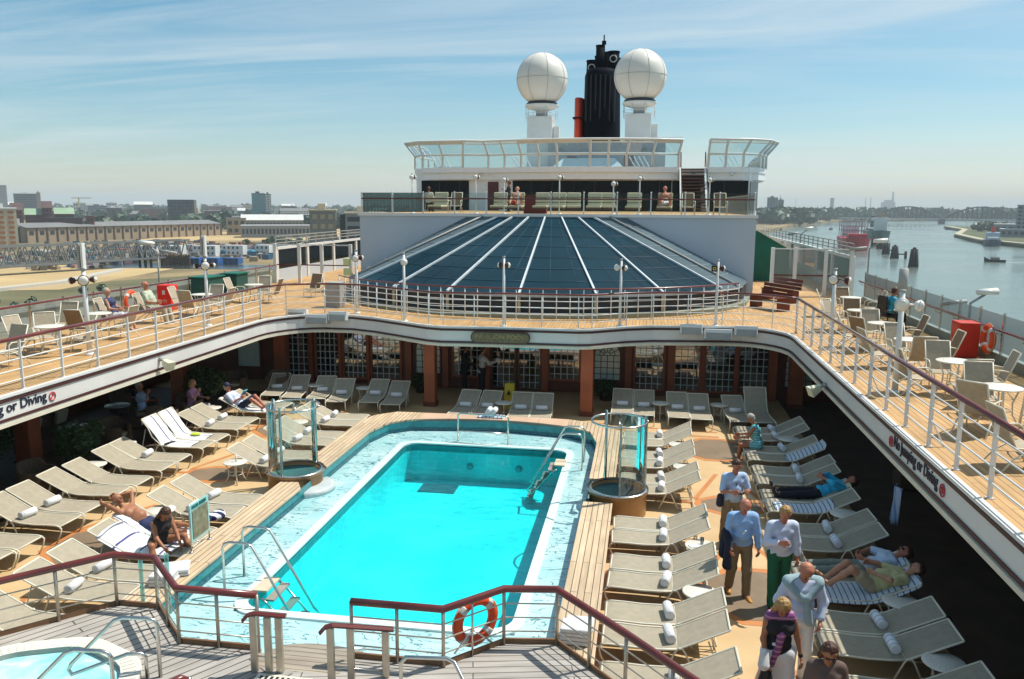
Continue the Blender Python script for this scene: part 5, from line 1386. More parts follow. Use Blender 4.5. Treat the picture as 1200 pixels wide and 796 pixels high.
m = MB(True); m.lathe([(.001, 0), (.028, 0), (.034, .12), (.030, .12), (.026, .01), (.001, .01)], (1.15, 14.1, .501), 16); tag(m.build('drinking_glass', CLEARG), 'small clear glass on the table beside the walking men', 'glass')
m = MB(); m.box((1.02, 13.98, .508), (.20, .13, .012), .4); tag(m.build('paperback_book', WHITE), 'blue grey booklet on the table beside the walking men', 'book')
m = MB(True); m.lathe([(.001, 0), (.02, 0), (.02, .16), (.001, .16)], (-9.22, 17.05, .501), 12); tag(m.build('bottle', WHITE), 'little white bottle on the lone walkway table', 'bottle')

# towels that lie open on loungers
def drape(x, y, rz, label, mat, prof, w=.62, name='beach_towel', jag=.02):
    """cloth following lounger profile prof [(x,z)] in local frame, slightly wrinkled"""
    root_v = []; n = len(prof); k = 7
    random.seed(hash(label) % 999)
    for i, (px, pz) in enumerate(prof):
        for j in range(k):
            t = j / (k - 1) - .5
            hang = -.05 * max(0, abs(t) * 2 - .86) / .14
            root_v.append((px + random.uniform(-jag, jag), t * w + random.uniform(-jag, jag) * .4, pz + .012 + random.uniform(0, .014) + hang))
    fs = [(i * k + j, i * k + j + 1, (i + 1) * k + j + 1, (i + 1) * k + j) for i in range(n - 1) for j in range(k - 1)]
    m = MB(True); m.add(root_v, fs); o = m.build(name, mat); so_ = o.modifiers.new('t', 'SOLIDIFY'); so_.thickness = .008; so_.offset = 1
    ss = o.modifiers.new('s', 'SUBSURF'); ss.levels = 1; ss.render_levels = 1
    o.location = (x, y, .004); o.rotation_euler = (0, 0, rz); o.scale = (1, 1, 1) if prof[-1][1] > .8 else (.95, 1, 1)
    return tag(o, label, 'towel', 'towels spread on loungers')
BP = [(-1.12, .37), (-1.3, .455), (-1.5, .55), (-1.7, .65), (-1.84, .715), (-1.88, .66)]
SP = [(-.25, .352), (-.5, .342), (-.75, .338), (-.95, .35)]
full = SP + BP
STR = stripes('grey_blue_stripe_cloth', (.62, .68, .74), (.10, .16, .28), 11, 0, .22)
STR2 = stripes('navy_stripe_cloth', (.75, .77, .78), (.03, .05, .12), 7, 1, .14)
UPR = [(-.35, .35), (-.6, .342), (-.85, .345), (-1.05, .36), (-1.13, .39), (-1.24, .55), (-1.36, .72), (-1.48, .86), (-1.60, 1.03), (-1.66, .98), (-1.64, .85)]
drape(-10.8, 19.34, 0, 'upright white towel with dark central stripe over a left lounger, far one', stripes('white_dark_stripe', (.80, .80, .82), (.04, .04, .12), 1.6, 1, .07), UPR)
drape(-10.8, 18.66, 0, 'upright white towel over a left lounger, near one with dark sunglasses', stripes('white_dark_stripe2', (.80, .80, .82), (.04, .04, .12), 1.6, 1, .06), UPR)
m = MB(True); m.ball((-11.55, 19.3, .42), .09, 10, 6, 1.6, 1.1, .35); tag(m.build('lime_cap', paint('lime_cloth', (.55, .75, .04), .8)), 'crumpled lime green cap on the white draped lounger', 'cap')
m = MB(True); m.tube([(-11.85, 18.35, .40), (-11.78, 18.5, .42), (-11.75, 18.65, .40)], .035, 8, flat=.5); tag(m.build('sunglasses', BLACK), 'black sunglasses on the near white draped towel', 'sunglasses')
drape(-10.62, 22.31, 0, 'white towel under the reading man', TOWEL, full)
drape(-7.82, 12.66, 0, 'large white towel hanging over the near lounger of the couple', stripes('white_navy_print', (.80, .80, .82), (.08, .08, .22), 2.3, 0, .10), [(-.2, .36)] + full[:-2] + [(-1.55, .66)], .80, jag=.03)
drape(-7.82, 13.34, 0, 'navy and white striped towel under the reclining man', STR2, full)
m = MB(True)
for k in range(5): m.ball((-8.1 + random.uniform(-.1, .1), 14.0 + random.uniform(-.2, .2), .42), .13, 8, 6, 1, 1.2, .6)
tag(m.build('striped_bag', stripes('navy_band', (.75, .75, .75), (.01, .02, .08), 6, 1, .5)), 'navy and white striped bag beyond the reclining man', 'bag')
drape(2.62, 20.11, math.pi, 'white towel with thin blue lines on the raised back behind the woman in turquoise', STR, [(-.95, .36)] + BP[:-1] + [(-1.9, .8)], .6)
drape(2.62, 16.66, math.pi, 'blue lined white towel on the empty lounger beside the turquoise shirted man', STR, [(-.15, .36)] + SP + [(-1.15, .39), (-1.35, .50)], .60)
drape(2.62, 13.64, math.pi, 'blue lined towel over the back of the far sleeper', STR, BP, .6)
drape(2.62, 12.96, math.pi, 'long blue lined towel under the near sleeper, overhanging the side', STR, [(-.3, .36)] + full[:-1], .78)
drape(2.62, 17.34, math.pi, 'yellowish towel under the head of the man in the turquoise shirt', stripes('yellow_lines', (.70, .66, .40), (.4, .4, .42), 5, 1, .3), BP[2:-1], .5)

# folded towel stacks
def stack(x, y, z, n, w, d, rot, label, mat=TOWEL):
    e = empty('towel_stack', (x, y, z), label, 'towels')
    for k in range(n):
        m = MB(); m.box((x + random.uniform(-.01, .01), y + random.uniform(-.01, .01), z + .032 + k * .062), (w, d, .058), rot + random.uniform(-.06, .06))
        o = m.build('folded_towel', mat, e); bevel(o, .022, 3)
stack(-.78, 10.55, .452, 4, .42, .32, 0, 'stack of folded white towels on the right bench by the near rail')
stack(-.76, 10.90, .452, 2, .40, .28, 0, 'low pile of white towels behind the stack on the right bench')
stack(-7.42, 11.55, .452, 2, .44, .40, .5, 'folded white towels on the near left bench')
stack(-7.40, 11.20, .452, 3, .36, .36, .2, 'second pile of folded white towels on the near left bench')
for k, (x, y, z) in enumerate(((-4.32, 22.35, .52), (-4.18, 22.33, .52), (-4.25, 22.34, .64), (-4.10, 22.36, .63))):
    o = place(protoT, usedT, (x, y, z + .0), math.pi / 2 * .0, 'rolled towel in the little heap on the far coping, ' + ['left below', 'right below', 'left on top', 'right on top'][k])
m = MB(); m.box((-4.2, 22.3, .47), (.75, .34, .035)); bevel(tag(m.build('towel_tray', stripes('tray_stripe', (.55, .6, .68), (.1, .14, .25), 9, 0, .3)), 'striped folded towel under the little heap on the far coping', 'towel'), .01)

# sign boards
e = empty('sign_board', (-7.58, 12.6, .45), 'aqua framed notice board standing on the near left bench', 'sign')
for y in (12.32, 12.92):
    m = MB(True); m.tube([(-7.58, y, .452), (-7.58, y, 1.30)], .014, 8); m.lathe([(.04, .452), (.04, .47), (.001, .48)], (-7.58, y, 0), 12); m.build('leg', STEEL, e)
m = MB(); m.box((-7.575, 12.62, .96), (.03, .60, .66)); m.build('frame', paint('aqua_board', (.30, .58, .55), .4), e)
m = MB(); m.box((-7.555, 12.62, .93), (.01, .50, .50)); m.build('notice', paint('sepia_notice', (.22, .20, .12), .5, var=.5, scale=9), e)
lo = letters('heading', 'POOL RULES', .08, Matrix(((0, 0, 1, -7.549), (1, 0, 0, 12.37), (0, 1, 0, 1.205), (0, 0, 0, 1))), paint('dark_teal_ink', (.02, .15, .15), .5), e)
e = empty('wet_floor_sign', (-4.15, 25.3, 0), 'yellow folding wet floor sign before the glazed doors', 'sign')
for s in (-1, 1):
    m = MB(); m.box((-4.15, 25.3 + s * .15, .39), (.30, .02, .80), M=Matrix.Rotation(R(s * 11), 3, 'X')); bevel(m.build('panel', YELLOW, e), .006)
m = MB(); m.add([(-4.22, 25.10, .46), (-4.08, 25.10, .46), (-4.15, 25.13, .62)], [(0, 1, 2)]); m.build('triangle_mark', BLACK, e)
m = MB(True); m.lathe([(.001, 0), (.09, 0), (.12, .1), (.10, .24), (.03, .3), (.001, .32)], (1.15, 22.9, 0), 16); tag(m.build('amber_buoy', paint('amber', (.75, .32, .02), .5)), 'small amber cone on the sand coloured deck by the far right loungers', 'cone')
m = MB(True)
for k in range(2): m.tube([(6.05 + k * .12, 22.4, .35), (6.15 + k * .12, 22.6, .36)], .05, 8)
tag(m.build('white_deck_shoes', WHITE), 'pair of white shoes in the dark right corner', 'shoes')
# blue towel hanging in the dark right lounge
m = MB(True); vs = []
for i in range(8):
    for j in range(6): vs.append((4.75 + .05 * math.sin(j * 1.7 + i * .2) , 15.5 + (j - 2.5) * (.085 - .004 * i) + .02 * i, 1.30 - i * .11))
m.add(vs, [(i * 6 + j, i * 6 + j + 1, (i + 1) * 6 + j + 1, (i + 1) * 6 + j) for i in range(7) for j in range(5)])
o = tag(m.build('hanging_towel', stripes('pale_blue_cloth', (.40, .50, .66), (.2, .28, .45), 8, 1, .3)), 'pale blue towel hanging from a chair in the dark right lounge', 'towel'); o.modifiers.new('t', 'SOLIDIFY').thickness = .01

# ---- shaded lounge furniture on the left: wicker chairs, sofa, planters
WICK = paint('brown_wicker', (.13, .085, .05), .8, var=.4, scale=30, bumps=.8)
CUSH = paint('cream_cushion', (.42, .36, .26), .9, var=.1)
def make_wicker():
    r = empty('wicker_armchair', (0, 0, 0), 'wicker', 'armchair', 'wicker armchairs in the shaded lounge')
    m = MB(); m.box((0, 0, .2), (.62, .6, .36)); bevel(m.build('base', WICK, r), .03)
    m = MB(True); m.ribbon(arc((0, .0), .40, 20, 340, 16), arc((0, 0), .33, 20, 340, 16), .38, .66); m.v = [(v[0], v[1], v[2] + (.16 if v[0] < -.1 and v[2] > .6 else 0)) for v in m.v]; m.build('backrest', WICK, r)
    m = MB(); m.box((.03, 0, .43), (.52, .5, .11)); bevel(m.build('seat_cushion', CUSH, r), .04, 3)
    return r
uw = [False]; pw = make_wicker()
for x, y, a, lab in ((-13.0, 15.35, 0, 'at the edge of the sun left of the dark shrub'), (-13.9, 14.5, 60, 'deep in shade at the left picture edge'), (-13.6, 18.9, -10, 'behind the sunny loungers near the tall table'), (-12.9, 20.0, 200, 'beside the seated woman in pink'), (-15.8, 22.5, 0, 'against the left windows'), (-13.5, 25.2, -60, 'in the dark far left corner'), (-12.2, 25.6, -90, 'before the left arched window'), (6.0, 12.0, 180, 'in the dark right lounge, nearest us'), (6.2, 19.4, 180, 'in the dark right lounge, farther back')):
    place(pw, uw, (x, y, 0), R(a), 'brown wicker armchair ' + lab)
e = empty('wicker_sofa', (-15.3, 19.0, 0), 'dark wicker sofa with two cream cushions under the left windows', 'sofa')
m = MB(); m.box((-15.5, 19.0, .2), (.8, 1.9, .38)); m.box((-15.85, 19, .6), (.14, 1.9, .42)); bevel(m.build('frame', WICK, e), .03)
m = MB(); m.box((-15.42, 19, .43), (.7, 1.8, .1)); bevel(m.build('seat_cushion', paint('dark_cushion', (.10, .07, .05), .9), e), .03)
for y in (18.5, 19.5):
    m = MB(); m.box((-15.62, y, .66), (.14, .42, .40), M=Matrix.Rotation(R(18), 3, 'Y')); bevel(m.build('back_cushion', CUSH, e), .05, 3)
e = empty('lounge_table', (-14.3, 18.3, 0), 'dark pedestal table in the shaded left lounge', 'table')
m = MB(True); m.lathe([(.001, .73), (.38, .73), (.38, .75), (.001, .75)], (-14.3, 18.3, 0), 24); m.build('table_top', paint('brown_top', (.08, .06, .05), .3), e)
m = MB(True); m.lathe([(.001, .0), (.22, .0), (.04, .05), (.04, .73)], (-14.3, 18.3, 0), 16); m.build('pedestal', BLACK, e)
e = empty('lounge_table', (-14.6, 20.9, 0), 'pale pedestal table between the two shaded guests', 'table')
m = MB(True); m.lathe([(.001, .70), (.34, .70), (.34, .72), (.001, .72)], (-14.75, 20.7, 0), 24); m.build('table_top', paint('pale_top', (.3, .3, .28), .3), e)
m = MB(True); m.lathe([(.001, .0), (.2, .0), (.04, .05), (.04, .70)], (-14.75, 20.7, 0), 16); m.build('pedestal', BLACK, e)

LEAF = None
def leafmat(name, c1, c2):
    m, nt, b = new_mat(name); oi = nt.nodes.new('ShaderNodeNewGeometry')
    nt.links.new(ramp(nt, oi.outputs['Random Per Island'], [(0, c1), (1, c2)]), b.inputs['Base Color']); b.inputs['Roughness'].default_value = .5
    return m
LEAF = leafmat('dark_shrub_leaf', (.02, .045, .015), (.07, .13, .035))
def leaves(m, c, rx, ry, rz, n, s, flat=.6):
    for _ in range(n):
        v = Vector((random.gauss(0, 1), random.gauss(0, 1), random.gauss(0, 1))).normalized() * random.uniform(.55, 1.05)
        p = Vector((c[0] + v.x * rx, c[1] + v.y * ry, c[2] + v.z * rz))
        a = Vector((random.gauss(0, 1), random.gauss(0, 1), random.gauss(0, .6))).normalized(); b_ = a.cross(Vector((random.gauss(0, 1), random.gauss(0, 1), random.gauss(0, 1)))).normalized()
        k = s * random.uniform(.7, 1.3)
        m.add([p - a * k, p + b_ * k * .4, p + a * k, p - b_ * k * .4], [(0, 1, 2, 3)])
def shrub(x, y, h, r, label, n=1400):
    e = empty('potted_shrub', (x, y, 0), label, 'shrub')
    m = MB(True); m.lathe([(.001, 0), (.20, 0), (.27, .38), (.29, .40), (.25, .40), (.24, .36), (.001, .36)], (x, y, 0), 20); m.build('pot', paint('dark_pot', (.05, .03, .02), .5), e)
    m = MB(True)
    for k in range(5): m.tube([(x, y, .35), (x + random.uniform(-.1, .1), y + random.uniform(-.1, .1), h * .6), (x + random.uniform(-.25, .25), y + random.uniform(-.25, .25), h * .9)], [.02, .014, .006], 5)
    m.build('stems', paint('stem_brown', (.06, .04, .02), .8), e)
    m = MB(); leaves(m, (x, y, h * .62), r, r, h * .42, n, .05); 
    for k in range(6): leaves(m, (x + random.uniform(-r, r) * .8, y + random.uniform(-r, r) * .8, h * random.uniform(.6, 1.0)), r * .35, r * .35, r * .35, n // 12, .05)
    m.build('foliage', LEAF, e)
shrub(-13.75, 23.6, 1.25, .62, 'dark round leafy shrub by the reading man', 2200)
shrub(-13.3, 17.05, 1.2, .48, 'dark leafy shrub beside the lounge armchair at the left', 1800)
shrub(-15.4, 16.6, 1.3, .6, 'dark leafy shrub near the left picture edge', 1500)
shrub(-7.5, 26.9, .55, .36, 'low planter shrub below the arched window left of the doors', 900)
shrub(-1.15, 26.9, .55, .40, 'low planter shrub below the arched window right of the middle pillar', 900)

# ---- upper gallery sling chairs and tables
def make_chair(fab):
    """seat facing +y"""
    r = empty('sling_armchair', (0, 0, 0), 'chair', 'armchair', 'high backed sling armchairs on the galleries')
    m = MB(True); w_ = .26; P_ = [(.26, .36), (.20, .40), (.0, .37), (-.16, .38)]
    a = [(-w_, y, z) for y, z in P_]; b_ = [(w_, y, z) for y, z in P_]; n = len(P_)
    m.add(a + b_, [(i, i + 1, i + 1 + n, i + n) for i in range(n - 1)]); m.add([(v[0], v[1], v[2] - .01) for v in a + b_], [(i, i + n, i + 1 + n, i + 1) for i in range(n - 1)]); m.build('seat', fab, r)
    P_ = [(-.17, .385), (-.25, .58), (-.34, .82), (-.42, 1.02)]; m = MB(True); a = [(-w_, y, z) for y, z in P_]; b_ = [(w_, y, z) for y, z in P_]; n = len(P_)
    m.add(a + b_, [(i, i + 1, i + 1 + n, i + n) for i in range(n - 1)]); m.add([(v[0], v[1] - .012, v[2]) for v in a + b_], [(i, i + n, i + 1 + n, i + 1) for i in range(n - 1)]); m.build('backrest', fab, r)
    m = MB(True)
    for s in (-1, 1): m.tube([(s * (w_ + .01), .26, .36), (s * (w_ + .01), .0, .37), (s * (w_ + .01), -.16, .38), (s * (w_ + .01), -.25, .58), (s * (w_ + .01), -.42, 1.02)], .016, 6)
    m.tube([(-w_, -.42, 1.02), (w_, -.42, 1.02)], .016, 6); m.tube([(-w_, .26, .36), (w_, .26, .36)], .014, 6); m.build('frame', CREAM, r)
    for s in (-1, 1):
        m = MB(True); m.tube([(s * .3, .30, 0), (s * .31, .26, .35), (s * .31, .24, .58), (s * .31, .15, .64), (s * .31, -.1, .63), (s * .29, -.27, .60)], .016, 6); m.build('arm_and_leg', CREAM, r)
        m = MB(True); m.tube([(s * .27, .05, .36), (s * .29, -.2, .2), (s * .30, -.36, 0)], .016, 6); m.build('leg', CREAM, r)
    return r
uc = [False]; pc = make_chair(SLING2); pc.scale = (.88, .88, .88)
uc2 = [False]; pc2 = make_chair(BRONZ); pc2.scale = (.88, .88, .88)
ut2 = [False]; pt2 = make_table(.68, .34); pt2['group'] = 'round cream tables on the galleries'; pt2['category'] = 'table'
ttl = []
def cluster(x, y, k, side, chairs, where):
    place(pt2, ut2, (x, y, U), random.uniform(0, 1), 'round cream table ' + where)
    nm = {'N': 'far side', 'S': 'near side', 'E': 'river side', 'W': 'inner side', 'NE': 'far outer side', 'SE': 'near outer side', 'NW': 'far inner side', 'SW': 'near inner side'}
    for c, bz in chairs:
        ang = {'N': 90, 'S': -90, 'E': 0, 'W': 180, 'NE': 45, 'SE': -45, 'NW': 135, 'SW': -135}[c]; d = .72
        px, py = x + d * math.cos(R(ang)), y + d * math.sin(R(ang))
        p, u = (pc2, uc2) if bz else (pc, uc)
        place(p, u, (px, py, U), R(ang + 90 + random.uniform(-14, 14)), 'sling armchair, ' + nm[c] + ' of table ' + where)
G = 'on the right gallery '
cluster(5.95, 14.55, 0, 1, [('N', 0), ('E', 0), ('SW', 0), ('SE', 0)], G + 'nearest the camera')
cluster(6.0, 12.2, 0, 1, [('N', 0), ('W', 0)], G + 'at the right picture edge')
cluster(6.05, 16.95, 0, 1, [('N', 0), ('E', 0), ('W', 0), ('S', 0)], G + 'beside the nearest lamp post')
cluster(6.0, 19.6, 0, 1, [('N', 0), ('E', 1), ('W', 0), ('S', 0)], G + 'opposite the red locker')
cluster(6.1, 22.3, 0, 1, [('N', 0), ('E', 1), ('W', 0), ('SW', 1)], G + 'by the farther lamp post')
cluster(6.2, 25.0, 0, 1, [('N', 1), ('W', 1), ('NW', 0)], G + 'by the wheelchair')
cluster(6.8, 28.6, 0, 1, [('N', 1), ('E', 0), ('W', 0)], G + 'near the white wind frame')
G = 'on the left gallery '
cluster(-14.1, 15.4, 0, -1, [('N', 0), ('W', 0), ('S', 0)], G + 'at the left picture edge')
cluster(-14.3, 17.7, 0, -1, [('NE', 0), ('W', 0), ('NW', 0)], G + 'by the near lamp post')
cluster(-14.7, 20.1, 0, -1, [('E', 0), ('S', 1)], G + 'just before the sunlit couple')
cluster(-14.5, 25.1, 0, -1, [('N', 0), ('E', 0), ('W', 0), ('S', 0)], G + 'beyond the second lamp post')
cluster(-14.4, 28.6, 0, -1, [('N', 0), ('E', 1), ('W', 0)], G + 'before the white wind frame')
for x, y, a, bz, lab in ((-15.4, 21.6, 178, 0, 'carrying the sunlit woman on the left gallery'), (-15.1, 23.0, 178, 0, 'carrying the man in the pale shirt on the left gallery'), (-15.9, 20.3, 190, 0, 'empty beside the sunlit couple'), (-13.0, 30.8, 170, 1, 'alone at the far left corner by the skylight')):
    p, u = (pc2, uc2) if bz else (pc, uc); place(p, u, (x, y, U), R(a + (0 if a != 178 else 100)), 'high backed sling armchair ' + lab)
m = MB(); m.box((-10.95, 27.9, U + .45), (.55, .5, .9)); bevel(tag(m.build('grey_locker', GREY), 'grey locker box behind the far left lamp post', 'locker'), .02)

# deck 11 cushioned loungers, facing us
def make_cush(fab=CUSH, fr=CREAM):
    r = empty('cushioned_lounger', (0, 0, 0), 'cushioned', 'lounger', 'cream cushioned loungers on the sun deck')
    CU = paint('pale_cushion', (.60, .54, .38), .9, var=.12)
    m = MB(); m.box((0, -.2, .22), (.62, 1.2, .06)); m.build('frame', paint('brown_frame', (.10, .06, .04), .6), r)
    for k in range(3):
        m = MB(); m.box((0, .42 + k * .06, .38 + k * .22), (.62, .10, .20), M=Matrix.Rotation(R(-14), 3, 'X')); bevel(m.build('back_cushion', CU, r), .035, 2)
    m = MB(); m.box((0, -.2, .31), (.6, 1.15, .10)); bevel(m.build('seat_cushion', CU, r), .03, 2)
    return r
ucu = [False]; pcu = make_cush()
SD = 'cream cushioned lounger on the sun deck '
for k, (x, lab) in enumerate(((-9.0, 'leftmost, behind the green glass'), (-6.35, 'below the dark red door'), (-5.55, 'of the lying sunbather'), (-4.5, 'left of the claret locker'), (-3.75, 'right of the claret locker'), (-3.1, 'beside the middle lamp post'), (-2.2, 'just left of centre right lamp'), (-1.6, 'below the right radome'), (-.55, 'left of the stair foot lamp'), (.75, 'last one before the stairs'))):
    place(pcu, ucu, (x, YW + 1.9 + (k % 2) * .25, Z11), R(random.uniform(-6, 6)), SD + lab)
for x, lab in ((-8.2, 'alone on the sun deck left of the dark red door'), (1.7, 'on the sun deck before the stairs'), (3.0, 'on the sun deck right of the stairs')):
    place(pc2, uc2, (x, YW + 1.7, Z11), R(180), 'bronze high backed armchair ' + lab)
# ================================================================== PEOPLE
def V3(*a): return np.array(a, dtype=float)
def sdf_mesh(prims, h=.014, k=.03, clip=None):
    """smooth union of tapered capsules (a, b, ra, rb) -> surface-net mesh"""
    A = np.array([p[0] for p in prims]); B = np.array([p[1] for p in prims]); RA = np.array([p[2] for p in prims]); RB = np.array([p[3] for p in prims])
    rm = np.maximum(RA, RB)[:, None]
    lo = np.minimum((A - rm).min(0), (B - rm).min(0)) - 2.5 * h; hi = np.maximum((A + rm).max(0), (B + rm).max(0)) + 2.5 * h
    n = np.ceil((hi - lo) / h).astype(int) + 1
    F = np.full(tuple(n), 1.0)
    ax = [lo[i] + h * np.arange(n[i]) for i in range(3)]
    for a, b, ra, rb in zip(A, B, RA, RB):
        r = max(ra, rb) + k + 2.5 * h
        l = np.minimum(a, b) - r; u = np.maximum(a, b) + r
        i0 = np.maximum(((l - lo) / h).astype(int), 0); i1 = np.minimum(((u - lo) / h).astype(int) + 2, n)
        X, Y, Z = np.meshgrid(ax[0][i0[0]:i1[0]], ax[1][i0[1]:i1[1]], ax[2][i0[2]:i1[2]], indexing='ij')
        P_ = np.stack([X, Y, Z], -1); d = b - a; L = max(float(d @ d), 1e-9)
        t = np.clip(((P_ - a) @ d) / L, 0, 1)
        D = np.linalg.norm(P_ - a - t[..., None] * d, axis=-1) - (ra + (rb - ra) * t)
        S = F[i0[0]:i1[0], i0[1]:i1[1], i0[2]:i1[2]]
        hh = np.clip(.5 + .5 * (S - D) / k, 0, 1)
        S[...] = S * (1 - hh) + D * hh - k * hh * (1 - hh)
    if clip is not None:
        X, Y, Z = np.meshgrid(*ax, indexing='ij'); F = np.maximum(F, clip(X, Y, Z))
    ins = F < 0
    c = np.zeros(tuple(n - 1), int)
    for dx in (0, 1):
        for dy in (0, 1):
            for dz in (0, 1): c += ins[dx:n[0] - 1 + dx, dy:n[1] - 1 + dy, dz:n[2] - 1 + dz]
    act = (c > 0) & (c < 8); idx = -np.ones(act.shape, int); cells = np.argwhere(act); idx[act] = np.arange(len(cells))
    sv = np.zeros((len(cells), 3)); cnt = np.zeros(len(cells))
    i, j, q = cells.T
    cor = [(0, 0, 0), (1, 0, 0), (0, 1, 0), (1, 1, 0), (0, 0, 1), (1, 0, 1), (0, 1, 1), (1, 1, 1)]
    for e0, e1 in ((0, 1), (2, 3), (4, 5), (6, 7), (0, 2), (1, 3), (4, 6), (5, 7), (0, 4), (1, 5), (2, 6), (3, 7)):
        a, b = cor[e0], cor[e1]
        fa = F[i + a[0], j + a[1], q + a[2]]; fb = F[i + b[0], j + b[1], q + b[2]]
        m_ = (fa < 0) != (fb < 0); t = np.where(m_, fa / np.where(m_, fa - fb, 1), 0)
        for ax_ in range(3): sv[:, ax_] += np.where(m_, a[ax_] + t * (b[ax_] - a[ax_]), 0)
        cnt += m_
    V_ = lo + h * (cells + sv / cnt[:, None])
    Fc = []
    for ax_ in range(3):
        o1, o2 = [(1, 2), (2, 0), (0, 1)][ax_]
        s0 = [slice(1, -1)] * 3; s0[ax_] = slice(0, -1); s1 = [slice(1, -1)] * 3; s1[ax_] = slice(1, None)
        fa = ins[tuple(s0)]; fb = ins[tuple(s1)]
        w_ = np.argwhere(fa != fb)
        if not len(w_): continue
        inside = fa[tuple(w_.T)]
        base = w_ + 1; base[:, ax_] -= 1
        def cell(d1, d2):
            z = base.copy(); z[:, o1] -= d1; z[:, o2] -= d2; return idx[tuple(z.T)]
        q4 = np.stack([cell(1, 1), cell(0, 1), cell(0, 0), cell(1, 0)], 1)
        q4[~inside] = q4[~inside][:, ::-1]
        Fc.append(q4[(q4 >= 0).all(1)])
    return V_, np.concatenate(Fc)
def mesh_of(name, lst, mats, parent):
    """lst: [(V, F, material index)]"""
    vs = []; fs = []; mi = []; n = 0
    for V_, F_, k in lst:
        vs += V_.tolist(); fs += (F_ + n).tolist(); mi += [k] * len(F_); n += len(V_)
    me = bpy.data.meshes.new(name); me.from_pydata(vs, [], fs)
    for m in mats: me.materials.append(m)
    me.polygons.foreach_set('material_index', mi); me.polygons.foreach_set('use_smooth', [True] * len(fs)); me.update()
    o = bpy.data.objects.new(name, me); COL.objects.link(o); o.parent = parent; return o
def dv(p, s=0.0):
    """direction in the sagittal plane: 0 up, 90 forward (+y), 180 down; s = sideways component"""
    v = V3(s, math.sin(R(p)), math.cos(R(p))); return v / np.linalg.norm(v)
def skinm(n, c): return paint('skin_' + n, c, .55, var=.12, scale=12)
SK1 = skinm('fair', (.52, .26, .16)); SK2 = skinm('tanned', (.36, .15, .075)); SK3 = skinm('reddish', (.46, .17, .10))
HG = paint('grey_hair', (.42, .39, .36), .8, var=.3, scale=40); HB = paint('brown_hair', (.07, .025, .012), .6, var=.4, scale=40); HY = paint('blonde_hair', (.42, .24, .08), .6, var=.4, scale=40)
EYE = paint('eye_dark', (.02, .015, .012), .3); LIPS = paint('lip_red', (.36, .08, .06), .5)

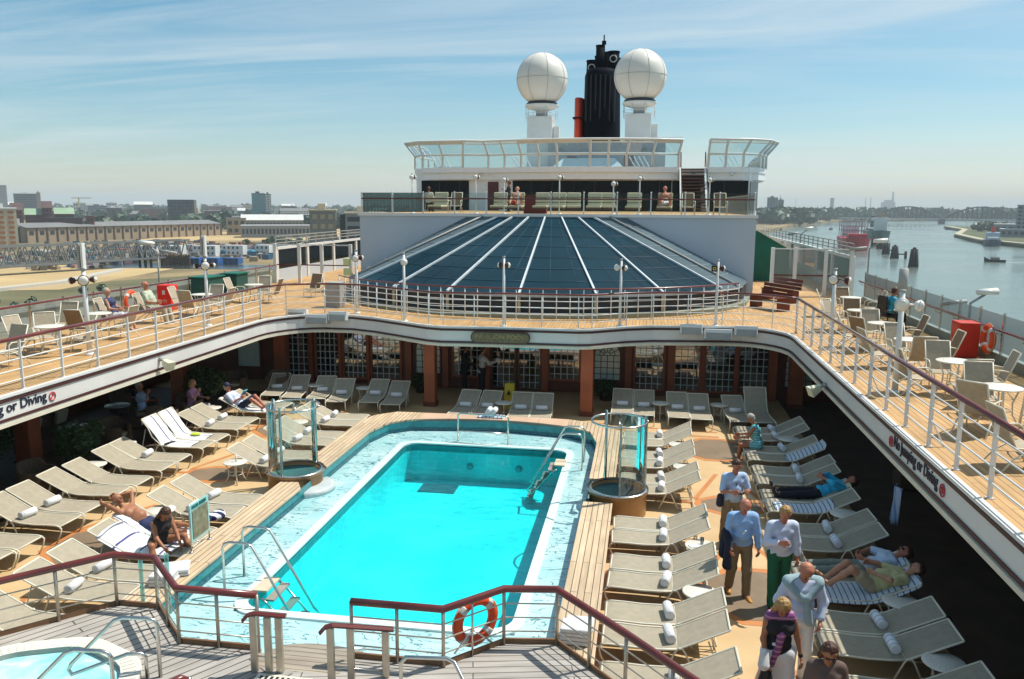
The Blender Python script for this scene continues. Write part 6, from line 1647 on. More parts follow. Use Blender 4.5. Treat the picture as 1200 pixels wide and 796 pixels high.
def person(loc, rz, label, pel=.93, pelf=0.0, tp=0, thL=(180, 0), thR=(180, 0), shL=180, shR=180, armL=None, armR=None, head=0, hturn=0, htilt=0, skin=SK1, hair=HG, hairstyle='short',
           shirt=None, sleeve=.6, trousers=None, leglen=1.0, skirt=None, shoes=None, belly=0.0, s=1.0, top='shirt', extras=None, female=False, torso_low=.0, fold=None, detail=True, pron=None, grp=None):
    root = empty('person', (*loc[:2], loc[2]), label, 'person', rz=rz, group=grp)
    ORG[root.name] = Vector((0, 0, 0))
    wS = .185 if not female else .165; wH = .095 if not female else .10
    t = dv(tp); fwd = V3(0, math.cos(R(tp)), -math.sin(R(tp)))   # out of the chest
    X = V3(1, 0, 0)
    pv = V3(0, pelf, pel)
    waist = pv + t * .17; chest = pv + t * .36; nb = pv + t * .50
    neck = nb + dv(tp + head * .4) * .075
    hd = dv(tp + head)                     # up direction of the head
    hc = neck + hd * .125
    fr = V3(0, math.cos(R(tp + head)), -math.sin(R(tp + head)))
    fr = fr * math.cos(R(hturn)) + X * math.sin(R(hturn)); side = np.cross(fr, hd)
    ffr = fr
    body = [(pv - X * .07, pv + X * .07, .108, .108), (waist - X * .05, waist + X * .05, .098 + belly * .3, .098 + belly * .3), (chest - X * .075, chest + X * .075, .108, .108),
            (nb - X * (wS - .05) - t * .035, nb + X * (wS - .05) - t * .035, .058, .058), (nb - t * .02, neck + hd * .04, .056, .05)]
    if belly: body.append((waist + fwd * .05, waist + fwd * .05 + t * .06, .09 + belly * .6, .08 + belly * .5))
    if female: body += [(chest + X * .065 + fwd * .07 + t * .01, chest + X * .07 + fwd * .08, .05, .05), (chest - X * .065 + fwd * .07 + t * .01, chest - X * .07 + fwd * .08, .05, .05)]
    limbs = {}
    for nm, sg, th, sh in (('L', -1, thL, shL), ('R', 1, thR, shR)):
        hip = pv + X * sg * wH - t * .03; kn = hip + dv(th[0], sg * th[1]) * .44; an = kn + dv(sh, sg * th[1] * .2) * .42
        fd = dv(sh - 85); 
        if sh > 150 and sh < 215: fd = V3(sg * .15, .98, -.05)
        if sh < 130: fd = dv(sh - 75, sg * .2)
        toe = an + fd * .17 - dv(sh) * (-.02)
        limbs['hip' + nm] = hip; limbs['kn' + nm] = kn; limbs['an' + nm] = an; limbs['toe' + nm] = toe; limbs['fd' + nm] = fd
    for nm, sg, arm in (('L', -1, armL), ('R', 1, armR)):
        so_ = nb + X * sg * wS - t * .045
        if arm is None: arm = ((178, .18), (165, .05))
        if isinstance(arm[0], tuple) and len(arm[0]) == 2: ud, ld = dv(arm[0][0], sg * arm[0][1]), dv(arm[1][0], sg * arm[1][1])
        el = so_ + ud * .275; wr = el + ld * .25
        limbs['so' + nm] = so_; limbs['el' + nm] = el; limbs['wr' + nm] = wr; limbs['ld' + nm] = ld
    bp = list(body)
    for nm in 'LR':
        l = limbs
        bp += [(l['so' + nm], l['el' + nm], .050, .038), (l['el' + nm], l['wr' + nm], .040, .025), (l['hip' + nm], l['kn' + nm], .086, .056), (l['kn' + nm], l['kn' + nm] + (l['an' + nm] - l['kn' + nm]) * .35, .054, .056), (l['kn' + nm] + (l['an' + nm] - l['kn' + nm]) * .35, l['an' + nm], .056, .036),
               (l['an' + nm] - l['fd' + nm] * .035 + V3(0, 0, -.0), l['toe' + nm], .036, .026)]
    parts = [(*sdf_mesh(bp, .016 if detail else .024, .03), 0)]
    # head
    hp = [(hc + hd * .03 - fr * .012, hc + hd * .028 + fr * .006, .088, .084), (hc - hd * .03 + fr * .02, hc - hd * .062 + fr * .038, .062, .042), (hc + fr * .088 + hd * .008, hc + fr * .106 - hd * .018, .010, .013), (hc - hd * .02 - side * .078, hc + hd * .02 - side * .082, .012, .016), (hc - hd * .02 + side * .078, hc + hd * .02 + side * .082, .012, .016),
          (neck - hd * .03, hc - hd * .05 - fr * .01, .052, .05)]
    parts.append((*sdf_mesh(hp, .008 if detail else .014, .018), 0))
    if detail:
        for sg in (-1, 1): parts.append((*sdf_mesh([(hc + fr * .082 + hd * .012 + side * sg * .028, hc + fr * .083 + hd * .012 + side * sg * .034, .008, .008)], .004, .003), 1))
        parts.append((*sdf_mesh([(hc + fr * .083 - hd * .047 - side * .018, hc + fr * .083 - hd * .047 + side * .018, .007, .007)], .005, .003), 2))
    # hands with five fingers
    for nm, sg in (('L', -1), ('R', 1)):
        wr, d = limbs['wr' + nm], limbs['ld' + nm]
        ref = fwd if abs(d @ fwd) < .8 else t
        pn = ref - d * (d @ ref); pn /= np.linalg.norm(pn)
        # palm faces inwards
        inn = -X * sg; inn = inn - d * (d @ inn); ln = np.linalg.norm(inn)
        pnorm = inn / ln if ln > .3 else pn
        sp_ = np.cross(d, pnorm); hpz = []
        for q in range(4):
            o = (q - 1.5) * .021; b0 = wr + d * .015 + sp_ * o * .7; b1 = wr + d * .088 + sp_ * o; Lf = (.068, .078, .072, .056)[q]
            hpz.append((b0, b1, .017, .013)); d2 = d * .88 + pnorm * .45; d2 /= np.linalg.norm(d2); d3 = d * .5 + pnorm * .86
            m1 = b1 + d2 * Lf * .55; m2 = m1 + d3 * Lf * .5
            hpz += [(b1, m1, .0105, .0095), (m1, m2, .0095, .008)]
        sgn = 1 if (sp_ @ fwd) > 0 else -1
        tb = wr + d * .03 + sp_ * sgn * .022; t1 = tb + (d * .6 + sp_ * sgn * .75 + pnorm * .2) * .045; t2 = t1 + (d * .85 + pnorm * .45) * .035
        hpz += [(tb, t1, .014, .011), (t1, t2, .011, .009)]
        parts.append((*sdf_mesh(hpz, .007 if detail else .012, .007), 0))
    mesh_of('body', parts, [skin, EYE, LIPS], root)
    # hair
    if hairstyle != 'bald':
        hh = [(hc + hd * .045 - fr * .028, hc + hd * .05 - fr * .02, .090, .090), (hc + hd * .02 - fr * .04, hc - hd * .02 - fr * .04, .082, .07)]
        if hairstyle == 'fringe': hh = [(hc - hd * .005 - fr * .045, hc - hd * .03 - fr * .035, .074, .066), (hc - side * .06 - fr * .02, hc + hd * .02 - side * .062 - fr * .02, .03, .03), (hc + side * .06 - fr * .02, hc + hd * .02 + side * .062 - fr * .02, .03, .03)]
        if hairstyle in ('bob', 'long'):
            dn = -hd; e_ = .12 if hairstyle == 'bob' else .24
            hh += [(hc + side * .06 - fr * .03, hc + side * .085 - fr * .03 + dn * e_, .05, .035), (hc - side * .06 - fr * .03, hc - side * .085 - fr * .03 + dn * e_, .05, .035), (hc - fr * .06, hc - fr * .07 + dn * e_, .07, .05), (hc + hd * .085 + fr * .02, hc + hd * .07 + fr * .05, .035, .02)]
        V_, F_ = sdf_mesh(hh, .010, .02); V_ = V_ + np.sin(V_ * 170).sum(1, keepdims=True) * .0018
        mesh_of('hair', [(V_, F_, 0)], [hair], root)
    # clothes
    L = limbs
    def grow(ps, g): return [(a, b, ra + g, rb + g) for a, b, ra, rb in ps]
    if shirt is not None:
        tor = [body[1], body[2], body[3]] + body[5:]
        if torso_low >= 0: tor.append((pv - X * .065 + t * (.02 - torso_low), pv + X * .065 + t * (.02 - torso_low), .112, .112))
        if sleeve > 0:
            for nm in 'LR':
                a, b, w_ = L['so' + nm], L['el' + nm], L['wr' + nm]
                if sleeve <= 1: tor.append((a, a + (b - a) * sleeve, .052, .048))
                else: tor += [(a, b, .052, .046), (b, b + (w_ - b) * (sleeve - 1), .046, .036)]
        V_, F_ = sdf_mesh(grow(tor, .016), .014, .035)
        V_ = V_ + (np.sin(V_[:, [1]] * 38 + V_[:, [2]] * 23) * np.sin(V_[:, [0]] * 31 + V_[:, [2]] * 41)) * .0045
        mesh_of(top, [(V_, F_, 0)], [shirt], root)
    if trousers is not None:
        lg = [(pv - X * .07 - t * .01, pv + X * .07 - t * .01, .110, .110)]
        for nm in 'LR':
            h_, k_, a_ = L['hip' + nm], L['kn' + nm], L['an' + nm]
            if leglen >= 1: lg += [(h_, k_, .088, .068), (k_, k_ + (a_ - k_) * min(.93, leglen), .068, .058)]
            else: lg.append((h_, h_ + (k_ - h_) * leglen, .090, .078))
        V_, F_ = sdf_mesh(grow(lg, .013), .015, .03)
        V_ = V_ + (np.sin(V_[:, [2]] * 30 + V_[:, [0]] * 19)) * np.sin(V_[:, [1]] * 40) * .004
        mesh_of('trousers' if leglen >= 1 else 'shorts', [(V_, F_, 0)], [trousers], root)
    if skirt is not None:
        sk_, r1 = skirt; lg = [(pv - X * .07, pv + X * .07, .115, .115)]
        for nm in 'LR': lg += [(L['hip' + nm], L['kn' + nm], .10, .11), (L['kn' + nm], L['an' + nm], .11, r1)]
        mesh_of('skirt', [(*sdf_mesh(grow(lg, .012), .018, .09), 0)], [sk_], root)
    if shoes is not None:
        for nm in 'LR':
            a_, f_ = L['an' + nm], L['fd' + nm]; dn = (L['an' + nm] - L['kn' + nm]); dn = dn / np.linalg.norm(dn) * .035
            mesh_of('shoe', [(*sdf_mesh([(a_ - f_ * .05 + dn * .6, a_ + f_ * .19 + dn * .9, .043, .036), (a_ - f_ * .01, a_ + dn * .5, .046, .045)], .011, .02), 0)], [shoes], root)
    if extras: extras(root, L, dict(pv=pv, t=t, fwd=fwd, X=X, nb=nb, neck=neck, hc=hc, hd=hd, fr=fr, side=side, chest=chest, waist=waist))
    root.scale = (s, s, s)
    return root
def part(name, prims, mat, root, h=.012, k=.015): return mesh_of(name, [(*sdf_mesh(prims, h, k), 0)], [mat], root)

BLUEP = paint('light_blue_shirt', (.42, .56, .78), .85, var=.08, scale=4, bumps=.2); BLUEM = paint('blue_shirt', (.27, .45, .74), .85, var=.08, scale=4, bumps=.2); BLUEW = paint('white_blue_shirt', (.56, .62, .78), .85, var=.06, scale=4)
KHAKI = paint('khaki_cloth', (.25, .19, .115), .9, var=.12, scale=4); GREENT = paint('bottle_green_cloth', (.01, .12, .06), .9, var=.2, scale=4); WHITET = paint('white_trouser_cloth', (.74, .74, .76), .9, var=.05, scale=4)
LANY = paint('navy_lanyard', (.015, .02, .05), .7); BADGE = paint('white_badge', (.75, .75, .75), .4)
def lanyard(root, L, q, badge=True, drop=.30):
    nb, f, t, X = q['nb'], q['fwd'], q['t'], q['X']
    e = q['chest'] + f * .145 - t * (drop - .22)
    part('lanyard', [(nb + X * .07 + f * .03 + t * .02, e, .006, .006), (nb - X * .07 + f * .03 + t * .02, e, .006, .006)], LANY, root, .007, .004)
    if badge: part('badge', [(e - X * .02 + f * .01, e + X * .02 - t * .05 + f * .012, .016, .016)], BADGE, root, .008, .006)
def ex1(root, L, q):
    lanyard(root, L, q, False, .25)
    c = (L['wrL'] + L['wrR']) / 2 + q['fwd'] * .05
    part('camera', [(c - q['X'] * .045, c + q['X'] * .045, .032, .032), (c, c + q['fwd'] * .05, .025, .022)], BLACK, root, .010, .008)
    part('bag_strap', [(L['soR'] + q['t'] * .05 - q['X'] * .05, L['soR'] - q['t'] * .35 + q['X'] * .03 + q['fwd'] * .06, .014, .014), (L['soR'] - q['t'] * .40 + q['X'] * .06, L['soR'] - q['t'] * .55 + q['X'] * .06, .06, .07)], LANY, root, .012, .02)
person((1.78, 15.35, 0), R(195), 'man in pale blue polo with a camera, farthest of the four walking men', tp=6, thL=(178, .05), thR=(184, .05), shL=182, shR=190, armL=((165, .25), (75, -.45)), armR=((165, .25), (75, -.45)), head=22, shirt=BLUEP, sleeve=.85, trousers=KHAKI, shoes=BLACK, skin=SK3, hair=HB, belly=.07, s=1.0, extras=ex1)
def ex2(root, L, q):
    lanyard(root, L, q)
    a, b = L['elR'], L['wrR']
    part('navy_jacket', [(a + V3(.02, .0, .02), b + V3(.0, .02, -.02), .07, .06), (a + V3(.03, 0, -.05), a + V3(.04, .02, -.34), .07, .09), (b + V3(.02, 0, -.04), b + V3(.03, .02, -.30), .06, .08)], paint('navy_jacket_cloth', (.012, .014, .03), .9), root, .014, .03)
person((1.70, 13.25, 0), R(188), 'man in blue shirt and khaki trousers with a dark jacket over his arm', tp=8, thL=(172, .03), thR=(186, .03), shL=178, shR=200, armL=((182, .22), (172, .08)), armR=((176, .22), (130, .0)), head=30, shirt=BLUEM, sleeve=1.9, trousers=KHAKI, shoes=paint('tan_shoe', (.50, .25, .04), .5), skin=SK3, hair=HB, hairstyle='fringe', belly=.05, s=1.02, extras=ex2)
def ex3(root, L, q): lanyard(root, L, q, False, .33)
person((2.28, 12.95, 0), R(190), 'man in white blue shirt and bottle green trousers', tp=6, thL=(186, .03), thR=(172, .03), shL=192, shR=180, armL=((182, .2), (172, .06)), armR=((165, .3), (70, -.75)), head=28, shirt=BLUEW, sleeve=1.75, trousers=GREENT, shoes=BLACK, skin=SK3, hair=HY, hairstyle='short', belly=.06, s=1.02, extras=ex3)
def ex4(root, L, q):
    lanyard(root, L, q, False, .36)
    SW = paint('pale_teal_jumper', (.32, .44, .48), .95, var=.1, scale=20, bumps=.5); nb, f, t, X = q['nb'], q['fwd'], q['t'], q['X']
    part('jumper_over_shoulders', [(L['soL'] + t * .03, nb - t * .01 - f * .05, .075, .075), (L['soR'] + t * .03, nb - t * .01 - f * .05, .075, .075), (L['soL'] + t * .02 + f * .04, nb - t * .18 + f * .12 - X * .03, .055, .05), (L['soR'] + t * .02 + f * .04, nb - t * .18 + f * .12 + X * .03, .055, .05), (nb - t * .18 + f * .12 - X * .03, nb - t * .50 + f * .15 - X * .07, .05, .05), (nb - t * .15 - f * .1, nb - t * .3 - f * .12, .08, .08)], SW, root, .014, .03)
    part('belt', [(q['pv'] - X * .07 + t * .05 + f * .025, q['pv'] + X * .07 + t * .05 + f * .025, .112, .112)], paint('claret_belt', (.20, .02, .05), .5), root, .014, .01) if False else None
    part('dark_cap', [(q['hc'] + q['hd'] * .05 - q['fr'] * .13 - q['side'] * .0, q['hc'] + q['hd'] * .04 - q['fr'] * .17, .03, .03)], BLACK, root) if False else None
person((2.20, 10.75, 0), R(185), 'man in white trousers with a pale jumper over his shoulders, hands behind his back', tp=5, thL=(184, .03), thR=(174, .03), shL=190, shR=182, armL=((190, .35), (150, -.25)), armR=((190, .35), (150, -.25)), head=34, shirt=BLUEW, sleeve=1.8, trousers=WHITET, shoes=WHITE, skin=SK3, hair=HG, hairstyle='fringe', s=1.06, extras=ex4)
def ex5(root, L, q):
    SC = stripes('purple_scarf', (.22, .06, .20), (.45, .22, .30), 14, 2, .35); nb, f, t, X = q['nb'], q['fwd'], q['t'], q['X']
    part('scarf', [(nb - X * .12 + t * .01, nb + X * .12 + t * .01, .075, .075), (nb - X * .15 - t * .03, nb - t * .2 + f * .10, .05, .05), (nb + X * .15 - t * .03, nb - t * .2 + f * .10, .055, .05), (nb - t * .2 + f * .12, nb - t * .62 + f * .13 + X * .10, .045, .04), (nb - t * .2 + f * .12, nb - t * .45 + f * .14 + X * .03, .04, .03)], SC, root, .014, .025)
    c = L['wrR'] - V3(0, -.03, .16); part('black_handbag', [(c, c - V3(0, 0, .13), .07, .10)], BLACK, root, .016, .03)
    part('white_hat_in_hand', [(L['wrR'] + V3(.04, .05, .12), L['wrR'] + V3(.05, .10, -.02), .055, .075)], TOWEL, root, .014, .03)
    part('bracelet', [(L['wrL'] - L['ldL'] * .02, L['wrL'] - L['ldL'] * .03, .032, .032)], BLACK, root, .01, .004)
    e = q['waist'] + f * .12 + X * .03; part('badge', [(e, e + X * .06, .022, .022)], BADGE, root, .008, .006)
person((1.80, 9.95, 0), R(183), 'blonde woman in a black top, white trousers and long purple scarf', tp=4, thL=(176, .03), thR=(184, .03), shL=180, shR=186, armL=((188, .28), (170, .18)), armR=((175, .15), (150, -.1)), head=32, shirt=paint('black_top', (.012, .01, .014), .8), sleeve=0, skirt=(WHITET, .09), shoes=WHITE, skin=SK2, hair=HY, hairstyle='bob', female=True, s=.96, extras=ex5, top='top')
def ex6(root, L, q):
    part('dark_glasses', [(q['hc'] + q['fr'] * .083 + q['hd'] * .014 - q['side'] * .05, q['hc'] + q['fr'] * .083 + q['hd'] * .014 + q['side'] * .05, .016, .016)], BLACK, root, .008, .006); lanyard(root, L, q, False, .34)
person((2.16, 9.0, 0), R(180), 'brown haired woman in a taupe top and dark glasses at the bottom edge', tp=5, thL=(180, .03), thR=(180, .03), armL=((180, .25), (150, .1)), armR=((175, .25), (140, -.2)), head=26, shirt=paint('taupe_top', (.14, .09, .075), .85), sleeve=.7, trousers=KHAKI, shoes=BLACK, skin=SK2, hair=HB, hairstyle='bob', female=True, s=.94, extras=ex6, top='top')

# seated on the lounger edge, facing away from us to the left
TURQ = stripes('turquoise_print', (.05, .42, .48), (.5, .62, .62), 16, 2, .3)
person((2.98, 20.85, 0), R(75), 'grey haired woman in a turquoise dress sitting on a shaded lounger', pel=.47, tp=14, thL=(92, .1), thR=(96, .1), shL=175, shR=170, armL=((150, .15), (100, -.1)), armR=((150, .15), (100, -.1)), head=20, shirt=TURQ, sleeve=0, trousers=TURQ, leglen=.35, skin=SK2, hair=HG, female=True, s=.97, top='dress')
# lying, feet to -X
def lying_right(y, label, **k):
    return person((3.62, y, 0), math.pi / 2, label, **k)
person((3.78, 17.34, 0), R(90), 'man in a turquoise shirt and black trousers asleep on his back in shade', pel=.47, tp=-68, thL=(93, .05), thR=(93, .08), shL=94, shR=94, armL=((60, .35), (70, -.9)), armR=((60, .35), (75, -.9)), head=12, shirt=paint('bright_turquoise_shirt', (.03, .45, .72), .85, var=.1, scale=5), sleeve=1.4, trousers=paint('black_trousers', (.012, .012, .02), .9), shoes=BLACK, skin=SK3, hair=HB, s=1.0)
def exs(root, L, q): part('dark_glasses', [(q['hc'] + q['fr'] * .083 + q['hd'] * .014 - q['side'] * .05, q['hc'] + q['fr'] * .083 + q['hd'] * .014 + q['side'] * .05, .02, .02)], BLACK, root, .008, .006)
person((3.75, 13.66, 0), R(90), 'far one of the sleeping pair, man in white shirt, grey trousers, dark glasses', pel=.47, tp=-66, thL=(93, .05), thR=(93, .1), shL=94, shR=94, armL=((85, .4), (90, -.8)), armR=((85, .4), (90, -.8)), head=10, shirt=paint('white_blue_tee', (.55, .66, .80), .9), sleeve=.8, trousers=paint('grey_green_cloth', (.20, .23, .20), .9), shoes=GREY, skin=SK3, hair=HB, s=1.0, extras=exs)
person((3.72, 12.98, 0), R(90), 'sleeping sunbather in a yellow top with bare bent legs, near one of the sleeping pair', pel=.50, tp=-68, thL=(48, .1), thR=(52, .1), shL=128, shR=132, armL=((80, .45), (80, -.7)), armR=((85, .45), (70, -.5)), head=14, shirt=paint('pale_yellow_top', (.58, .52, .26), .9), sleeve=.7, trousers=paint('beige_shorts', (.42, .34, .22), .9), leglen=.6, skin=SK1, hair=HB, belly=.08, s=1.0)
# couple on the left
person((-9.12, 13.36, 0), R(-90), 'shirtless man reclining with both arms behind his head', pel=.47, tp=-56, thL=(90, .05), thR=(92, .1), shL=93, shR=92, armL=((-30, .75), (-95, -.6)), armR=((-30, .75), (-95, -.6)), head=20, trousers=paint('dark_swim_trunks', (.02, .03, .09), .8), leglen=.55, skin=SK2, hair=HG, hairstyle='fringe', belly=.06, s=1.0)
BK = paint('black_swimsuit', (.015, .012, .014), .7)
person((-8.45, 12.72, 0), R(-120), 'brown haired woman in a black swimsuit sitting cross legged', pel=.46, tp=22, thL=(72, .55), thR=(72, .55), shL=150, shR=160, armL=((150, .1), (130, -.15)), armR=((150, .1), (125, -.15)), head=28, shirt=BK, sleeve=0, trousers=BK, leglen=.12, skin=SK2, hair=HB, hairstyle='long', female=True, s=.96, top='swimsuit')
def exr(root, L, q):
    c = (L['wrL'] + L['wrR']) / 2 + V3(0, .02, .10)
    o = MB(); o.box(tuple(c), (.22, .03, .24), M=Matrix.Rotation(R(-30), 3, 'X')); o.build('book', paint('turquoise_cover', (.05, .38, .42), .5), root)
    part('cap', [(q['hc'] + q['hd'] * .06, q['hc'] + q['hd'] * .055 - q['fr'] * .02, .095, .092), (q['hc'] + q['hd'] * .06 + q['fr'] * .08, q['hc'] + q['hd'] * .045 + q['fr'] * .15, .03, .03)], paint('navy_cap', (.02, .03, .07), .8), root)
person((-11.8, 22.31, 0), R(-90), 'man in cap and white shirt reading a turquoise book on a lounger', pel=.47, tp=-48, thL=(52, .1), thR=(58, .1), shL=135, shR=125, armL=((130, .25), (60, -.35)), armR=((130, .25), (60, -.35)), head=38, shirt=BLUEW, sleeve=.9, trousers=paint('navy_shorts', (.02, .03, .07), .9), leglen=.8, skin=SK3, hair=HG, s=1.0, extras=exr)
# shaded seated pair and the two at the doors
person((-14.25, 21.1, 0), R(-70), 'shaded seated man in pale shirt with a hand to his ear', pel=.50, tp=-4, thL=(90, .15), thR=(92, .15), shL=178, shR=175, armL=((150, .3), (90, -.4)), armR=((120, .5), (10, -.7)), head=6, shirt=BLUEP, sleeve=.8, trousers=KHAKI, shoes=BLACK, skin=SK3, hair=HG, s=1.0)
for a, b in (((-14.2, 21.1), -70), ((-13.25, 21.9), -60)):
    place(pw, uw, (a[0], a[1], 0), R(b), 'brown wicker armchair carrying the shaded guest ' + ('in the pale shirt' if b == -70 else 'in pink'))
person((-13.2, 21.95, 0), R(-85), 'shaded seated woman in pink with a hand at her chin', pel=.50, tp=4, thL=(90, .12), thR=(92, .12), shL=178, shR=175, armL=((150, .2), (90, -.3)), armR=((140, .3), (20, -.5)), head=10, shirt=paint('pink_top', (.62, .28, .45), .85), sleeve=.7, trousers=paint('pale_print', (.45, .42, .45), .9), shoes=WHITE, skin=SK1, hair=HY, hairstyle='bob', female=True, s=.96)
person((-5.95, 26.75, 0), R(-70), 'man in a dark suit standing beside the glazed doors', tp=3, armR=((165, .2), (100, -.2)), armL=((178, .2), (165, 0)), head=8, shirt=paint('black_suit', (.012, .012, .016), .9), sleeve=1.95, trousers=paint('black_suit', (.012, .012, .016), .9), shoes=BLACK, skin=SK2, hair=HB, s=1.0, torso_low=.06, top='jacket')
def ext(root, L, q): part('white_tray_cloth', [(L['wrR'] + V3(0, .06, .05), L['wrR'] + V3(0, .12, .06), .07, .07)], TOWEL, root)
person((-5.35, 26.75, 0), R(-60), 'woman in a white jacket standing before the glazed doors', tp=3, armR=((140, .2), (80, -.1)), armL=((160, .2), (110, -.3)), head=10, shirt=paint('white_jacket', (.62, .60, .57), .9), sleeve=1.9, trousers=paint('black_trousers2', (.015, .013, .016), .9), shoes=BLACK, skin=SK1, hair=HB, female=True, s=.97, torso_low=.05, top='jacket', extras=ext)
# left gallery couple, wheelchair guest on the right gallery
person((-15.25, 21.55, U), R(-82), 'grey haired woman in dark top sunning in a chair on the left gallery', pel=.46, tp=-16, thL=(92, .1), thR=(90, .1), shL=165, shR=160, armL=((155, .2), (95, -.1)), armR=((155, .2), (95, -.1)), head=10, shirt=paint('navy_halter', (.03, .04, .12), .8), sleeve=0, trousers=paint('white_shorts', (.6, .6, .62), .9), leglen=.7, skin=SK1, hair=HG, female=True, s=.96, top='top')
person((-14.95, 22.95, U), R(-82), 'bald man in pale green shirt sunning in a chair on the left gallery', pel=.46, tp=-14, thL=(92, .12), thR=(90, .12), shL=165, shR=170, armL=((155, .25), (95, -.1)), armR=((155, .25), (95, -.1)), head=6, shirt=paint('pale_green_shirt', (.45, .50, .38), .9), sleeve=.7, trousers=paint('beige_trousers', (.42, .37, .28), .9), shoes=WHITE, skin=SK3, hair=HG, hairstyle='fringe', belly=.08, s=1.02)
person((7.25, 25.9, U), R(-75), 'grey haired person in a turquoise top seated in a wheelchair', pel=.52, tp=12, thL=(92, .1), thR=(92, .1), shL=175, shR=175, armL=((150, .25), (90, -.1)), armR=((150, .25), (90, -.1)), head=14, shirt=paint('turquoise_blouse', (.04, .38, .52), .85), sleeve=1.0, trousers=paint('black_cloth', (.015, .013, .016), .9), shoes=BLACK, skin=SK3, hair=HB, s=.96)
e = empty('wheelchair', (7.25, 25.9, U), 'black wheelchair on the right gallery', 'wheelchair', rz=R(-75)); ORG[e.name] = Vector((0, 0, 0))
m = MB(); m.box((0, .08, .42), (.46, .48, .05)); m.build('seat', BLACK, e); m = MB(); m.box((0, -.18, .75), (.44, .05, .55)); m.build('backrest', BLACK, e)
for s in (-1, 1):
    m = MB(True); m.tube([(s * .29, -.12 + .30 * math.cos(t), .31 + .30 * math.sin(t)) for t in np.linspace(0, 2 * math.pi, 25)], .018, 8, caps=False)
    for k in range(6): m.tube([(s * .29, -.12, .31), (s * .29, -.12 + .29 * math.cos(k * 1.047), .31 + .29 * math.sin(k * 1.047))], .005, 4)
    m.build('wheel', BLACK, e)
    m = MB(True); m.tube([(s * .24, .48 + .09 * math.cos(t), .09 + .09 * math.sin(t)) for t in np.linspace(0, 2 * math.pi, 13)], .014, 6, caps=False); m.build('castor', BLACK, e)
    m = MB(True); m.tube([(s * .25, -.26, 1.02), (s * .25, -.2, .95), (s * .25, -.2, .42), (s * .25, .3, .42), (s * .22, .5, .12), (s * .18, .58, .10)], .014, 6); m.build('side_frame', BLACK, e)
# small figures on the sun deck
for k, (x, y, a, sh, lab) in enumerate(((-7.9, YW + 14, 90, (.02, .02, .025), 'dark clothed man standing by the left deckhouse window'), (-11.6, YW + 10, 0, (.5, .5, .45), 'person in pale top seated far left on the sun deck'))):
    person((x, y, Z11), R(a), lab, shirt=paint('deck_shirt_%s' % 'ab'[k], sh, .9), sleeve=1.5, trousers=paint('black_cloth', (.015, .013, .016), .9), shoes=BLACK, skin=SK2, hair=HB, detail=False, pel=.93 if k == 0 else .5, thL=(180, 0) if k == 0 else (90, 0), thR=(180, 0) if k == 0 else (90, 0), armL=((165, .2), (60, -.2)))
person((-5.55, YW + 1.75, Z11 + .0), R(180), 'pink skinned sunbather lying on a sun deck lounger', pel=.46, tp=-35, thL=(88, .1), thR=(60, .1), shL=92, shR=120, head=10, trousers=RED, leglen=.5, skin=SK1, hair=HB, detail=False)
person((.75, YW + 2.1, Z11 + .0), R(180), 'sunbather in shorts reclining below the stairs', pel=.46, tp=-30, thL=(88, .1), thR=(70, .1), shL=92, shR=110, head=10, trousers=WHITET, leglen=.5, skin=SK3, hair=HB, detail=False)
# ================================================================ THE RIVER PORT
G0 = -21.0
def landmat():
    m, nt, b = new_mat('sandy_port_ground')
    g = geo_coords(nt, (.012, .012, .012)); n = nd(nt, 'ShaderNodeTexNoise'); n.inputs['Scale'].default_value = 1; n.inputs['Detail'].default_value = 8; n.inputs['Roughness'].default_value = .6; nt.links.new(g, n.inputs['Vector'])
    g2 = geo_coords(nt, (.06, .06, .06)); n2 = nd(nt, 'ShaderNodeTexNoise'); n2.inputs['Scale'].default_value = 1; n2.inputs['Detail'].default_value = 6; nt.links.new(g2, n2.inputs['Vector'])
    x = nt.nodes.new('ShaderNodeMix'); x.data_type = 'RGBA'; x.blend_type = 'MULTIPLY'; x.inputs[0].default_value = .7
    nt.links.new(ramp(nt, n.outputs[0], [(.36, (.08, .085, .035)), (.46, (.20, .155, .08)), (.56, (.34, .245, .12)), (.68, (.24, .20, .13))]), x.inputs[6])
    nt.links.new(ramp(nt, n2.outputs[0], [(.35, (.6, .62, .55)), (.6, (1.1, 1.08, 1.0))]), x.inputs[7])
    nt.links.new(x.outputs[2], b.inputs['Base Color']); b.inputs['Roughness'].default_value = .95
    return m
LAND = landmat()
GRASS = paint('green_bank_grass', (.085, .10, .035), .95, var=.4, scale=.03)
CONC = paint('quay_concrete', (.36, .34, .30), .85, var=.2, scale=.05)
# water
def rivermat():
    m, nt, b = new_mat('river_water')
    b.inputs['Base Color'].default_value = (.15, .19, .165, 1); b.inputs['Roughness'].default_value = .12; b.inputs['IOR'].default_value = 1.33
    g = geo_coords(nt, (.05, .09, 1)); n = nd(nt, 'ShaderNodeTexNoise'); n.inputs['Scale'].default_value = 2.0; n.inputs['Detail'].default_value = 6; n.inputs['Roughness'].default_value = .6; nt.links.new(g, n.inputs['Vector'])
    g2 = geo_coords(nt, (.004, .010, 1)); n2 = nd(nt, 'ShaderNodeTexNoise'); n2.inputs['Scale'].default_value = 1; n2.inputs['Detail'].default_value = 5; nt.links.new(g2, n2.inputs['Vector'])
    nt.links.new(ramp(nt, n2.outputs[0], [(.35, (.10, .10, .10)), (.65, (.28, .28, .28))]), b.inputs['Roughness'])
    bump(nt, b, n.outputs[0], .8, .35)
    return m
m = MB(); S = 11000; m.add([(-S, -1500, -25), (S, -1500, -25), (S, S, -25), (-S, S, -25)], [(0, 1, 2, 3)]); struct('river_water', m, rivermat())
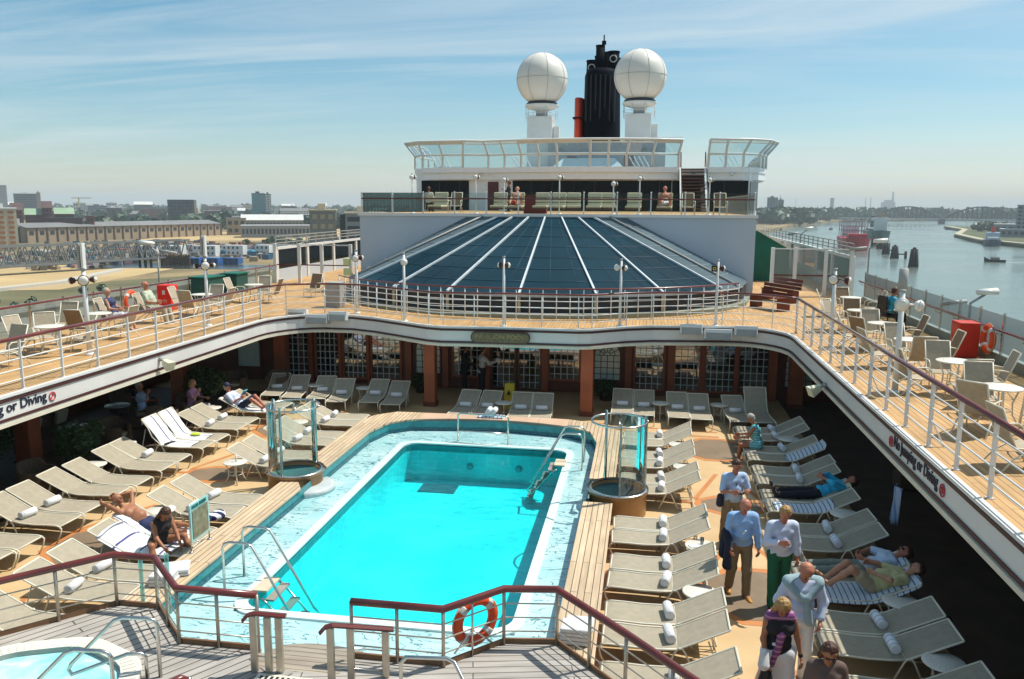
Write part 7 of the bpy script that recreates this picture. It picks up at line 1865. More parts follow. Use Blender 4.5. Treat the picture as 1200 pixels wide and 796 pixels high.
left_land = [(-S, -1400), (-46, -1400), (-46, 60), (-60, 200), (-80, 330), (-60, 600), (40, 820), (118, 975), (150, 1052), (210, 1297), (280, 1510), (435, 1950), (700, 2120), (1500, 2350), (S, 2600), (S, S - 50), (-S, S - 50)]
m = MB(); m.prism(left_land, -26, G0, False); struct('ground', m, LAND)
m = MB(); m.ribbon([(-46, -1400), (-46, 60), (-60, 200), (-80, 330), (-60, 600), (40, 820), (118, 975)], [(-50, -1400), (-50, 60), (-64, 200), (-84, 330), (-64, 600), (36, 820), (114, 975)], -26, G0 + .3); struct('quay_edge', m, CONC)
right_land = [(S, -1400), (420, -1400), (300, 640), (296, 800), (330, 960), (415, 1180), (455, 1370), (490, 1400), (540, 1330), (900, 1300), (2500, 1500), (S, 1700)]
m = MB(); m.prism(right_land, -26, -22.5, False); struct('far_bank', m, GRASS)
m = MB(); m.ribbon([(300, 640), (296, 800), (330, 960), (415, 1180), (455, 1370)], [(306, 640), (303, 800), (337, 960), (422, 1180), (462, 1368)], -26, -21.4); struct('bank_path', m, paint('sandy_path', (.45, .40, .28), .9))
# patches of different ground on the left
def patch(name, poly, mat, z=.02, th=.0):
    m = MB(); m.prism(poly, G0 - .5, G0 + z, False); struct(name, m, mat)
SANDL = paint('yellow_sand', (.50, .36, .17), .95, var=.22, scale=.02); OLIVE = paint('olive_scrub', (.13, .12, .05), .95, var=.35, scale=.05); ASPH = paint('grey_yard', (.22, .21, .20), .9, var=.25, scale=.04)
patch('sand_patch', [(-380, 560), (-150, 640), (-130, 1000), (-380, 1000), (-420, 720)], SANDL, .05)
patch('scrub_patch', [(-235, 140), (-60, 100), (-66, 200), (-88, 300), (-160, 318), (-200, 240)], OLIVE, .06)
patch('container_yard', [(-330, 380), (-180, 400), (-170, 520), (-340, 500)], ASPH, .06)
m = MB(); m.prism([(-260, 205), (-185, 235), (-200, 330), (-270, 330)], G0 - .5, G0 + .12, False); struct('sand_bank', m, SANDL)
m = MB(); m.ribbon([(-200, 214), (-196, 253), (-211, 307)], [(-204, 214), (-200, 253), (-215, 307)], G0, G0 + 1.1); struct('concrete_strip', m, paint('pale_concrete_strip', (.50, .47, .40), .8))
m = MB(); m.prism([(-250, 318), (-90, 332), (-92, 350), (-250, 352)], G0 - 1, G0 + .16, False); struct('dock_basin', m, paint('dark_dock_water', (.03, .035, .03), .2))

# --- far-off wood and city greenery as one mass
FOL = leafmat('distant_foliage', (.018, .055, .022), (.035, .085, .03))
def treeline(pts, n, h0, h1, m, w=26, zb=-22, nc=26, ls=.62):
    for _ in range(n):
        k = random.randrange(len(pts) - 1); a, b_ = Vector(pts[k]), Vector(pts[k + 1]); p = a.lerp(b_, random.random()) + Vector((random.gauss(0, w), random.gauss(0, w)))
        h = random.uniform(h0, h1); r = h * random.uniform(.35, .55)
        for _ in range(nc):
            v = Vector((random.gauss(0, 1), random.gauss(0, 1), random.gauss(0, 1))).normalized() * random.uniform(.6, 1)
            c = Vector((p.x + v.x * r, p.y + v.y * r, zb + h * .55 + v.z * h * .45)); s = r * ls
            q1 = Vector((random.gauss(0, 1), random.gauss(0, 1), random.gauss(0, 1))).normalized() * s; q2 = q1.cross(v).normalized() * s
            m.add([c - q1, c - q2, c + q1, c + q2], [(0, 1, 2, 3)])
random.seed(5)
m = MB()
treeline([(180, 1350), (260, 1700), (440, 2080), (700, 2250), (1100, 2400), (1700, 2500)], 420, 16, 28, m, 35)
treeline([(760, 1950), (1000, 2000), (1900, 2100)], 200, 14, 30, m, 40)
treeline([(395, 1050), (450, 1200), (490, 1300)], 40, 5, 10, m, 9)
tag(m.build('far_wood', FOL), 'hazy green wood lining the far river bend', 'wood', kind='stuff')
m = MB()
treeline([(-2600, 2100), (-1600, 2300), (-800, 2400), (-200, 2400), (100, 1900)], 420, 14, 29, m, 160)
treeline([(-1300, 1150), (-800, 1250), (-450, 1250), (-100, 1400)], 260, 10, 20, m, 70)
treeline([(-560, 760), (-440, 860), (-330, 900), (-200, 950)], 80, 10, 18, m, 25)
tag(m.build('city_trees', FOL), 'dark green belt of trees between the distant city blocks', 'trees', kind='stuff')
m = MB()
treeline([(-170, 215), (-100, 140)], 30, 1.5, 3.6, m, 16, G0, 90, .26); treeline([(-260, 520), (-160, 560)], 26, 4, 7, m, 12, G0, 60, .3)
tag(m.build('quay_bushes', FOL), 'low bushes scattered over the sandy quay', 'bushes', kind='stuff')

# --- buildings as things: walls, roof, window rows
def winmat(base, key, cw=4.0, rh=3.5):
    nm = 'facade_' + key
    if nm in MATS: return MATS[nm]
    m, nt, b = new_mat(nm)
    g = nt.nodes.new('ShaderNodeNewGeometry'); sp = nt.nodes.new('ShaderNodeSeparateXYZ'); nt.links.new(g.outputs['Position'], sp.inputs[0])
    ad = nt.nodes.new('ShaderNodeMath'); nt.links.new(sp.outputs[0], ad.inputs[0]); nt.links.new(sp.outputs[1], ad.inputs[1])
    cb = nt.nodes.new('ShaderNodeCombineXYZ'); nt.links.new(ad.outputs[0], cb.inputs[0]); nt.links.new(sp.outputs[2], cb.inputs[1])
    br = nt.nodes.new('ShaderNodeTexBrick'); br.offset = 0; nt.links.new(cb.outputs[0], br.inputs['Vector'])
    br.inputs['Scale'].default_value = 1; br.inputs['Brick Width'].default_value = cw; br.inputs['Row Height'].default_value = rh; br.inputs['Mortar Size'].default_value = .75; br.inputs['Mortar Smooth'].default_value = 0
    br.inputs['Color1'].default_value = (.03, .04, .05, 1); br.inputs['Color2'].default_value = (.10, .12, .14, 1); br.inputs['Mortar'].default_value = (*base, 1)
    nt.links.new(br.outputs['Color'], b.inputs['Base Color']); b.inputs['Roughness'].default_value = .6
    MATS[nm] = m; return m
def facade_windows(e, x0, x1, y, z0, z1, fl, nb, mat, w=.6, hgt=.5, wide=False):
    fh = (z1 - z0) / fl
    for f in range(fl):
        for k in range(1 if wide else nb):
            bw = (x1 - x0) / (1 if wide else nb); cx = x0 + bw * (k + .5); m = MB()
            m.box((cx, y - .12, z0 + fh * (f + .55)), (bw * (.96 if wide else w), .12, fh * hgt)); m.build('window', mat, e)
GLD = paint('far_window_dark', (.03, .04, .05), .3); GLT = paint('far_window_teal', (.03, .16, .19), .25)
def building(label, x0, x1, y, zt, depth, wall, fl, nb, roof=None, rooft='flat', win=GLD, cat='building', wide=False, name='building', zb=G0, yaw=0, hgt=.5, group=None, piv=None):
    piv = (x0 + x1) / 2 if piv is None else piv; kk = y / math.hypot(piv, y); x0 = piv + (x0 - piv) * kk; x1 = piv + (x1 - piv) * kk
    e = empty(name, (piv, y, zb), label, cat, group, rz=math.atan2(-piv, y))
    m = MB(); m.span(x0, x1, y, y + depth, zb, zt)
    if fl and not (wide or fl * nb <= 45): wall = winmat(tuple(wall.node_tree.nodes['Color Ramp'].color_ramp.elements[1].color)[:3], wall.name)
    m.build('wall', wall, e)
    if fl and (wide or fl * nb <= 45):
        facade_windows(e, x0 + .5, x1 - .5, y, zb + .5, zt - .5, fl, nb, win, wide=wide, hgt=hgt)
    if rooft == 'gable':
        h = (x1 - x0) * .02 + depth * .22; m = MB()
        m.add([(x0 - .4, y - .6, zt), (x1 + .4, y - .6, zt), (x1 + .4, y + depth + .6, zt), (x0 - .4, y + depth + .6, zt), (x0 - .4, y + depth / 2, zt + h), (x1 + .4, y + depth / 2, zt + h)], [(0, 1, 5, 4), (2, 3, 4, 5), (1, 2, 5), (3, 0, 4), (3, 2, 1, 0)]); m.build('roof', roof, e)
    elif roof is not None:
        m = MB(); m.span(x0 - .4, x1 + .4, y - .4, y + depth + .4, zt, zt + .7); 
        if zt - zb > 18: m.span(x0 + (x1 - x0) * .3, x0 + (x1 - x0) * .6, y + depth * .3, y + depth * .6, zt + .7, zt + 3.2)
        m.build('roof', roof, e)
    return e
BR = paint('red_brick_far', (.22, .09, .065), .85, var=.2, scale=.1); BRD = paint('dark_brick_far', (.10, .055, .05), .85, var=.2, scale=.1); GRC = paint('grey_concrete_far', (.26, .27, .28), .8, var=.12, scale=.05); WHF = paint('white_wall_far', (.66, .66, .63), .7, var=.1, scale=.1)
BKF = paint('black_slab_far', (.03, .038, .048), .4, var=.15, scale=.05); TEF = paint('teal_glass_far', (.05, .24, .29), .3, var=.15, scale=.05); GRR = paint('copper_green_roof', (.28, .40, .26), .7, var=.1, scale=.1); TAN = paint('tan_brick_far', (.34, .26, .17), .85, var=.15, scale=.08); GRW = paint('grey_roof_far', (.20, .20, .20), .8, var=.15, scale=.05); CRM = paint('cream_far', (.55, .47, .33), .8, var=.15, scale=.1)
building('cream balconied block at the left picture edge', -374, -353.5, 420, 3.0, 30, CRM, 8, 3, WHF, win=paint('orange_panels', (.40, .16, .06), .7))
building('grey high rise rising at the far left edge', -1330, -1280, 1500, 42, 40, GRC, 18, 5, WHF)
building('broad grey slab with dark window bands beside the high rise', -1097, -1052, 1300, 22.5, 18, paint('blue_grey_slab', (.13, .15, .18), .5), 11, 1, WHF, wide=True, piv=-1070)
building('brownish stair tower attached to the broad grey slab', -1051.9, -1044, 1300, 24.3, 20, paint('brown_shaft', (.26, .19, .15), .8), 0, 0, GRW, piv=-1070)
building('brick gabled tower at the left end of the green roofed mill', -476, -466, 560, 1.2, 24, BR, 7, 3, BRD, 'gable', piv=-450)
building('long brick mill with pale green roof', -465.8, -450, 562, -2.2, 20, BR, 6, 7, GRR, 'gable', piv=-450); building('taller brick stair tower between the green roofs', -449.8, -441, 560, 3.0, 22, BR, 7, 3, BRD, 'gable', piv=-450)
building('right half of the brick mill under a pale green roof', -440.8, -424, 562, -1.6, 20, BR, 6, 7, GRR, 'gable', piv=-450)
building('low dark shed in front of the brick mill', -436, -407, 548, -5.0, 10, BRD, 0, 0, paint('black_roof_far', (.04, .04, .045), .6), piv=-430); building('plain brick end block right of the dark shed', -406.8, -400, 552, -3.6, 14, BR, 3, 2, BRD, piv=-430)
building('small white block under a yellow tower crane', -1134, -1106, 1500, 7.1, 20, WHF, 4, 5, WHF); building('white five storey block left of the black slab', -1061, -1037, 1500, 7.4, 20, WHF, 5, 6, WHF)
building('big black slab building on the skyline', -557, -523.2, 900, 11.3, 40, BKF, 9, 14, None, win=paint('black_window_rows', (.012, .018, .028), .3), piv=-540); building('pale edge wall on the right of the black slab', -523, -519.8, 900, 11.1, 40, CRM, 0, 0, piv=-540)
building('teal glass high rise', -551, -531.2, 1100, 21.2, 26, TEF, 12, 6, BKF, win=GLT, piv=-538); building('grey balcony side of the teal high rise', -531, -522, 1100, 20.1, 26, GRC, 12, 2, BKF, win=WHF, piv=-538)
building('grey office block with tan bands left of the ship superstructure', -139.5, -128.2, 330, 3.7, 26, paint('grey_office', (.22, .215, .20), .7), 6, 3, CRM, win=paint('tan_band', (.42, .34, .22), .7), wide=False, piv=-124)
building('dark recess between the two grey office wings', -128, -124.2, 334, 2.4, 20, paint('deep_grey', (.05, .06, .065), .5), 0, 0, piv=-124); building('grey office wing with long window bands behind the pale wall', -124, -106, 330, 2.6, 24, GRC, 6, 1, CRM, wide=True, piv=-124)
building('long low hall with pale grey roof', -336, -268, 650, -11.6, 30, GRC, 1, 20, paint('pale_grey_roof', (.38, .39, .40), .6), 'flat'); building('white roofed hall behind the grey roofed hall', -413, -345, 800, -9.6, 20, GRW, 1, 16, WHF, 'gable')
# long warehouse running away from us
e = empty('warehouse', (-400, 595, G0), 'very long tan brick warehouse with dark grey roof and pilasters', 'warehouse')
a = Vector((-424, 511, 0)); b_ = Vector((-372, 682, 0)); d = (b_ - a).normalized(); nrm = Vector((-d.y, d.x, 0)); ht = 10.5
def qbox(m, t0, t1, w0, w1, z0, z1):
    p = [a + d * t0 + nrm * w0, a + d * t1 + nrm * w0, a + d * t1 + nrm * w1, a + d * t0 + nrm * w1]; m.prism([(v.x, v.y) for v in p], z0, z1)
Lw = (b_ - a).length
m = MB(); qbox(m, 0, Lw, 0, 30, G0, G0 + ht); m.build('wall', TAN, e)
for k in range(24): m = MB(); qbox(m, Lw * k / 23 - .5, Lw * k / 23 + .5, -.6, 0, G0, G0 + ht); m.build('pilaster', BRD, e)
for k in range(23): m = MB(); qbox(m, Lw * (k + .3) / 23, Lw * (k + .7) / 23, -.2, 0, G0 + 5.5, G0 + 8); m.build('window', GLD, e)
m = MB(); p = [a + nrm * -1, b_ + nrm * -1, b_ + nrm * 15, a + nrm * 15, b_ + nrm * 31, a + nrm * 31]
zt = G0 + ht; m.add([(p[0].x, p[0].y, zt), (p[1].x, p[1].y, zt), (p[2].x, p[2].y, zt + 3), (p[3].x, p[3].y, zt + 3), (p[4].x, p[4].y, zt), (p[5].x, p[5].y, zt)], [(0, 1, 2, 3), (3, 2, 4, 5), (0, 3, 5), (1, 4, 2)]); m.build('roof', GRW, e)
building('taller tan end block closing the long warehouse', -371, -352, 690, -6.6, 22, TAN, 2, 3, GRW); building('dark blue gabled end of the long warehouse', -446, -426, 508, -10, 24, paint('navy_sheet', (.02, .05, .11), .6), 0, 0, GRW, 'gable')
# scattered city blocks, each its own thing
random.seed(21)
CC = [BR, BRD, GRC, WHF, TAN, CRM, BKF, TEF]; CN = ['red brick', 'dark brick', 'grey', 'white', 'tan', 'cream', 'black', 'teal']
WH = ['far left behind the mill', 'between the mill and the black slab', 'behind the black slab', 'between black slab and teal tower', 'right of the teal tower', 'left of the ship superstructure']
for k in range(66):
    u = random.random(); D = random.uniform(900, 1900); px = -1.02 + u * .93; X = px * D + random.uniform(-20, 20); w_ = random.uniform(14, 46); hgt = random.uniform(8, 22) + (D - 900) * .006
    c = random.randrange(8); fl = max(2, int(hgt / 3.4)); col = CN[c]; reg = WH[min(5, int(u * 6))]
    building(('low' if hgt < 14 else 'mid rise') + ' ' + col + ' city building ' + reg, X, X + w_, D, G0 + hgt, random.uniform(12, 26), CC[c], fl, int(w_ / 4) + 1, random.choice([WHF, GRW, BRD]), random.choice(['flat', 'flat', 'gable']), group='city buildings on the left skyline')
# port yard: site cabins, containers, vans, heaps
def cabin(x, y, w_, c, label, h=5.6, name='site_cabin', grp='site cabins and containers on the quay', rot=0):
    e = empty(name, (x, y, G0), label, 'container' if name == 'shipping_container' else 'cabin', grp)
    m = MB(); m.box((x, y, G0 + .1 + h / 2), (w_, 5, h), rot); m.build('body', c, e)
    m = MB()
    for k in range(int(w_ / 2.5)): m.box((x - w_ / 2 + 1.4 + k * 2.5, y - 2.56, G0 + h * .3), (1.0, .1, 1.2)); m.box((x - w_ / 2 + 1.4 + k * 2.5, y - 2.56, G0 + h * .78), (1.0, .1, 1.2))
    m.build('window', GLD, e)
xs0 = -262
for k in range(9):
    w_ = (11, 9, 13, 12, 8, 14, 10, 12, 9)[k]; cabin(xs0 + w_ / 2, 395 + k * 6, w_, WHF, ['leftmost', 'second', 'third', 'fourth', 'fifth', 'sixth', 'seventh', 'eighth', 'last'][k] + ' white stacked site cabin on the port ground'); xs0 += w_ + (1.5, 3, .5, 4, 1, 2, 5, 1, 2)[k]
for k, (x, y, c, l) in enumerate(((-206, 352, (.02, .12, .38), 'blue container beside the black mooring piles'), (-198, 354, (.02, .12, .38), 'second blue container by the dock basin'), (-189, 356, (.02, .10, .3), 'dark blue container farthest right of the blue ones'), (-226, 412, (.03, .25, .45), 'blue tarpaulin covered container between the cabins'), (-214, 420, (.1, .4, .6), 'light blue container among white cabins'), (-300, 400, (.05, .22, .2), 'green container near the bridge'), (-285, 415, (.5, .12, .05), 'rust red container near the bridge'), (-318, 392, (.6, .6, .55), 'pale container left of the green one'), (-275, 465, (.5, .5, .5), 'grey container behind the bridge'), (-150, 470, (.55, .4, .1), 'ochre container near the wind frame'), (-140, 455, (.4, .38, .3), 'beige container near the wind frame'))):
    cabin(x, y, 7.5, paint('box_paint_%d' % k, c, .6), l, 2.7, 'shipping_container')
VP = paint('van_white', (.7, .7, .7), .3); VG = paint('van_grey', (.25, .27, .3), .3); VR = paint('van_red', (.5, .05, .04), .3)
def make_car():
    r = empty('parked_car', (0, 0, 0), 'car', 'car', 'vehicles parked on the port ground')
    m = MB(True); m.smooth = False
    m.prism([(-2.2, -.9), (2.2, -.9), (2.2, .9), (-2.2, .9)], .35, 1.0); bevel(m.build('body', VP, r), .12)
    m = MB(); m.add([(-1.7, -.8, 1), (1.1, -.8, 1), (1.1, .8, 1), (-1.7, .8, 1), (-1.4, -.7, 1.55), (.4, -.7, 1.55), (.4, .7, 1.55), (-1.4, .7, 1.55)], [(4, 5, 6, 7), (0, 1, 5, 4), (1, 2, 6, 5), (2, 3, 7, 6), (3, 0, 4, 7)]); m.build('cabin_glass', GLD, r)
    for x in (-1.4, 1.4):
        for y in (-.9, .9): m = MB(True); m.cyl((x, y - .1, .33), (x, y + .1, .33), .33, 12); m.build('wheel', BLACK, r)
    return r
ucar = [False]; pcar = make_car(); random.seed(3)
for k in range(34):
    if k < 18: x, y = -330 + k * 8.5 + random.uniform(-2, 2), 436 + random.uniform(-14, 24)
    else: x, y = -240 + (k - 18) * 9 + random.uniform(-3, 3), 500 + random.uniform(-20, 30)
    o = place(pcar, ucar, (x, y, G0 + .07), random.uniform(0, 6), 'one of the small pale cars scattered on the port ground')
    if k: 
        for ch in o.children:
            if ch.name.startswith('body') and k % 3: ch.material_slots[0].link = 'OBJECT'; ch.material_slots[0].material = VG if k % 3 == 1 else VR
def clut():
    m, nt, b = new_mat('yard_clutter_paint'); g = nt.nodes.new('ShaderNodeNewGeometry')
    nt.links.new(ramp(nt, g.outputs['Random Per Island'], [(0, (.05, .05, .05)), (.2, (.35, .28, .18)), (.4, (.12, .09, .06)), (.55, (.5, .5, .48)), (.7, (.3, .08, .03)), (.85, (.03, .12, .22)), (1, (.08, .14, .07))]), b.inputs['Base Color']); return m
m = MB(); random.seed(9)
for k in range(750):
    u = random.random()
    if u < .45: x, y = random.uniform(-330, -175), random.uniform(385, 475)
    elif u < .75: x, y = random.uniform(-360, -230), random.uniform(300, 400)
    elif u < .9: x, y = random.uniform(-390, -180), random.uniform(480, 560)
    else: x, y = random.uniform(-190, -100), random.uniform(352, 470)
    a_ = random.uniform(.8, 5); m.box((x, y, G0 + .3 + a_ * .2), (a_, random.uniform(.8, 3), a_ * .4 + .6), random.uniform(0, 3))
tag(m.build('yard_clutter', clut()), 'jumble of pallets, pipes and building material on the port ground', 'rubble', kind='stuff')
# truss bridge lying on the quay
e = empty('truss_bridge', (-250, 285, G0), 'long grey steel truss bridge on the left quay', 'bridge')
TR = paint('bridge_grey', (.20, .21, .21), .5, metal=.2); P0 = Vector((-246, 262, -17.4)); P1 = Vector((-208, 352, -17.4)); d = (P1 - P0); Lb_ = d.length; d = d / Lb_; sdn = Vector((-d.y, d.x, 0)); hb = 7.4
for off in (0, 6):
    m = MB(); q0 = P0 + sdn * off; q1 = P1 + sdn * off; m.tube([q0, q1], .5, 4); m.tube([q0 + Vector((0, 0, hb)), q1 + Vector((0, 0, hb))], .5, 4); m.build('chord', TR, e)
    m = MB(); N = 20
    for k in range(N):
        p_ = q0 + d * (Lb_ * k / N); r_ = q0 + d * (Lb_ * (k + .5) / N) + Vector((0, 0, hb)); s_ = q0 + d * (Lb_ * (k + 1) / N); m.tube([p_, r_], .28, 4); m.tube([r_, s_], .28, 4)
    m.build('lattice', TR, e)
m = MB(); m.add([tuple(P0 + Vector((0, 0, -.6))), tuple(P1 + Vector((0, 0, -.6))), tuple(P1 + sdn * 6 + Vector((0, 0, -.6))), tuple(P0 + sdn * 6 + Vector((0, 0, -.6)))], [(0, 1, 2, 3)]); m.build('deck', paint('bridge_deck', (.12, .12, .12), .8), e)
for t in (.05, .95):
    m = MB(); c = P0 + d * Lb_ * t + sdn * 3; m.box((c.x, c.y, G0 + 1.4), (3, 7, 2.8)); m.build('support', CONC, e)
for k in range(3):
    m = MB(True); m.cyl((-221.5 + k * 2.3, 333.6 + k * .6, G0 - 1), (-221.5 + k * 2.3, 333.6 + k * .6, -11.0 - (k == 2) * 5), .55, 10); tag(m.build('mooring_pile', paint('tarred_pile', (.02, .015, .02), .8)), ['tallest black pile left of the blue containers', 'second tall black pile by the basin', 'short black pile by the basin'][k], 'pile')
e = empty('pile_wall', (-212, 338, G0), 'row of rusty brown sheet piles beside the black piles', 'wall')
m = MB()
for k in range(12): m.box((-215 + k * 1.1, 340 + k * .2, G0 + 2.2), (.8, .6, 4.6 + (k % 3) * .4))
m.build('piles', paint('rusty_brown', (.11, .07, .035), .9), e)
# tower cranes
for x, y, h, l in ((-1120, 1500, 20, 'yellow tower crane far left on the skyline'),):
    e = empty('tower_crane', (x, y, G0), l, 'crane'); m = MB(); m.box((x, y, (G0 + 18) / 2), (2, 2, 18 - G0)); m.build('mast', paint('crane_yellow', (.6, .4, .1), .6), e); m = MB(); m.box((x + 6, y, 17), (44, 1.6, 1.6)); m.build('jib', paint('crane_yellow', (.6, .4, .1), .6), e)

# --- right bank and far skyline
building('grey hotel tower on the far bank, lower part', 207, 224.8, 1500, 22, 24, GRC, 14, 4, GRW, zb=-21); building('slimmer right half of the far grey tower', 225, 235, 1500, 18, 24, GRC, 13, 2, GRW, zb=-21)
for k in range(12):
    x = 150 + k * 14 + random.uniform(-4, 4); D = 1340 + k * 25
    building(('pale' if k % 2 else 'reddish') + ' low waterside house right of the grey tower', x, x + 10, D, -21 + random.uniform(5, 11), 10, WHF if k % 2 else BR, 2, 3, BRD, 'gable', group='houses on the far left bank')
building('dark block at the right picture edge across the river', 366, 392, 900, 8.9, 30, GRC, 8, 5, GRW, zb=-22.5); building('long white roofed shed on the right bank', 384, 440, 1000, -12, 20, GRC, 1, 8, WHF, zb=-22.5); building('second white roofed shed on the right bank', 352, 388, 900, -15, 16, GRC, 1, 6, WHF, zb=-22.5)
building('low quay building before the dark block at the right edge', 300, 330, 640, -12, 18, BKF, 2, 5, GRW, zb=-22.5)
e = empty('chimney', (735, 3500, -21), 'dark square chimney on the right skyline', 'chimney'); m = MB(); m.span(729, 741, 3495, 3507, -21, 39); m.build('shaft', GRC, e); m = MB(); m.span(728, 742, 3494, 3508, 39, 42); m.build('cap', BKF, e)
e = empty('power_station', (1360, 5000, -21), 'pale hazy power station block with tall stack', 'power station'); m = MB(); m.span(1325, 1390, 4990, 5040, -21, 36); m.span(1340, 1372, 4985, 5036, 36, 48); m.build('boiler_house', paint('hazy_grey', (.3, .33, .35), .8), e); m = MB(True); m.cyl((1378, 5000, -21), (1378, 5000, 94), 7.5, 12, 6); m.build('stack', paint('hazy_grey', (.3, .33, .35), .8), e)
for x, l in ((1232, 'left thin far stack'), (1260, 'right thin far stack')):
    e = empty('thin_stack', (x, 5000, -21), l + ' beside the power station', 'chimney'); m = MB(True); m.cyl((x, 5000, -21), (x, 5000, 64), 3, 8, 2); m.build('shaft', GRC, e)
# arched bridge
e = empty('arched_bridge', (600, 1760, -20), 'dark steel arch bridge across the river on the right', 'bridge')
AR = paint('arch_steel', (.03, .04, .045), .6)
A0 = Vector((455, 1790)); A1 = Vector((800, 1600)); dd = (A1 - A0).normalized(); Ln = (A1 - A0).length
for k in range(3):
    for o in (0, 12):
        m = MB(); p_ = []; nx = Vector((-dd.y, dd.x)) * o
        for q in range(17):
            t = q / 16; c = A0 + dd * Ln * (k + t) / 3 + nx; p_.append((c.x, c.y, -17 + 25 * 4 * t * (1 - t)))
        m.tube(p_, 1.5, 4)
        for q in range(1, 16): m.tube([(p_[q][0], p_[q][1], -16), p_[q]], 1.0, 4)
        m.build('arch', AR, e)
    c = A0 + dd * Ln * k / 3; m = MB(); m.box((c.x, c.y + 5, -21), (8, 16, 11)); m.build('pier', AR, e)
m = MB(); m.tube([(A0.x - 60, A0.y + 33, -15.6), (A1.x + 60, A1.y - 33, -15.6)], 1.5, 4); m.tube([(A0.x - 54, A0.y + 45, -15.6), (A1.x + 66, A1.y - 21, -15.6)], 1.5, 4); m.build('deck_girder', paint('pale_girder', (.42, .45, .45), .6), e)
# ships
def hullmesh(x, y, L, B, z0, z1, heading, n=14):
    vs = []; fs = []; c, s = math.cos(heading), math.sin(heading)
    for lev, (z, k) in enumerate(((z0, .86), (z1, 1.0))):
        for i in range(n + 1):
            t = i / n; w_ = B / 2 * min(1, (1 - max(0, (t - .72) / .28) ** 2.2)) * min(1, .8 + t * 2) * k
            lx = (t - .5) * L + (lev * .03 * L * (t > .8))
            for sg in (-1, 1): vs.append((x + lx * c - sg * w_ * s, y + lx * s + sg * w_ * c, z + (1.6 * max(0, t - .75) / .25 if lev else 0)))
    n2 = 2 * (n + 1)
    for i in range(n):
        a_ = 2 * i; fs += [(a_, a_ + 2, a_ + 2 + n2, a_ + n2), (a_ + 3, a_ + 1, a_ + 1 + n2, a_ + 3 + n2), (a_ + n2, a_ + 2 + n2, a_ + 3 + n2, a_ + 1 + n2)]
    fs.append((0, n2, n2 + 1, 1)); m = MB(); m.add(vs, fs); return m
def ship(x, y, L, B, hd, hc, free, label, sup, racks=0, hullcol2=None):
    e = empty('cargo_ship', (x, y, -25), label, 'ship'); z1 = -25 + free
    hullmesh(x, y, L, B, -25.3, z1, hd).build('hull', hc, e)
    c, s = math.cos(hd), math.sin(hd)
    def at(l, w_=0): return (x + l * c - w_ * s, y + l * s + w_ * c)
    for (l, ll, ww, h0, h1, mt) in sup:
        p_ = [at(l - ll / 2, -ww / 2), at(l + ll / 2, -ww / 2), at(l + ll / 2, ww / 2), at(l - ll / 2, ww / 2)]; m = MB(); m.prism(p_, z1 + h0, z1 + h1); o = m.build('superstructure', mt, e)
        if h1 - h0 > 4:
            m = MB(); 
            for q in range(int((h1 - h0) / 3)):
                for t in np.linspace(-.4, .4, 6):
                    cc = at(l + (ll / 2 + .1) * (1 if l < 0 else -1), t * ww); m.box((cc[0], cc[1], z1 + h0 + 1.8 + q * 3), (1.1, 1.1, 1.0), hd)
            m.build('window', GLD, o)
    if racks:
        m = MB()
        for k in range(racks):
            for w_ in np.linspace(-B * .42, B * .42, 5):
                cc = at(-L * .36 + k * L * .72 / racks, w_); m.box((cc[0], cc[1], z1 + 6), (.5, .5, 12))
            for z in (5, 8.5, 12):
                p0, p1 = at(-L * .36 + k * L * .72 / racks, -B * .42), at(-L * .36 + k * L * .72 / racks, B * .42); m.tube([(*p0, z1 + z), (*p1, z1 + z)], .25, 4)
        m.build('cell_guides', paint('ship_rack_grey', (.34, .34, .36), .6), e)
    return e
SHR = paint('ship_red', (.36, .004, .008), .5, var=.15, scale=.1); SHG = paint('ship_green', (.01, .10, .09), .5)
ship(157, 665, 78, 20, R(262), SHR, 8.5, 'red container ship with white cell guides moored at the dolphins', [(26, 14, 13, 0, 3.6, SHR), (-30, 7, 12, 0, 8, WHF)], 3)
ship(236, 905, 90, 21, R(262), SHG, 7.5, 'dark green hulled ship with white superstructure behind the red ship', [(26, 12, 11, 0, 14, WHF), (26, 9, 17, 11, 13.5, WHF), (26, 6, 6, 14, 18, TAN), (20, 2, 2, 0, 20, GRC), (-10, 40, 15, 0, 2.5, GRC), (-38, 5, 5, 0, 15, GRC)])
ship(292, 760, 66, 13, R(250), paint('ship_blue', (.02, .05, .10), .5), 4.5, 'blue inland vessel moored along the right bank', [(6, 14, 10, 0, 6.5, paint('pale_blue_super', (.35, .45, .55), .5)), (24, 9, 8, 0, 3, WHF), (5, 3, 3, 6.5, 11, RED)])
ship(300, 672, 40, 12, R(250), BKF, 4, 'dark barge at the right picture edge', [(6, 10, 8, 0, 5, WHF)])
def boat(x, y, L, label, hd):
    e = empty('motor_boat', (x, y, -25), label, 'boat'); hullmesh(x, y, L, L * .33, -25.2, -23.6, hd, 10).build('hull', BLACK, e)
    m = MB(); m.box((x, y, -22.9), (L * .4, L * .24, 1.5), hd); m.build('cabin', paint('boat_grey', (.2, .2, .2), .5), e)
    m = MB(True); m.cyl((x, y, -22.2), (x, y, -20), .08, 6); m.build('mast', BLACK, e)
boat(203, 522, 11, 'small dark motor boat crossing the open river', R(170)); boat(180, 1160, 9, 'tiny boat near the far left bank', R(80)); boat(257, 1220, 10, 'tiny white boat in mid river', R(60)); boat(436, 1290, 12, 'work boat at the tip of the right bank', R(200))
m = MB(); 
for k in range(26):
    t = k / 25; x = 205 + 8 * t * 3; y = 521 - 6 * t
    m.add([(x - .8, y - .5 - t, -24.985), (x + .8, y - .5 - t, -24.985), (x + .8, y + .5 + t, -24.985), (x - .8, y + .5 + t, -24.985)], [(0, 1, 2, 3)]) if k % 2 else None
tag(m.build('boat_wake', WHF), 'white foam behind the small motor boat', 'wake', kind='stuff')
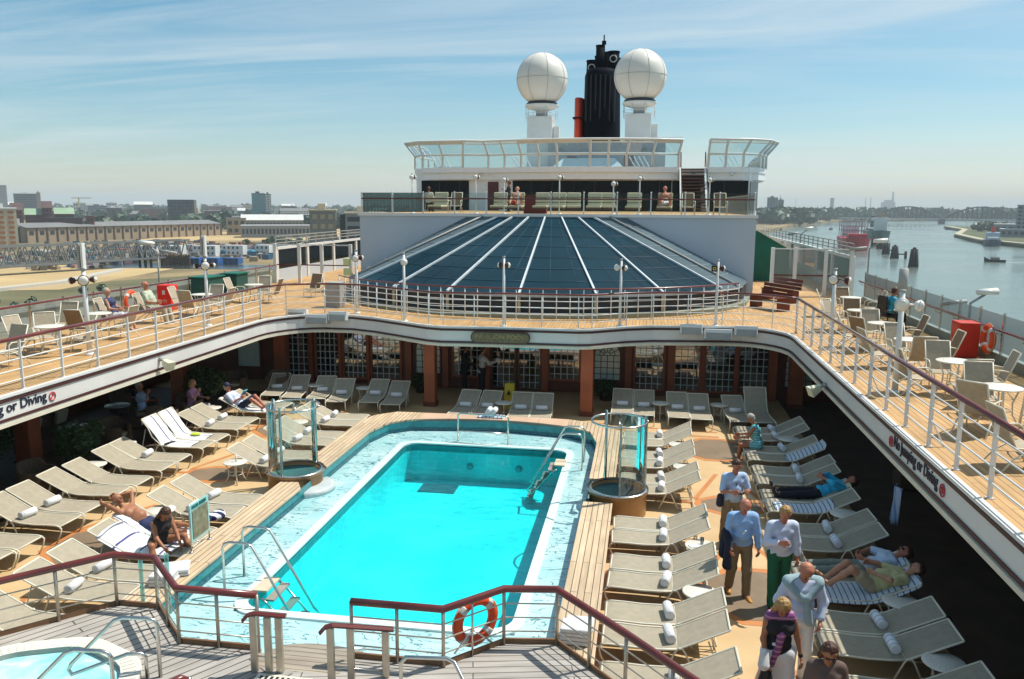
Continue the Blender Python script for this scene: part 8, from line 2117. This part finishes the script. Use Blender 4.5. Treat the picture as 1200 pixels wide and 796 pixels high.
PILE = paint('tarred_timber', (.018, .016, .016), .8)
for k, (x, y) in enumerate(((183.2, 707.7), (176.6, 665), (161.5, 593), (153.5, 544.2), (141.8, 467.8))):
    e = empty('mooring_dolphin', (x, y, -25), ['farthest mooring dolphin beside the red bow', 'second farthest mooring dolphin', 'middle one of the five mooring dolphins', 'second nearest mooring dolphin', 'nearest and largest mooring dolphin, standing apart'][k], 'dolphin', 'mooring dolphins in the river')
    hh = 9.5 if k == 4 else 7.5
    for q in range(6):
        a_ = q * 1.047; m = MB(True); m.tube([(x + 2.2 * math.cos(a_), y + 2.2 * math.sin(a_), -26), (x + 1.2 * math.cos(a_), y + 1.2 * math.sin(a_), -25 + hh)], .62, 8); m.build('pile', PILE, e)
    m = MB(True); m.tube([(x, y, -25), (x, y, -25 + hh)], 1.3, 10); m.tube([(x, y, -25 + hh), (x, y, -24 + hh)], [1.0, .7], 10); m.build('core', PILE, e)
    if k < 4:
        m = MB(True); m.tube([(x + 6.5, y, -26), (x + 6.5, y, -20.5)], .8, 8); m.build('outlier_pile', PILE, e); m = MB(); m.tube([(x, y, -22.3), (x + 6.5, y, -22.3)], .5, 4); m.build('walkway', PILE, e)
# masts on the horizon
for x, y in ((1020, 6000), (2480, 6000), (640, 4200)):
    e = empty('radio_mast', (x, y, -22), {1020: 'thin mast above the far wood', 2480: 'thin mast near the right end of the skyline', 640: 'thin mast left of the dark chimney'}[x], 'mast'); m = MB(); m.box((x, y, 20), (3, 3, 84)); m.build('lattice_mast', GRC, e)
# air
HAZEM = bpy.data.materials.new('haze_air'); HAZEM.use_nodes = True; nt = HAZEM.node_tree; nt.nodes.clear()
_o = nt.nodes.new('ShaderNodeOutputMaterial'); _v = nt.nodes.new('ShaderNodeVolumePrincipled')
_v.inputs['Color'].default_value = (.86, .96, 1, 1); _v.inputs['Density'].default_value = .00017; _v.inputs['Anisotropy'].default_value = .0
nt.links.new(_v.outputs[0], _o.inputs['Volume'])
m = MB(); m.span(-11400, 11400, -2600, 11300, -27, 104)
hz = m.build('haze', HAZEM); tag(hz, 'thin summer haze over river and city', 'haze', kind='stuff')
